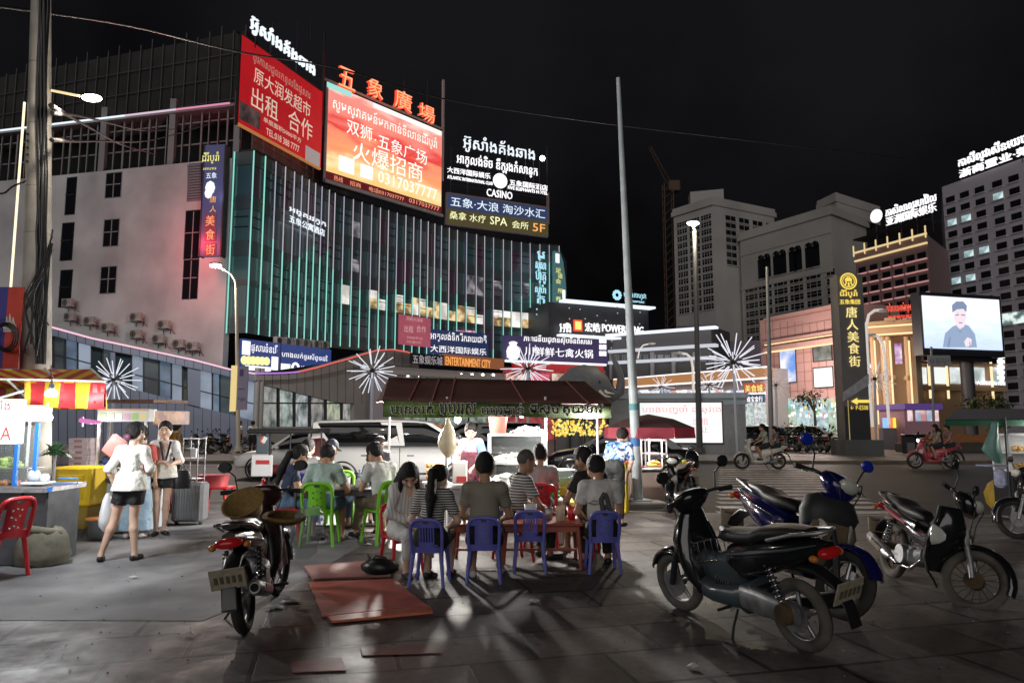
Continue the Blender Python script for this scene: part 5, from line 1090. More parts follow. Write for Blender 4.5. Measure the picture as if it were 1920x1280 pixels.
M_cb=mat('black_car_paint',(.012,.012,.014),.15,coat=.8)
M_ct=mat('dark_teal_paint',(.02,.035,.045),.2,coat=.7)
M_cg=mat('car_glass',(.006,.007,.008),.05,spec=.7)
def car(name,label,loc,hd,paint,kind='sedan',cat='car',sc=1.):
 t=thing(name,label,cat,loc,hd,None,0,sc)
 if kind=='van':
  low=[(-2.32,.60,.76,.34),(-2.28,.63,.86,.42),(-1.9,.64,.90,.45),(1.2,.64,.90,.45),(1.75,.63,.89,.41),(2.15,.58,.83,.30),(2.3,.52,.70,.22)]
  top=[(-2.24,1.36,.78,.30),(-2.05,1.38,.80,.30),(.55,1.38,.80,.30),(1.2,1.25,.78,.19),(1.72,1.08,.76,.03)]
  roof=[(-2.26,1.66,.66,.05),(-2.1,1.69,.74,.05),(-.5,1.715,.75,.05),(.35,1.695,.72,.045),(.72,1.65,.68,.03),(.8,1.63,.62,.01)]
  pil=[[(-2.27,1.10),(-2.12,1.10),(-2.12,1.67),(-2.24,1.67)],[(-2.12,1.10),(-1.72,1.10),(-2.12,1.62)],[(-.02,1.10),(.10,1.10),(.0,1.68),(-.55,1.68),(-.5,1.62),(-.14,1.60)],[(.55,1.69),(.75,1.66),(1.75,1.09),(1.55,1.09)],[(-.55,1.10),(-.02,1.10),(-.10,1.35)]]
  wx=(-1.45,1.45);R_=.33;zs=(1.62,.07);hw=.90
 else:
  low=[(-2.2,.58,.70,.20),(-2.1,.62,.82,.28),(-1.6,.62,.86,.32),(1.2,.60,.86,.32),(1.8,.57,.84,.26),(2.12,.50,.74,.18),(2.2,.46,.6,.1)]
  top=[(-1.75,.95,.70,.06),(-1.1,1.10,.68,.26),(-.2,1.13,.68,.30),(.4,1.10,.68,.26),(1.1,.93,.70,.05)]
  roof=[(-1.15,1.36,.52,.02),(-.9,1.395,.58,.035),(-.2,1.42,.60,.035),(.3,1.40,.57,.03),(.5,1.37,.5,.01)]
  pil=[[(-1.8,.92),(-1.45,.92),(-.95,1.38),(-1.15,1.38)],[(-.2,.92),(-.1,.92),(-.15,1.40),(-.22,1.40)],[(.42,1.38),(.30,1.40),(.95,.92),(1.12,.92)]]
  wx=(-1.35,1.38);R_=.31;hw=.86
 b=MB();b.loft([ringx(x,z,w,h,5,24)for x,z,w,h in low]);b.build('body',paint,t)
 b=MB();b.loft([ringx(x,z,w,h,5,24)for x,z,w,h in top]);b.build('glass',M_cg,t)
 b=MB();b.loft([ringx(x,z,w,h,3,20)for x,z,w,h in roof]);b.build('roof',paint,t)
 wt=(top[1][2]+.0)
 for s in(-1,1):
  b=MB()
  for p in pil:
   q=[V((x,s*((wt+.005)-(z-1.38 if kind=='van' else z-1.1)*.16),z))for x,z in p];b.slab(q,(0,s*.02,0))
  b.build('pillar',paint,t)
  b=MB();y=s*hw
  for x in((-.02,1.28)if kind=='van' else(-.15,.95)):b.box((x,y-s*.012,.72),(.012,.03,.66))
  b.box((.25 if kind=='van' else-.35,y,.86),(.18,.035,.03),1,None,.01);b.box((-.9,y,.86),(.18,.035,.03),1,None,.01);b.box((-.1,y-s*.004,.42),(2.6,.03,.05),0,None,.01);b.build('door_trim',[M_dark,M_chrome],t)
  b=MB();mz=1.12 if kind=='van' else .98;mx=1.25 if kind=='van' else .75;b.ell((mx,s*(hw+.10),mz),(.08,.10,.07),0,12);b.box((mx,s*(hw+.0),mz-.04),(.05,.12,.03));b.build('wing_mirror',paint,t)
  b=MB();zf=.74 if kind=='van' else .62;b.ell((low[-2][0]-.04,s*.62,zf),(.20,.16,.075),0,12);b.build('headlight',M_lens,t)
  b=MB();b.box((low[1][0]+.02,s*(.70),.95 if kind=='van' else .72),(.12,.16,.36 if kind=='van' else .14),0,None,.03);b.build('tail_light',M_tail,t)
  for x in wx:
   b=MB();y=s*(hw-.08);b.torus((x,y,R_),(0,1,0),R_-.07,.085,0,28,10);b.cyl((x,y-.12,R_),(x,y+.12,R_),R_-.06,n=20);w=b.build('wheel',M_tyre,t)
   b=MB();b.cyl((x,y+s*.08,R_),(x,y+s*.125,R_),R_*.66,n=22,m=1);b.cyl((x,y+s*.10,R_),(x,y+s*.135,R_),.05,n=10)
   for k in range(6):a=k*1.047;b.box((x+.11*math.cos(a),y+s*.125,R_+.11*math.sin(a)),(.17,.02,.045),0,Matrix.Rotation(-a,3,'Y'),.008)
   b.build('rim',[M_alu,M_dark],w)
   b=MB();b.torus((x,s*(hw-.012),R_),(0,1,0),R_+.045,.03,0,28,6,.6);b.build('wheel_arch',M_black,t)
 if kind=='van':
  b=MB();b.slab([(.82,-.7,1.62),(1.72,-.74,1.1),(1.72,.74,1.1),(.82,.7,1.62)],(.01,0,.012));b.build('windscreen',M_cg,t);b=MB();b.box((-2.3,0,.95),(.05,.35,.12));b.build('number_plate',M_plate,t)
 return t
van=car('van','white people carrier with black tinted windows parked behind the seated diners',(-2.85,19.6,-.12),R(-2),M_cw,'van','van',1.04)
car('car','white saloon car mostly hidden behind the tuk-tuk, one front wheel showing',at(540,800,23)*V((1,1,0))+V((-.0,0,-.12))if False else V((-6.6,23.5,-.12)),R(180),M_cw)
car('car','black saloon car behind the burgundy parasol stall and the patterned shirt',V((3.3,22.3,-.12)),R(172),M_cb,sc=1.05)
car('car','dark teal car parked before the shops, behind the cream scooter rider',V((14.2,42,0)),R(200),M_ct)
car('car','white car with dark windows parked before the pink mall',V((17.4,44,0)),R(185),M_cw)
car('car','dark car glimpsed below the green lettered awning across the road',V((-1.2,26.2,-.12)),R(180),M_cb,'van','car')
tk=thing('tuk_tuk','tuk-tuk trailer with a dark roof and white side panel left of the white van','tuk-tuk',V((-5.6,16.9,-.12)));
def wb(x0,x1,y0,y1,Y,d=.05):a,b_=at(x0,y1,Y),at(x1,y0,Y);return((a.x+b_.x)/2,Y,(a.z+b_.z)/2),(abs(b_.x-a.x),d,abs(b_.z-a.z))
b=MB();P=pl(470,16.5,620,16.5);c_,d_=wb(484,606,803,812,17);b.box((c_[0],17.0,c_[2]),(d_[0],1.5,.11),0,None,.04);b.build('roof',mat('black_canvas',(.02,.02,.022),.8),tk,True)
b=MB();c_,d_=wb(480,505,815,850,16.4);b.box(c_,(d_[0],.06,d_[2]),0,None,.02);b.text('◆',(c_[0]-.07,16.36,c_[2]-.02),(1,0,0),(0,0,1),.17,.22,1);b.box((c_[0]+.05,16.36,c_[2]+.1),(.09,.01,.14),2,Matrix.Rotation(.5,3,'Y'));b.build('side_curtain',[mat('slate_curtain',(.08,.11,.13),.6),mat('orange_red',(.5,.10,.05),.6),M_white],tk,True)
b=MB();c_,d_=wb(470,512,852,893,16.4);b.box(c_,(d_[0],.05,d_[2]),0,None,.02);b.box((c_[0]+.03,16.36,c_[2]+.08),(.3,.012,.09),1);b.build('side_panel',[M_white,mat('red_strip',(.5,.04,.05),.6)],tk,True)
b=MB()
for x in(507,545,603):
 for Y in(16.4,17.6):p=at(x,812,Y);b.cyl((p.x,Y,.1),(p.x,Y,1.42),.02,n=6)
b.build('frame',M_dark,tk,True)
b=MB();c_,d_=wb(512,600,852,880,17);b.box((c_[0],17.1,.55),(d_[0],1.0,.2),0,None,.05);b.box((c_[0]+.45,17.1,.9),(.16,1.0,.7),0,None,.05);b.build('bench',mat('maroon_vinyl',(.15,.015,.02),.5),tk,True)
b=MB();b.torus((-5.2,16.4,.16),(0,1,0),.22,.055,0,24,8);b.cyl((-5.2,16.36,.16),(-5.2,16.44,.16),.18,n=16,m=1);b.build('wheel',[M_tyre,M_alu],tk,True)
# ================================================================ market stalls, furniture, goods
def make_chair(col,label,group,splat='dots',seat_h=.43):
 t=thing('plastic_chair',label,'chair',(0,0,0),0,group);dk=M_black
 b=MB();b.loft([ringx(-.20,seat_h,.185,.018,5,20),ringx(-.17,seat_h,.195,.02,5,20),ringx(.15,seat_h,.21,.02,5,20),ringx(.20,seat_h-.01,.20,.022,5,20),ringx(.215,seat_h-.03,.19,.02,5,20)]);b.build('seat',col,t)
 b=MB();bp=lambda y,z:V((-.195-(z-seat_h)*.22,y,z));arch=[]
 for k in range(17):
  a=math.pi*k/16;c,s=math.cos(a),math.sin(a);arch.append(bp(.20*math.copysign(abs(c)**.55,c),seat_h+.22+.18*abs(s)**.6))
 b.tube([bp(.19,seat_h-.02)]+arch+[bp(-.19,seat_h-.02)],.023,8)
 def panel(y0,y1,z0,z1,w=6):
  rr=[]
  for i in range(w+1):
   z=z0+(z1-z0)*i/w;q=bp(0,z);rr.append([q+V((-.006,y0,0)),q+V((-.012,(y0+y1)/2,0)),q+V((-.006,y1,0)),q+V((.006,y1,0)),q+V((.0,(y0+y1)/2,0)),q+V((.006,y0,0))])
  b.loft(rr,0)
 panel(-.18,.18,seat_h+.30,seat_h+.39);panel(-.19,.19,seat_h-.01,seat_h+.06)
 if splat=='dots':
  panel(-.115,.115,seat_h+.05,seat_h+.34)
  for k in range(9):
   y,z=(-.05+.05*(k%3)),seat_h+.10+.09*(k//3)+.02*(k%2)
   q=bp(y,z);b.lathe([(0,0),(.014,0)],q+V((-.0125,0,0)),(-1,0,.2),8,1)
 else:
  panel(-.10,.10,seat_h+.05,seat_h+.12)
  for k in range(6):panel(-.10+k*.034,-.10+k*.034+.018,seat_h+.1,seat_h+.34)
 q=bp(0,seat_h+.365);b.box(q+V((-.012,0,0)),(.008,.07,.03),1);b.build('backrest',[col,dk],t)
 for sx,sy in((1,1),(1,-1),(-1,1),(-1,-1)):
  b=MB();b.tube([(sx*.175,sy*.175,seat_h-.01),(sx*.20,sy*.195,seat_h*.5),(sx*.225,sy*.215,0)],[.03,.024,.021],8);b.build('leg',col,t)
 return t
CH={}
def chair(kind,p,hd,label,group,sc=1.):
 if kind not in CH:
  col,sp={'green':(M_greenp,'dots'),'red':(M_redp,'dots'),'blue':(M_bluep,'bars'),'bluedot':(M_bluep,'dots')}[kind]
  CH[kind]=make_chair(col,label,group,sp);o=CH[kind];o.location=p;o.rotation_euler=(0,0,hd);XF[o.name]=Matrix.Translation(p)@Matrix.Rotation(hd,4,'Z')
 else:o=dup(CH[kind],p,hd,label,group)
 o.scale=(sc,sc,sc)
 return o
GC,RC,BC='green plastic chairs','red plastic chairs','blue plastic chairs'
def G0(x,y):return gnd(x,y)
SEAT={}
def seat(key,kind,x,y,hd,label,group,sc=1.):p=gnd(x,y);SEAT[key]=(p,R(hd));chair(kind,p,R(hd),label,group,sc)
seat('g1','green',600,1021,92,'green chair under the man in the sage shirt, back towards the camera',GC)
seat('g2','green',718,1016,128,'green chair turned sideways under the man in the white polo shirt',GC)
seat('g3','green',1912,962,95,'empty green chair at the right edge in front of the yellow sack',GC)
seat('g4','green',636,985,-80,'green chair glimpsed beyond the dark table legs',GC)
seat('r1','red',530,1012,15,'red chair seen edge-on under the woman with the grey cap',RC)
seat('r2','red',752,1068,-58,'tall red chair beside the black bag under the woman in the white cardigan',RC,0.84)
seat('r3','red',1014,1026,88,'red chair across the table behind the bald man',RC)
seat('r4','red',962,1050,22,'red chair under the bald man in the striped polo',RC,0.84)
seat('r5','red',-14,1084,165,'empty red chair cut by the left frame edge beside the sack',RC)
seat('r6','red',1118,1042,120,'red chair under the man in the black shirt',RC,0.84)
seat('b1','blue',806,1094,84,'blue slatted chair under the woman in the striped blouse',BC,0.80)
seat('b2','bluedot',908,1088,90,'blue dotted chair under the man in the checked shirt',BC,0.80)
seat('b3','blue',993,1068,90,'empty blue slatted chair between two diners with their backs turned',BC,0.80)
seat('b4','bluedot',1130,1070,92,'blue chair under the man in the printed white shirt',BC,0.80)
seat('b5','blue',566,985,88,'blue chair under the man in the white shirt behind the cap',BC)
def table(label,p,sx,sy,h,m,top_m=None):
 t=thing('folding_table',label,'table',p,0);b=MB();b.box((0,0,h-.015),(sx,sy,.03),0,None,.01);b.build('tabletop',top_m or m,t)
 for x in(-1,1):
  for y in(-1,1):b=MB();b.tube([(x*(sx/2-.06),y*(sy/2-.06),h-.03),(x*(sx/2-.03),y*(sy/2-.03),0)],[.026,.02],8);b.build('leg',m,t)
 b=MB();b.box((0,-sy/2+.05,h-.06),(sx-.14,.02,.07));b.box((0,sy/2-.05,h-.06),(sx-.14,.02,.07));b.box((-sx/2+.06,0,h-.06),(.02,sy-.12,.07));b.box((sx/2-.06,0,h-.06),(.02,sy-.12,.07));b.box((0,0,.16),(sx-.1,.025,.025));b.build('apron',m,t);return t
T1=V((-2.42,10.4,0));T2=V((.05,8.5,0))
table('dark folding table with water bottles between the left diners',T1,1.25,.80,.71,mat('dark_table',(.05,.045,.045),.35))
table('red brown plastic table with drinks between the right diners',T2,1.5,.72,.50,mat('red_brown_plastic',(.30,.06,.03),.35,noise=.15))
def bottle(p,label,h=.21,col=None,cap=None,group='bottles and cups on the tables'):
 t=thing('water_bottle',label,'bottle',p,0,group);r=h*.15
 b=MB();b.lathe([(0,0),(r,.0),(r,h*.62),(r*.9,h*.72),(r*.38,h*.88),(r*.38,h*.95),(0,h*.95)],n=14);b.build('body',col or mat('bottle_plastic',(.55,.65,.75),.1,alpha=.6,spec=.8),t)
 b=MB();b.lathe([(r*1.02,h*.35),(r*1.02,h*.6)],n=14);b.build('wrapper',mat('blue_wrapper',(.05,.12,.45),.5),t);b=MB();b.lathe([(0,h),(r*.44,h),(r*.44,h*.93)],n=12);b.build('cap',cap or mat('blue_cap',(.03,.1,.5),.4),t)
def cup(p,label,h=.12,m=None,m2=None,name='cup'):
 t=thing(name,label,'cup',p,0,'bottles and cups on the tables');b=MB();b.lathe([(0,0),(h*.27,0),(h*.36,h),(h*.33,h),(h*.25,.008),(0,.008)],n=16);b.build('cup_wall',m or M_white,t)
 b=MB();b.lathe([(0,h*.8),(h*.325,h*.8)],n=16);b.build('drink',m2 or mat('orange_tea',(.7,.30,.04),.3),t);b=MB();b.tube([(.01,0,h*.5),(.03,.01,h*1.35)],.003,5);b.build('straw',M_white,t)
for k,(x,y,lb)in enumerate(((-.42,-.05,'water bottle nearest the sage shirt man on the dark table'),(.24,-.02,'left one of the paired water bottles beside the sauce bottle'),(.34,.0,'right one of the paired water bottles near the girl'))):bottle(T1+V((x,y,.71)),lb,.24)
bottle(T1+V((-.02,.05,.71)),'dark sauce bottle with red cap in the middle of the dark table',.22,mat('soy_brown',(.05,.02,.01),.15),M_redp)
for x,lb in((.08,'short white caddy of chopsticks on the dark table'),):cup(T1+V((x,-.1,.71)),lb,.14,M_white,M_wood,'chopstick_holder')
b=MB();p=T1+V((.29,-.17,.71));b.box(p+V((0,0,.06)),(.13,.1,.12),0,None,.01);b.box(p+V((0,0,.125)),(.1,.05,.02),1,None,.008);single(b,'tissue_box',[M_white,mat('tissue',(.8,.8,.8),.9)],'white tissue box in front of the paired water bottles','tissue box')
bottle(T2+V((-.18,-.18,.50)),'clear water bottle beside the tall white cup',.21)
cup(T2+V((.16,-.22,.50)),'tall white paper cup in front of the bald man',.2,M_white)
cup(T2+V((.50,-.15,.50)),'plastic cup of orange tea beside the red cup',.17,mat('clear_cup',(.8,.7,.5),.1,alpha=.45),mat('amber_tea',(.8,.42,.05),.2))
cup(T2+V((.38,.0,.50)),'dark steel mug behind the orange tea',.14,M_alu,M_dark);cup(T2+V((.64,-.02,.50)),'red cup at the right end of the table',.15,M_redp,M_dark)
cup(T2+V((-.45,.0,.50)),'small white bowl at the left end of the red table',.07,M_white,mat('broth',(.35,.2,.08),.3),'bowl')
SY=11.2;ns=thing('noodle_stall','noodle stall with a dark red awning and a green lettered banner','food stall',(-.2,SY,0));PN=pl(718,SY-.75,1146,SY-.75)
M_awn=mat('dark_red_canvas',(.115,.05,.044),.75,noise=.25,scale=2)
b=MB();e0,e1,r0,r1=PN.at(716,751),PN.at(1146,757),V((-1.95,SY+.1,2.33)),V((1.15,SY+.1,2.27));k0,k1=V((-2.35,SY+1.2,1.98)),V((1.75,SY+1.2,1.96))
def sheet3(mb,a,b_,c,d,n=14,sag=.03,m=0,th=.012):
 rings=[]
 for i in range(n+1):
  t=i/n;p,q=V(a).lerp(V(b_),t),V(d).lerp(V(c),t);s=-sag*abs(math.sin(t*math.pi*5));r=[p+(q-p)*u+V((0,0,s*math.sin(u*math.pi)))for u in(0,.25,.5,.75,1)];rings.append(r+[v-V((0,0,th))for v in r[::-1]])
 mb.loft(rings,m,True,True)
sheet3(b,e0,e1,r1,r0);sheet3(b,r0,r1,k1,k0);b.slab([e0,r0,k0],(.0,0,-.01));b.slab([e1,r1,k1],(0,0,-.01))
for t in(.12,.22,.3,.62,.9):p,q=e0 .lerp(e1,t),r0 .lerp(r1,t+(.04 if t<.5 else 0));b.tube([p+V((0,0,.01)),q+V((0,0,.012))],.014,6,1)
b.build('awning',[M_awn,mat('awning_seam',(.30,.10,.09),.7)],ns,True)
b=MB();n=24;rings=[]
for i in range(n+1):
 t=i/n;x=718+t*428;y0=749+7*t+2.5*abs(math.sin(t*6));y1=781+2*t+1.5*math.sin(t*9);w=.03*math.sin(t*20);p,q=PN.at(x,y0,-.0+w),PN.at(x,y1,w);rings.append([p,p.lerp(q,.5)+V((0,.012,0)),q,q+V((0,.008,0)),p.lerp(q,.5)+V((0,.02,0)),p+V((0,.008,0))])
b.loft(rings)
def trans_mat(name,c1,c2,scale):
 m=mat(name,c1,.7);N=m.node_tree.nodes;L=m.node_tree.links;b=N['Principled BSDF'];tc=N.new('ShaderNodeTexCoord');nz=N.new('ShaderNodeTexNoise');nz.inputs['Scale'].default_value=scale;L.new(tc.outputs['Object'],nz.inputs['Vector'])
 rp=N.new('ShaderNodeValToRGB');e=rp.color_ramp.elements;e[0].position=.38;e[1].position=.66;e[0].color=(*c1,1);e[1].color=(*c2,1);L.new(nz.outputs[0],rp.inputs[0]);L.new(rp.outputs[0],b.inputs['Base Color'])
 tr=N.new('ShaderNodeBsdfTranslucent');L.new(rp.outputs[0],tr.inputs[0]);mx=N.new('ShaderNodeMixShader');mx.inputs[0].default_value=.6;L.new(b.outputs[0],mx.inputs[1]);L.new(tr.outputs[0],mx.inputs[2]);L.new(mx.outputs[0],N['Material Output'].inputs[0]);return m
vb=b.build('banner',trans_mat('green_vinyl',(.035,.05,.018),(.14,.18,.085),1.4),ns,True)
b=MB();M_ink=mat('banner_ink',(.012,.012,.01),.7);M_out=mat('banner_outline',(.92,.90,.82),.7)
for t_,x0,x1 in(('បានលក់',732,812),('បបររស',824,892),('បបរមាន់',902,982),('មីស៊ុប',993,1048),('គុយទាវ',1056,1130)):
 yy=lambda x:775+(x-720)*.011
 for dx,dy in((-1,-.8),(1,.8),(1,-.8),(-1,.8),(0,1.3),(0,-1.3)):b.sign(PN,x0+dx,x1+dx,yy(x0)+dy,yy(x0)-20+dy,t_,1,.075+.0008*abs(dx+2*dy))
 for q in(-.45,0,.45):b.sign(PN,x0+q,x1+q,yy(x0)+q*.5,yy(x0)-20+q*.5,t_,0,.094+q*.004)
b.sign(PN,910,976,781,777,'096 88 77 12',1,.08);b.build('lettering',[M_ink,M_out],ns,True)
for x,Y in((838,SY-.6),(1023,SY-.6),(730,SY+1.1),(1120,SY+1.1)):
 b=MB();p=at(x,792,Y);b.cyl((p.x,Y,0),(p.x,Y,2.0 if Y<SY else 1.97),.02,n=10);b.build('post',M_white,ns,True)
b=MB();p=PN.at(850,754,-.3);q=PN.at(1015,756,-.3);b.cyl(p,q,.016,n=8);b.build('tube_lamp',E_lamp,ns,True);p=PN.at(858,786,-.35);b=MB();b.ell(p,(.05,.05,.06),0,10);b.tube([p,p+V((0,0,.3))],.006,5,1);b.build('bulb',[E_bulb,M_dark],ns,True);lamp('bulb_light',p+V((0,-.02,-.09)),160,(1,.95,.86),.07,ns);p=V((-2.05,SY+1.2,1.84));b=MB();b.ell(p,(.05,.05,.06),0,10);b.build('bulb',E_bulb,ns,True);lamp('bulb_light',p+V((0,.06,-.08)),950,(1,.97,.92),.1,ns)  # last bulb here, at the rear eave, is added to brighten the van
b=MB();p=PN.at(1104,776,.02);b.ell(p,(.045,.045,.06),0,12);b.cyl(p+V((0,0,.05)),p+V((0,0,.12)),.02,n=8,m=1);b.build('bulb',[E_bulb,M_white],ns,True);lamp('bulb_light',p+V((0,-.02,-.08)),260,(1,.97,.92),.06,ns)
p=at(978,776,SY+.2);b=MB();b.ell(p,(.05,.05,.06),0,10);b.build('bulb',E_bulb,ns,True);lamp('bulb_light',p+V((0,0,-.1)),60,(1,.97,.92),.08,ns)
b=MB();p,q=at(840,905,SY),at(1020,905,SY);b.box(((p.x+q.x)/2,SY,.33),(q.x-p.x,.7,.62),0,None,.01);b.box(((p.x+q.x)/2,SY,.66),(q.x-p.x+.06,.78,.04),1,None,.008);b.build('counter',[mat('counter_steel',(.28,.28,.29),.4,.6,noise=.2),M_alu],ns,True)
gc_=thing('glass_display','white framed glass display of noodles and white food on the stall counter','display case',at(968,895,SY-.1));gx0,gx1=at(917,850,SY-.2).x,at(1020,850,SY-.2).x;z0,z1=.70,at(960,815,SY-.2).z;gy0,gy1=SY-.35,SY+.25
b=MB()
for x in(gx0,gx1):
 for y in(gy0,gy1):b.box((x,y,(z0+z1)/2),(.035,.035,z1-z0),0)
for z in(z0,(z0+z1)/2-.05,z1):
 for y in(gy0,gy1):b.box(((gx0+gx1)/2,y,z),(gx1-gx0,.037,.037))
 for x in(gx0,gx1):b.box((x,(gy0+gy1)/2,z),(.039,gy1-gy0,.033))
b.build('frame',M_white,gc_,True)
b=MB();b.box(((gx0+gx1)/2,SY,(z0+z1)/2-.05),(gx1-gx0-.04,.55,.012));b.build('shelf',M_clear,gc_,True)
b=MB();b.box(((gx0+gx1)/2,gy0-.003,(z0+z1)/2),(gx1-gx0-.04,.006,z1-z0-.04));b.build('pane',M_clear,gc_,True)
def heap(name,label,cx,cy,z,rx,ry,h,n,r,ms,cat='food',seed=1,elong=1.):
 rr=random.Random(seed);b=MB()
 b.ell((cx,cy,z),(rx*.9,ry*.9,h*.6),0,12)
 for k in range(n):
  a,d=rr.uniform(0,6.28),math.sqrt(rr.random());s=r*rr.uniform(.7,1.2);zz=z+h*(1-d*d)*rr.uniform(.75,1.0);b.ell((cx+rx*d*math.cos(a),cy+ry*d*math.sin(a),zz),(s*elong,s,s*.75),rr.randrange(len(ms)),8,Matrix.Rotation(rr.uniform(0,3),3,'Z'))
 return single(b,name,ms,label,cat)
M_nood=mat('pale_noodle',(.72,.70,.58),.6,noise=.15,scale=20);M_foam=mat('white_foam',(.82,.82,.80),.7)
heap('noodle_heap','heap of pale noodles on the glass shelf of the display',(gx0+gx1)/2,SY,(z0+z1)/2-.04,.38,.2,.12,46,.05,[M_nood,M_foam],seed=3,elong=1.4)
heap('white_food_heap','mound of white dumplings below the glass shelf',(gx0+gx1)/2-.1,SY,z0+.01,.36,.2,.12,40,.055,[M_foam],seed=4)
heap('plastic_bag_pile','pile of white plastic bags heaped on top of the glass display',gx0+.62,SY,z1+.02,.26,.18,.1,24,.06,[mat('bag_white',(.75,.76,.78),.4)],'bags',5)
b=MB();p=V((gx0+.13,SY-.02,z1+.02));b.lathe([(0,0),(.12,0),(.15,.25),(.16,.26),(.145,.24),(.11,.01),(0,.01)],p,n=20);single(b,'pink_bucket',mat('salmon_plastic',(.62,.20,.16),.4),'salmon pink bucket standing on top of the glass display','bucket')
b=MB();q=PN.at(840,783,-.1);rings=[]
for k in range(9):z=q.z-k*.072;r=[.02,.035,.07,.10,.125,.14,.135,.09,.02][k];rings.append([V((q.x+r*math.cos(w*.628)*(1+.1*math.sin(w*2+k)),q.y+r*.7*math.sin(w*.628),z))for w in range(10)])
b.loft(rings);single(b,'plastic_bag',mat('cream_bag',(.72,.62,.42),.35,noise=.2,scale=9),'full cream plastic bag hanging from the awning post of the noodle stall','bag')
b=MB();
for i in range(4):
 for j in range(3):p=at(803+i*9,899-j*11,SY-.25);b.lathe([(0,0),(.03,0),(.036,.075),(0,.075)],p,n=8,m=(i+j)%2)
b.box(at(817,902,SY-.2)+V((0,0,-.02)),(.40,.2,.03),2);single(b,'juice_rack',[mat('orange_glow_juice',(.75,.32,.06),.3),mat('lemon_juice',(.8,.55,.2),.3),M_white],'tray of orange drink cups stacked at the left end of the stall','drinks tray')
b=MB();c_,d_=wb(849,876,864,905,SY-.3,.22);b.box(c_,d_,0,None,.015);b.box((c_[0]+.03,c_[1]-.112,c_[2]-.1),(.15,.006,.09),1);single(b,'polystyrene_box',[M_foam,mat('red_label',(.6,.05,.05),.5)],'white foam box with a red label beside the vendor','box')
for k,(x,y,lb,m_)in enumerate(((1046,884,'top white basin of the stack right of the display',M_foam),(1046,897,'middle pale green basin of the stack right of the display',mat('pale_green_plastic',(.45,.62,.55),.4)),(1044,915,'bottom yellow pot of the stack right of the display',mat('ochre_pot',(.55,.35,.06),.4)))):
 b=MB();p=at(x,y,SY-.5);b.lathe([(0,-.09),(.16,-.09),(.235,.03),(.25,.035),(.225,.02),(.15,-.075),(0,-.075)],p,n=22);single(b,'basin',m_,lb,'basin','basins stacked by the noodle stall')
b=MB();p=at(1044,945,SY-.5);b.box((p.x,SY-.5,.26),(.5,.4,.5),0,None,.03);single(b,'crate',mat('yellow_crate',(.5,.36,.08),.6,noise=.2),'ochre crate carrying the stacked basins','crate')
heap('green_bag','bright green plastic bag beside the ochre crate',.52,9.9,.62,.12,.10,.14,12,.06,[mat('green_bag_plastic',(.05,.45,.10),.35)],'bag',9)
b=MB();b.box((.52,9.9,.3),(.35,.3,.6),0,None,.02);single(b,'small_cabinet',mat('pale_cabinet',(.5,.5,.48),.5),'small pale cabinet under the bright green bag','cabinet')
fs=thing('fruit_stall','fruit cart under a burgundy parasol behind the tall pale pole','food stall',at(1222,940,14.6)*V((1,1,0)));FC=at(1216,800,14.6);FX=FC.x
b=MB();n=8;rim_,val=[],[]
for k in range(n):
 a=2*math.pi*(k+.5)/n;rim_.append(V((FX+.92*math.cos(a),14.6+.8*math.sin(a),at(1216,801,14.6).z)))
apex=V((FX,14.6,at(1216,776,14.6).z))
for k in range(n):
 p,q=rim_[k],rim_[(k+1)%n];m1_=apex.lerp(p,.55)+V((0,0,.05));m2_=apex.lerp(q,.55)+V((0,0,.05));b.add([apex,m1_,m2_,p,q],[(0,1,2),(1,3,4,2)],0)
 d=V((0,0,-.2));o=(p-apex)*.03;b.add([p,q,q+d+o,p+d+o],[(0,3,2,1)],1)
b.build('parasol',[mat('plum_canvas',(.09,.04,.04),.8,noise=.2),mat('burgundy_valance',(.36,.045,.07),.7,noise=.15)],fs,True)
b=MB();b.cyl((FX,14.6,0),apex,.02,n=8);b.build('pole',M_white,fs,True)
b=MB();b.box((FX+.05,14.6,.70),(1.15,.6,.05),0,None,.01);b.box((FX+.05,14.6,.35),(1.0,.5,.6),1,None,.02)
for x in(-.5,.6):b.cyl((FX+x,14.35,.0),(FX+x,14.35,.7),.015,n=6)
b.build('cart',[M_alu,mat('cart_cream',(.45,.36,.30),.6)],fs,True)
b=MB();x0,x1=FX-.12,FX+.30
for x in(x0,x1):
 for y in(14.35,14.8):b.box((x,y,1.0),(.025,.025,.55))
for z in(.74,1.0,1.27):
 for y in(14.35,14.8):b.box(((x0+x1)/2,y,z),(x1-x0,.026,.026))
b.build('showcase',M_white,fs,True);p=V((FX+.1,14.4,1.5));b=MB();b.ell(p,(.04,.04,.05),0,8);b.build('bulb',E_bulb,fs,True);lamp('bulb_light',p+V((0,-.05,-.08)),60,(1,.95,.85),.05,fs)
M_fy=mat('yellow_fruit',(.75,.55,.05),.45);M_fr=mat('red_fruit',(.55,.04,.03),.4);M_fg=mat('green_fruit',(.25,.42,.05),.5);M_fo=mat('orange_fruit',(.75,.30,.05),.45)
heap('fruit_pile','pile of yellow and orange fruit at the right end of the cart',FX+.55,14.4,.73,.28,.2,.16,46,.05,[M_fy,M_fo,M_fr,M_fg],'fruit',6);heap('fruit_pile','cut fruit heaped inside the white framed showcase',FX+.1,14.55,.76,.16,.14,.1,26,.04,[M_fo,M_fy,M_foam],'fruit',7);heap('fruit_pile','red fruit tray at the left end of the cart behind the pole',FX-.42,14.4,.73,.26,.2,.12,40,.045,[M_fr,M_fr,M_fo],'fruit',8)
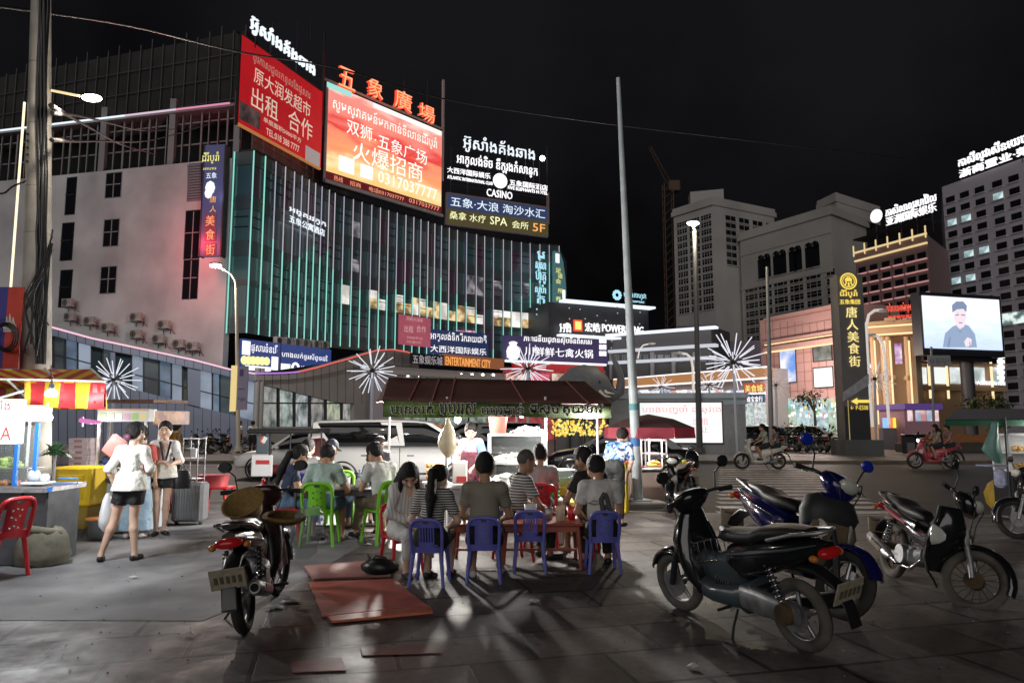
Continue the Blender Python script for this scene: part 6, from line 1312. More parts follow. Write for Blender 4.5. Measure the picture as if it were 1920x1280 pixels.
b=MB();b.box((FX-.95,13.6,.45),(.5,.9,.42),0,None,.1);b.box((FX-.95,13.3,.72),(.4,.3,.2),0,None,.06);b.torus((FX-1.0,13.2,.24),(1,0,0),.2,.05,1,24,8);b.torus((FX-.7,14.0,.24),(1,0,0),.2,.05,1,24,8);single(b,'cargo_tricycle',[Ml_red,M_tyre],'small red cargo tricycle parked left of the tall pale pole','tricycle')
b=MB();p=gnd(1166,962);b.box(p+V((0,0,.46)),(.09,.34,.88),0,.5,.02);b.box(p+V((-.12,.1,.40)),(.3,.34,.04),0,.5,.01);b.box(p+V((-.24,.2,.2)),(.05,.3,.4),0,.5);single(b,'yellow_chair',mat('yellow_plastic',(.65,.48,.03),.4),'yellow plastic seat standing edge-on left of the pole','chair')
AY=8.6;sa=thing('snack_stall','snack stall with a red and yellow striped awning at the left edge','food stall',at(60,1060,AY)*V((1,1,0)));PA=pl(-60,AY,200,AY)
M_str=stripes('awning_stripe',(.62,.42,.03),(.50,.03,.035),2.75,0,.5,.5);M_strb=stripes('awning_stripe_slant',(.62,.42,.03),(.50,.03,.035),2.75,0,.5,.5,.6)
b=MB();tr,br=PA.at(197,716),PA.at(197,767);tl,bl=PA.at(46,712),PA.at(46,762)
rings=[]
for i in range(13):
 t=i/12;p,q=tl.lerp(tr,t),bl.lerp(br,t);w=V((0,.03*math.sin(t*14),0));rings.append([p,p.lerp(q,.5)+w,q+w*1.5,q+w*1.5+V((0,.006,0)),p.lerp(q,.5)+w+V((0,.006,0)),p+V((0,.006,0))])
b.loft(rings);p=tr;q=p+V((-.95,1.6,0));b.slab([p,q,q-V((0,0,.3)),p-V((0,0,.3))],(-.006,0,0));b.build('valance',M_str,sa,True)
b=MB();rl0,rl1=V((-8,AY+.55,2.30)),at(172,683,AY+.55);rl1=V((rl1 .x,AY+.55,2.30));el=V((-8,AY,tr.z));bl2,br2=V((-8,AY+1.6,tr.z)),tr+V((-.95,1.6,0))
b.slab([bl2,br2,rl1,rl0],(0,0,-.008));b.slab([V((tl.x,AY,tr.z)),tr,rl1,V((tl.x+.25,AY+.55,2.30))],(0,0,-.008));b.slab([tr,br2,rl1],(0,0,-.008));q=bl2-V((0,0,.3));b.slab([bl2,br2,br2-V((0,0,.3)),q],(0,-.006,0));b.build('canopy',M_strb,sa,True)
b=MB();b.tube([tl+V((-.3,0,.01)),tr+V((0,0,.01)),br2+V((0,0,.01))],.014,6);b.tube([V((-6.2,AY,1.9)),V((-5.55,AY+.1,2.12)),rl1+V((-.6,0,.02))],.016,6);b.tube([PA.at(14,712,-.3),PA.at(66,760,-.3)],.014,6);b.tube([tr,rl1],.013,6)
b.build('frame',M_white,sa,True)
for x,Y in((56,AY+.2),):b=MB();p=at(x,792,Y);b.cyl((p.x,Y,0),(p.x,Y,tr.z),.018,n=8);b.build('post',M_white,sa,True)
for x,y in((96,738),(87,783)):
 b=MB();p=at(x,y,AY-.8);b.lathe([(0,-.035),(.05,-.03),(.062,0),(.05,.03),(.03,.045),(0,.045)],p,(0,0,1),14);b.lathe([(.03,.045),(.028,.10),(.012,.11),(.01,.15)],p,(0,0,1),12,1);b.build('bulb',[E_bulb,M_white],sa,True);lamp('bulb_light',p+V((.02,-.03,-.09)),70,(.93,.97,1),.06,sa)
b=MB();p=at(96,700,AY-.8);b.tube([p,at(96,728,AY-.8)],.006,5);b.tube([p,at(96,684,AY+.5)],.006,5);b.build('flex',M_dark,sa,True)
b=MB();c_,d_=wb(-40,45,748,832,AY-.1,.12);b.box(c_,d_,0,None,.01);P=pl(-40,AY-.17,60,AY-.17);b.sign(P,-14,20,825,800,'PA',1,.01);b.sign(P,-20,18,768,750,'នំប៉័ង',1,.01);b.build('light_box',[glow('stall_light_box',(1,1,.99),1.5,True),glow('stall_red_letter',(.8,.12,.10),1)],sa,True)
b=MB();c_,d_=wb(45,84,760,790,AY,.3);b.box(c_,d_);b.build('header',M_white,sa,True)
for x in(36,72):
 b=MB();p,q=at(x,792,AY-.12),at(x,792,AY-.12);b.box((p.x,AY-.12,(at(x,915,AY-.12).z+at(x,790,AY-.12).z)/2),(.038,.038,.74),0);b.build('blue_post',mat('sky_blue_paint',(.02,.16,.55),.4),sa,True)
b=MB();p,q=at(-60,850,AY-.1),at(72,850,AY-.1);b.box(((p.x+q.x)/2,AY-.13,1.25),(q.x-p.x,.006,.66));b.build('pane',M_clear,sa,True)
b=MB();c_,d_=wb(-60,126,908,918,AY+.05,.8);b.box(c_,d_,0,None,.006);c2,d2=wb(-60,122,918,1050,AY+.05,.62);b.box((c2[0],c2[1],.44),(d2[0],.62,.86),1,None,.01);c3,d3=wb(36,40,918,1050,AY-.27,.02);b.box((c3[0],c3[1]-.01,.44),(.02,.02,.8),2);b.box((c2[0]+d2[0]/2-.1,AY-.28,.86),(.3,.03,.05),3);b.build('counter',[M_alu,mat('dull_steel',(.09,.095,.105),.45,.6,noise=.3),M_dark,MATS['sky_blue_paint']],sa,True)
b=MB();p=at(100,906,AY-.1);b.tube([p,p+V((.28,0,0)),p+V((.28,0,.06)),p+V((.06,0,.06))],.01,6);b.build('rail',MATS['sky_blue_paint'],sa,True)
for k,(x,y,rx,m_,lb)in enumerate(((10,872,.18,[M_fg,mat('lettuce',(.38,.55,.12),.6)],'green lettuce heap behind the snack stall glass'),(12,912,.17,[mat('toasted_bun',(.40,.16,.05),.6),mat('pink_ham',(.5,.22,.2),.5)],'browned buns and ham heap on the snack counter'))):
 p=at(x,y,AY+.05);heap('food_heap',lb,p.x,AY+.05,p.z-.02,rx,.12,.1,26,.045,m_,'food',20+k,1.3)
b=MB();b.box(at(20,876,AY+.05),(.62,.3,.012));o=b.build('shelf',M_alu,sa,True)
b=MB();p=at(72,908,AY-.1);b.box(p+V((0,0,.02)),(.26,.26,.03),0,None,.01);b.ell(p+V((-.06,0,.1)),(.08,.07,.08),1,10);b.ell(p+V((.05,.03,.07)),(.06,.06,.06),1,10);single(b,'bag_tray',[M_white,mat('clear_bag',(.7,.75,.75),.3,alpha=.7)],'white tray with clear bags at the end of the snack counter','tray')
def tub(x,y,r,h,m,lb,lid=None,name='bucket',flare=1.18,z=0.):
 b=MB();p=gnd(x,y)+V((0,0,z));b.lathe([(0,0),(r,0),(r*flare,h),(r*flare+.015,h),(r*flare+.012,h-.02),(r*flare-.012,h-.02),(r-.01,.01),(0,.01)],p,n=24)
 if lid:b.lathe([(0,h+.02),(r*flare+.02,h+.02),(r*flare+.02,h-.01)],p,n=24,m=1)
 return single(b,name,[m,lid or m],lb,'bucket')
M_bw=mat('white_bucket',(.55,.60,.64),.5,noise=.1)
tub(138,1006,.115,.30,M_bw,'small white pail against the snack stall corner');tub(188,1010,.15,.28,M_bw,'wide white tub with an orange lid on the ground',mat('orange_lid',(.6,.22,.06),.5))
tub(139,1002,.16,.10,mat('lilac_basin',(.26,.26,.42),.5),'lilac basin resting on the small white pail',None,'basin',1.3,.32)
b=MB();c_,d_=wb(106,181,874,948,10.4,.5);b.box((c_[0],10.5,c_[2]),(d_[0],.5,d_[2]),0,None,.03);b.box((c_[0],10.24,c_[2]),(d_[0]*.7,.02,d_[2]*.62),0,None,.01);b.box((c_[0],10.225,c_[2]),(d_[0]*.6,.02,d_[2]*.5),0,None,.01);b.box((c_[0],10.5,c_[2]-d_[2]/2-.16),(d_[0]*.9,.45,.32),1,None,.02);single(b,'yellow_cooler',[mat('cooler_yellow',(.62,.42,.01),.45,noise=.1),mat('cooler_base',(.22,.15,.02),.6)],'big yellow plastic cooler box between the two left stalls','cooler box')
for k in range(5):
 b=MB();p=at(157,868-k*10.5,11.6);b.box(p,(.30,.3,.088),0,rnd.uniform(-.1,.1),.004);b.box(p+V((0,-.152,0)),(.12,.004,.04),1);single(b,'carton',[mat('dusty_carton',(.34,.28,.29),.8),mat('carton_label',(.22,.12,.14),.7)],['lowest carton of the dusty stack behind the yellow cooler','second carton from the bottom of the dusty stack','middle carton of the dusty stack behind the cooler','fourth carton, just below the top of the dusty stack','topmost carton of the dusty stack behind the cooler'][k],'carton','stack of cartons')
b=MB();p=at(157,872,11.6);b.box((p.x,11.6,p.z/2-.04),(.42,.4,p.z-.09),0,None,.02);single(b,'side_table',M_dark,'dark stand carrying the dusty stack of cartons','stand')
for k,(x,y,w)in enumerate(((128,842,.26),(128,862,.3),(125,880,.34))):
 b=MB();b.box(at(x,y,12.2),(w,.3,.16),0,.1,.02);single(b,'bundle',mat('grey_bundle',(.20,.17,.19),.8,noise=.3,scale=6),['small grey bundle on top behind the leafy plant','middle grey bundle behind the leafy plant','lowest grey bundle behind the leafy plant'][k],'bundle')
b=MB();b.box((at(128,900,12.2).x,12.2,.34),(.5,.4,.68),0,None,.03);single(b,'old_chest',mat('grey_chest',(.12,.11,.11),.8),'dark chest under the three grey bundles','chest')
rr=random.Random(5);b=MB();c=at(103,852,9.6)
for k in range(150):
 d=V((rr.gauss(0,1),rr.gauss(0,1),abs(rr.gauss(.3,.8)))).normalized();L_=rr.uniform(.08,.28);w=d.cross(V((0,0,1))).normalized()*.022;p=c+d*.04;q=c+d*L_+V((0,0,-.25*L_*L_*4));m_=p.lerp(q,.55)+V((0,0,.03));b.add([p,m_+w,q,m_-w],[(0,1,2,3)],k%2)
pt_=thing('potted_plant','leafy green plant in a pot behind the snack counter','plant',(c.x,c.y,0));b.build('foliage',[mat('leaf_dark',(.03,.09,.04),.6),mat('leaf_mid',(.06,.14,.06),.6)],pt_,True);b=MB();b.lathe([(0,0),(.13,0),(.17,.35),(.15,.35),(0,.33)],(c.x,c.y,0),n=16);b.cyl((c.x,c.y,.3),(c.x,c.y,c.z),.02,n=6);b.build('pot',M_conc,pt_,True)
b=MB();rings=[];c=gnd(78,1058)
for k,(z,r)in enumerate(((0,.20),(.03,.25),(.12,.27),(.24,.255),(.34,.22),(.40,.17),(.42,.10),(.38,.05))):rings.append([V((c.x+r*math.cos(w*.3927)*(1.1+.1*math.sin(w*3.1+k)),c.y+r*.9*math.sin(w*.3927)*(1+.08*math.sin(w*2+2*k)),z+.02*math.sin(w*1.7+k)))for w in range(16)])
b.loft(rings);b.tube([c+V((-.15,-.1,.38)),c+V((-.05,-.16,.42)),c+V((.12,-.12,.39)),c+V((.17,.02,.36))],.045,8);single(b,'sack',mat('grey_sackcloth',(.17,.16,.12),.9,noise=.4,scale=5,bump=.6),'crumpled grey green sack on the ground beside the red chair','sack')
s2=thing('drinks_stall','drinks stall with a lit picture board, behind the two women in white jackets','food stall',at(235,980,10.9)*V((1,1,0)));P=pl(180,10.6,330,10.6)
b=MB();b.pane(P,182,278,768,790,0,0,.06);b.pane(P,182,278,766,770,1,.005,.07);rnd.seed(9)
for k in range(6):b.pane(P,187+k*15,198+k*15,774+(k%2),787,3+k%4,.012,.01)
b.pane(P,278,288,767,790,2,0,.08);q0=P.at(288,770);q1=q0+V((.28,.55,0));b.slab([q0,q1,q1-V((0,0,.2)),q0-V((0,0,.2))],(0,.03,0),7)
b.build('picture_board',[glow('board_lit',(.62,.66,.60),.8),glow('board_orange',(.7,.35,.2),.7),M_white,glow('pic_green',(.35,.55,.12),.8),glow('pic_yellow',(.8,.65,.25),.8),glow('pic_cream',(.8,.8,.75),.8),glow('pic_pink',(.75,.3,.55),.8),em_noise('red_menu',(.25,.05,.02),(.6,.25,.08),.7,5)],s2,True)
for x,Y in((187,10.65),(274,10.65),(205,11.7),(300,11.7)):b=MB();p=at(x,792,Y);b.box((p.x,Y,.88),(.035,.035,1.76));b.build('post',M_alu,s2,True)
b=MB();p,q=at(188,895,10.7),at(276,895,10.7);b.box(((p.x+q.x)/2,11.1,.78),(q.x-p.x,.9,.05),1);b.box(((p.x+q.x)/2,11.1,.38),(q.x-p.x-.05,.8,.72),0,None,.02);b.build('counter',[mat('pale_counter',(.42,.47,.50),.5),M_dark],s2,True)
b=MB();a=V((-6.6,11.3,1.98));b.slab([a,a+V((1.0,-.1,0)),a+V((.95,1.2,.02)),a+V((.1,1.2,.02))],(0,0,-.05));b.build('roof_sheet',mat('rust_sheet',(.12,.07,.05),.8,noise=.4,scale=5),s2,True)
p=at(232,792,11.2);lamp('board_light',(p.x,10.4,1.6),40,(1,.96,.88),.1,s2)
b=MB()
for k,(x,y,w,h,m_)in enumerate(((197,882,.2,.22,0),(206,862,.16,.14,1),(215,886,.14,.16,2),(255,880,.16,.2,0),(262,858,.12,.12,2))):b.box(at(x,y,10.9),(w,.18,h),m_,None,.03)
single(b,'drinks_carton_pile',[mat('blue_cloth',(.04,.13,.32),.7),mat('navy_cloth',(.03,.06,.18),.7),M_white],'blue and white packs stacked on the drinks stall counter','packs')
b=MB();p=at(215,838,10.75);b.box(p,(.28,.08,.34),0,Matrix.Rotation(.6,3,'Y'),.04);single(b,'pink_bag',mat('mauve_pink',(.42,.18,.18),.7,noise=.15),'mauve pink bag leaning by the drinks stall post','bag')
b=MB();p=at(168,790,10.2);b.tube([p+V((-.14,0,.02)),p+V((-.02,0,.0)),p+V((.16,0,-.01))],[.03,.035,.02],8);b.box(p+V((-.1,0,.0)),(.02,.02,.14));single(b,'pink_light_toy',glow('toy_pink',(.9,.25,.65),.8),'glowing pink toy hanging between the two left stalls','toy')
t=thing('suitcase','large ribbed silver suitcase standing beside the red one','suitcase',gnd(347,985));p=gnd(347,985)
b=MB();b.box((p.x,p.y+.15,.36),(.50,.28,.62),0,None,.04)
for k in range(11):b.box((p.x-.21+k*.042,p.y+.008,.36),(.018,.02,.56),0,None,.006)
b.build('shell',mat('silver_case',(.34,.34,.36),.35,.6,noise=.1),t,True)
b=MB();b.tube([(p.x-.08,p.y+.1,.67),(p.x-.07,p.y+.1,.71),(p.x+.07,p.y+.1,.71),(p.x+.08,p.y+.1,.67)],.012,6);b.build('handle',M_dark,t,True)
for x in(-.19,.19):b=MB();b.cyl((p.x+x-.02,p.y+.12,.03),(p.x+x+.02,p.y+.12,.03),.03,n=12);b.build('wheel',M_rub,t,True)
t=thing('suitcase','narrow dark red suitcase behind the silver one','suitcase',gnd(316,972));p=gnd(314,968);b=MB();b.box((p.x,p.y+.15,.40),(.22,.4,.68),0,None,.04);b.build('shell',mat('wine_case',(.20,.012,.02),.4),t,True);b=MB();b.tube([(p.x,p.y,.74),(p.x,p.y+.02,.78),(p.x,p.y+.26,.78),(p.x,p.y+.28,.74)],.012,6);b.build('handle',M_dark,t,True)
rt=thing('red_stool_table','low red plastic table holding the pink basket','table',gnd(405,965));p=gnd(405,962);b=MB();b.box((p.x,p.y,.46),(.55,.5,.03),0,None,.01);b.build('tabletop',M_redp,rt,True)
for x in(-.23,.23):
 for y in(-.2,.2):b=MB();b.tube([(p.x+x*.9,p.y+y*.9,.45),(p.x+x*1.1,p.y+y*1.1,0)],[.03,.022],8);b.build('leg',M_redp,rt,True)
b=MB();q=V((p.x-.07,p.y,.48));b.loft([ringz(q.z,q.x,.22,.16,5),ringz(q.z+.20,q.x,.26,.19,5),ringz(q.z+.205,q.x,.28,.21,5),ringz(q.z+.20,q.x,.245,.175,5),ringz(q.z+.03,q.x,.21,.15,5)],0);b.v=[v+V((0,q.y,0))for v in b.v];single(b,'pink_basket',mat('coral_plastic',(.52,.12,.13),.45),'coral pink plastic basket on the low red table','basket')
rk=thing('wire_rack','pale metal rack standing behind the suitcases','rack',at(357,895,12.5)*V((1,1,0)));b=MB();c=at(357,850,12.5)
for x in(-.13,.13):
 for y in(0,.3):b.cyl((c.x+x,12.5+y,0),(c.x+x,12.5+y,1.36),.012,n=6)
for z in(.3,.65,1.0,1.34):
 b.box((c.x,12.65,z),(.27,.32,.015),0)
b.build('frame',M_steel,rk,True);b=MB();b.box((c.x+.03,12.6,1.1),(.1,.1,.16),0,None,.01);b.build('price_card',M_white,rk,True)
gs=thing('bun_stall','bun stall with a grey and green canopy cut by the right frame edge','food stall',at(1900,960,12.6)*V((1,1,0)));P=pl(1770,12.2,2000,12.2)
b=MB();e0,e1=P.at(1773,786),P.at(2010,786);r0,r1=e0+V((.85,1.0,.20)),e1+V((0,1.0,.20));b.slab([e0,e1,r1,r0],(0,0,-.01));b.slab([e0,r0,e0+V((1.25,1.9,0))],(0,0,-.01));b.slab([r0,r1,e1+V((0,1.9,0)),e0+V((1.25,1.9,0))],(0,0,-.01));b.build('canopy',mat('grey_tarp',(.22,.22,.25),.55,noise=.15),gs,True)
b=MB();b.slab([e0,e1,e1-V((0,0,.11)),e0-V((0,0,.11))],(0,.01,0));q=e0+V((1.25,1.9,0));b.slab([e0,q,q-V((0,0,.11)),e0-V((0,0,.11))],(.01,0,0));b.build('valance',mat('bottle_green',(.01,.10,.045),.6),gs,True)
rings=[];b=MB()
for k,(y,w)in enumerate(((792,6),(810,9),(828,18),(842,24),(856,20),(868,5))):c1,c2=P.at(1866-w+(8 if k>3 else 0),y,.1),P.at(1870+w*.3+(6 if k>3 else 0),y,.1);rings.append([c1,(c1+c2)/2+V((0,-.05,0)),c2,c2+V((0,.05,0)),(c1+c2)/2+V((0,.06,0)),c1+V((0,.03,0))])
b.loft(rings);b.build('tied_curtain',mat('teal_film',(.10,.22,.19),.35,alpha=.8),gs,True)
b=MB();p=P.at(1884,792);b.cyl((p.x,12.2,0),(p.x,12.2,1.72),.022,n=8);b.build('post',M_dark,gs,True)
b=MB();x0,x1=P.at(1889,850).x,P.at(1990,850).x
for z in(.82,1.12,1.42):b.box(((x0+x1)/2,12.35,z),(x1-x0,.45,.035))
for x in(x0,x1):b.box((x,12.15,1.12),(.04,.04,.62));b.box((x,12.55,1.12),(.04,.04,.62))
b.box(((x0+x1)/2,12.56,1.12),(x1-x0,.02,.6));b.box(((x0+x1)/2,12.36,.4),(x1-x0,.5,.78),1);b.build('showcase',[M_white,M_dark],gs,True)
for k,(z,lb)in enumerate(((1.15,'upper tray of golden buns in the right stall showcase'),(.85,'lower tray of golden buns in the right stall showcase'))):heap('bun_tray',lb,x0+.38,12.3,z,.34,.14,.08,40,.05,[mat('golden_bun',(.62,.38,.12),.55),mat('pale_bun',(.70,.55,.28),.55)],'buns',30+k)
p=V((x0+.35,12.1,1.55));b=MB();b.cyl(p,p+V((.6,0,0)),.014,n=6);b.build('tube_lamp',E_bulb,gs,True);lamp('tube_light',p+V((.3,-.03,-.07)),28,(1,.97,.9),.1,gs)
b=MB();c=gnd(1900,958);rings=[[V((c.x+.1+r*math.cos(w*.4488)*(1+.08*math.sin(w*2+z*9)),c.y+.35+r*math.sin(w*.4488),z))for w in range(14)]for z,r in((.0,.24),(.1,.30),(.3,.32),(.45,.27),(.55,.15),(.58,.03))];b.loft(rings);single(b,'yellow_sack',mat('yellow_bag',(.50,.32,.03),.6,noise=.25,scale=5,bump=.4),'bulging yellow sack behind the green chair at the right edge','sack')
b=MB();p=at(1860,872,11.4);b.box(p,(.32,.3,.02),0,.3);b.box(p+V((.15,.05,-.2)),(.14,.2,.3),1,.2,.05);single(b,'newspaper_bundle',[mat('blue_print',(.35,.40,.55),.7,noise=.3,scale=30),mat('blue_white_cloth',(.40,.42,.60),.7,noise=.4,scale=14)],'printed cloths hung on the right stall side rail','cloth')
b=MB();p,q=at(1685,834,40),at(1848,834,40);b.box(((p.x+q.x)/2,40,.25),(q.x-p.x,.8,.5),0,None,.03);b.box(((p.x+q.x)/2,39.7,.75),(q.x-p.x,.3,.42),1,None,.02);single(b,'planter_wall',[mat('dark_planter',(.06,.055,.045),.8),mat('orange_wood',(.30,.11,.03),.6,noise=.2)],'long low planter wall with an orange wooden band behind the red scooter','wall')
for x,lb in((1704,'dark square litter bin left of its twin by the planter wall'),(1724,'second dark litter bin, closer to the orange planter wall')):
 b=MB();p=at(x,848,37.5);b.box((p.x,37.5,.48),(.5,.45,.9),0,None,.05);b.box((p.x,37.26,.35),(.4,.02,.5),1);b.box((p.x,37.5,.98),(.54,.5,.1),2,None,.03);single(b,'litter_bin',[M_dark,mat('bin_front',(.14,.14,.14),.6),M_black],lb,'litter bin','litter bins on the far pavement')
b=MB();P=pl(1655,44,1725,44)
for x0,x1,m_ in((1660,1667,0),(1667,1675,1),(1675,1684,2),(1684,1690,3),(1691,1697,4),(1698,1704,5),(1705,1711,4),(1712,1718,5)):b.pane(P,x0,x1,783-(4 if m_==3 else 0),802,m_,0,.3)
b.pane(P,1658,1720,802,848,6,0,.5);single(b,'light_cabinet',[glow('c_sky',(.3,.6,1),1),glow('c_orange',(1,.25,.08),1),glow('c_yel',(1,.9,.1),1),glow('c_red',(1,.08,.05),1),glow('c_blue',(.08,.12,1),1),glow('c_lblue',(.12,.25,.9),1),mat('cab_grey',(.16,.15,.16),.6)],'cabinet with glowing blue, orange, yellow and red bars right of the pylon','light cabinet')
vk=thing('violet_kiosk','small violet trimmed shop kiosk with pink lit windows','kiosk',at(1735,848,43)*V((1,1,0)));P=pl(1690,43,1790,43);b=MB();b.pane(P,1700,1765,765,845,0,0,3);b.pane(P,1697,1768,756,767,1,.25,3.4);b.build('cabin',[mat('kiosk_pink',(.40,.22,.27),.6),mat('kiosk_violet',(.10,.05,.22),.5,em=(.10,.05,.25),es=.5)],vk,True)
for k,x in enumerate((1703,1718,1728,1739,1752)):b=MB();b.pane(P,x,x+9,769,789,0,.05,.06);b.build('window',em_noise('kiosk_room%d'%(k%2),[(.6,.25,.25),(.35,.45,.6)][k%2],(1,.8,.8),.9,.8),vk,True)
rr=random.Random(3);b=MB()
for k in range(150):b.ell(at(rr.uniform(1035,1140),786+30*rr.random()**.8,32+rr.random()),rr.uniform(.03,.085),rr.randrange(3),6)
for x in(1040,1068,1096,1132):p=at(x,786,32.4);b.cyl((p.x,32.4,0),p,.03,n=5,m=3)
b.cyl(at(1034,786,32.4),at(1142,786,32.4),.03,n=5,m=3);single(b,'light_curtain',[E_gold,glow('c_amber',(1,.55,.08),1),E_yel,M_dark],'curtain of small golden lights on a rail across the road behind the stall','string lights')
M_l1=mat('foliage_dark',(.018,.035,.014),.7);M_l2=mat('foliage_mid',(.045,.075,.022),.7);M_l3=mat('foliage_light',(.09,.12,.03),.7)
def tree(label,x,y,Y,rad,h,n=420,name='tree',flat=.8,seed=1,ls=.16):
 p=at(x,y,Y);t=thing(name,label,'tree' if name=='tree' else 'shrub',(p.x,Y,0));rr=random.Random(seed);b=MB();cl=[V((rr.uniform(-1,1)*rad*.7,rr.uniform(-1,1)*rad*.7,rr.uniform(-.7,.8)*rad*flat))for _ in range(9)];top=V((p.x,Y,h))
 if name=='tree':
  tb=MB();tb.tube([(p.x,Y,0),(p.x+.05,Y,h*.5),(p.x,Y,h)],[.14,.10,.05],8)
  for c in cl[:6]:tb.tube([(p.x,Y,h*.72),top+c*.5,top+c*.9],[.05,.03,.012],5)
  tb.build('trunk',mat('bark',(.06,.045,.03),.9),t,True)
 for k in range(n):
  c=top+rr.choice(cl);d=V((rr.gauss(0,1),rr.gauss(0,1),rr.gauss(0,.8)))*rad*.24;q=c+d;u=V((rr.gauss(0,1),rr.gauss(0,1),rr.gauss(0,1))).normalized();w=u.cross(V((.3,.2,1))).normalized();s=ls*rr.uniform(.6,1.3);b.add([q-u*s,q+w*s*.45,q+u*s,q-w*s*.45],[(0,1,2,3)],rr.choice([0,0,1,1,2]))
 b.build('crown' if name=='tree' else 'foliage',[M_l1,M_l2,M_l3],t,True)
tree('rounded dark green tree behind the canopy of the right stall',1862,760,47,1.5,2.5,700,seed=2)
tree('small dark tree in front of the pink mall shop windows',1525,742,50,1.1,3.3,220,seed=3,flat=.3)
for k,(x,w,lb)in enumerate(((1478,.8,'leftmost dark shrub behind the row of parked two-wheelers'),(1508,.9,'second dark shrub behind the parked two-wheelers'),(1540,.9,'rightmost dark shrub, next to the pylon plinth'))):tree(lb,x,848,43.5,w,.75,420,'shrub',.8,10+k,.11)
el=thing('elephant_statue','large grey elephant sculpture with white tusks and a raised trunk above the awning','statue',at(1110,850,36)*V((1,1,0)));EY=36
def ep(x,y,d=0):return at(x,y,EY+d)
b=MB();M_el=mat('elephant_grey',(.17,.18,.20),.6,noise=.2,scale=1.2)
b.loft([[ep(1045,735)+V((0,.9*math.cos(w),.6*math.sin(w)))for w in[k*.524 for k in range(12)]],[ep(1070,726)+V((0,1.1*math.cos(w),1.0*math.sin(w)))for w in[k*.524 for k in range(12)]],[ep(1095,722)+V((0,1.1*math.cos(w),1.05*math.sin(w)))for w in[k*.524 for k in range(12)]],[ep(1118,722)+V((0,.9*math.cos(w),.95*math.sin(w)))for w in[k*.524 for k in range(12)]],[ep(1138,728)+V((0,.6*math.cos(w),.65*math.sin(w)))for w in[k*.524 for k in range(12)]],[ep(1149,736)+V((0,.3*math.cos(w),.3*math.sin(w)))for w in[k*.524 for k in range(12)]]])
b.ell(ep(1108,705,-.2),(.55,.5,.5),0,14)
for x in(1058,1080,1100):b.cyl(ep(x,740),V((ep(x,740).x,EY,0)),.38,.42,12)
b.build('body',M_el,el,True)
b=MB();b.tube([ep(1140,732),ep(1152,740),ep(1162,735),ep(1165,715),ep(1161,695),ep(1153,678),ep(1148,664)],[.4,.34,.27,.21,.16,.13,.10],12);b.build('trunk',M_el,el,True)
b=MB();b.tube([ep(1122,730,-.7),ep(1132,742,-.8),ep(1146,744,-.8)],[.10,.08,.02],8);b.tube([ep(1124,722,-.4),ep(1138,736,-.7),ep(1152,738,-.7)],[.08,.07,.02],8);b.build('tusk',mat('ivory',(.7,.68,.62),.5),el,True)
b=MB();b.ell(ep(1092,725,-1.0),(.5,.1,.65),0,12);b.build('ear',M_el,el,True);b=MB();b.ell(ep(1124,716,-.82),.07,0,8);b.build('eye',M_black,el,True)
def flat(name,label,pts,m,h=.03,cat='board'):
 b=MB();P_=[gnd(x,y)for x,y in pts];b.slab([p+V((0,0,.006))for p in P_],(0,0,h));return single(b,name,m,label,cat)
M_rb=mat('red_board',(.56,.14,.11),.55,noise=.35,scale=4,detail=8);M_pb=mat('pink_slab',(.40,.18,.17),.6,noise=.4,scale=3,detail=8)  # part of this red is the glow on the paving, put into the colour
flat('red_board','wide red board, partly tinted with red glow, lying on the paving beside the black bag',[(604,1158),(579,1094),(738,1088),(800,1138)],M_rb,.014);flat('red_board','narrow orange red strip board at the near edge of the wide board',[(622,1169),(614,1160),(806,1140),(812,1151)],mat('red_board_orange',(.60,.16,.09),.55,noise=.3,scale=5),.02)
flat('paving_slab','loose pinkish slab above the wide red board',[(588,1089),(570,1064),(700,1054),(728,1082)],M_pb,.02,'slab');flat('paving_slab','small pale pink slab low on the near paving',[(548,1262),(545,1242),(640,1234),(650,1258)],mat('red_glow_patch',(.26,.10,.10),.6,noise=.4,scale=5),.004,'slab')  # second slab is red light on the floor, put into colour
flat('paving_slab','dull rust coloured slab between the pale pink slab and the red boards',[(680,1230),(676,1216),(800,1208),(830,1226)],mat('dull_red_glow_patch',(.14,.05,.042),.6,noise=.4,scale=4),.003,'slab')  # reddish floor light drawn as a coloured slab
b=MB();p=gnd(708,1084);rings=[[V((p.x+r*1.25*math.cos(w*.524)*(1+.1*math.sin(3*w+z*20)),p.y+.12+r*.8*math.sin(w*.524),z))for w in range(12)]for z,r in((.03,.11),(.06,.15),(.12,.15),(.17,.10),(.19,.03))];b.loft(rings);b.tube([p+V((-.08,.1,.17)),p+V((-.04,.08,.22)),p+V((.06,.08,.2)),p+V((.1,.1,.14))],.01,6);single(b,'black_bag',mat('black_bag_leather',(.012,.012,.014),.35,noise=.2),'slumped black handbag on the ground at the foot of the red chair','bag')
rr=random.Random(12);b=MB()
for k in range(420):
 x,y=rr.uniform(0,1900),960+310*rr.random()**1.4;p=gnd(x,y)+V((0,0,.007));s=rr.uniform(.004,.013);w=rr.uniform(0,3.1);u=V((math.cos(w),math.sin(w),0));v=V((-u.y,u.x,0))*rr.uniform(.3,.9);b.add([p-u*s,p+v*s,p+u*s,p-v*s,p+V((0,0,s*.7))],[(0,3,4),(3,2,4),(2,1,4),(1,0,4)],0 if rr.random()<.75 else 1)
tag(b.build('paving_grit',[mat('dark_grit',(.03,.028,.025),.9),mat('pale_grit',(.3,.29,.27),.9)]),'scattered specks of grit and cigarette ends on the paving','grit',None,'stuff')
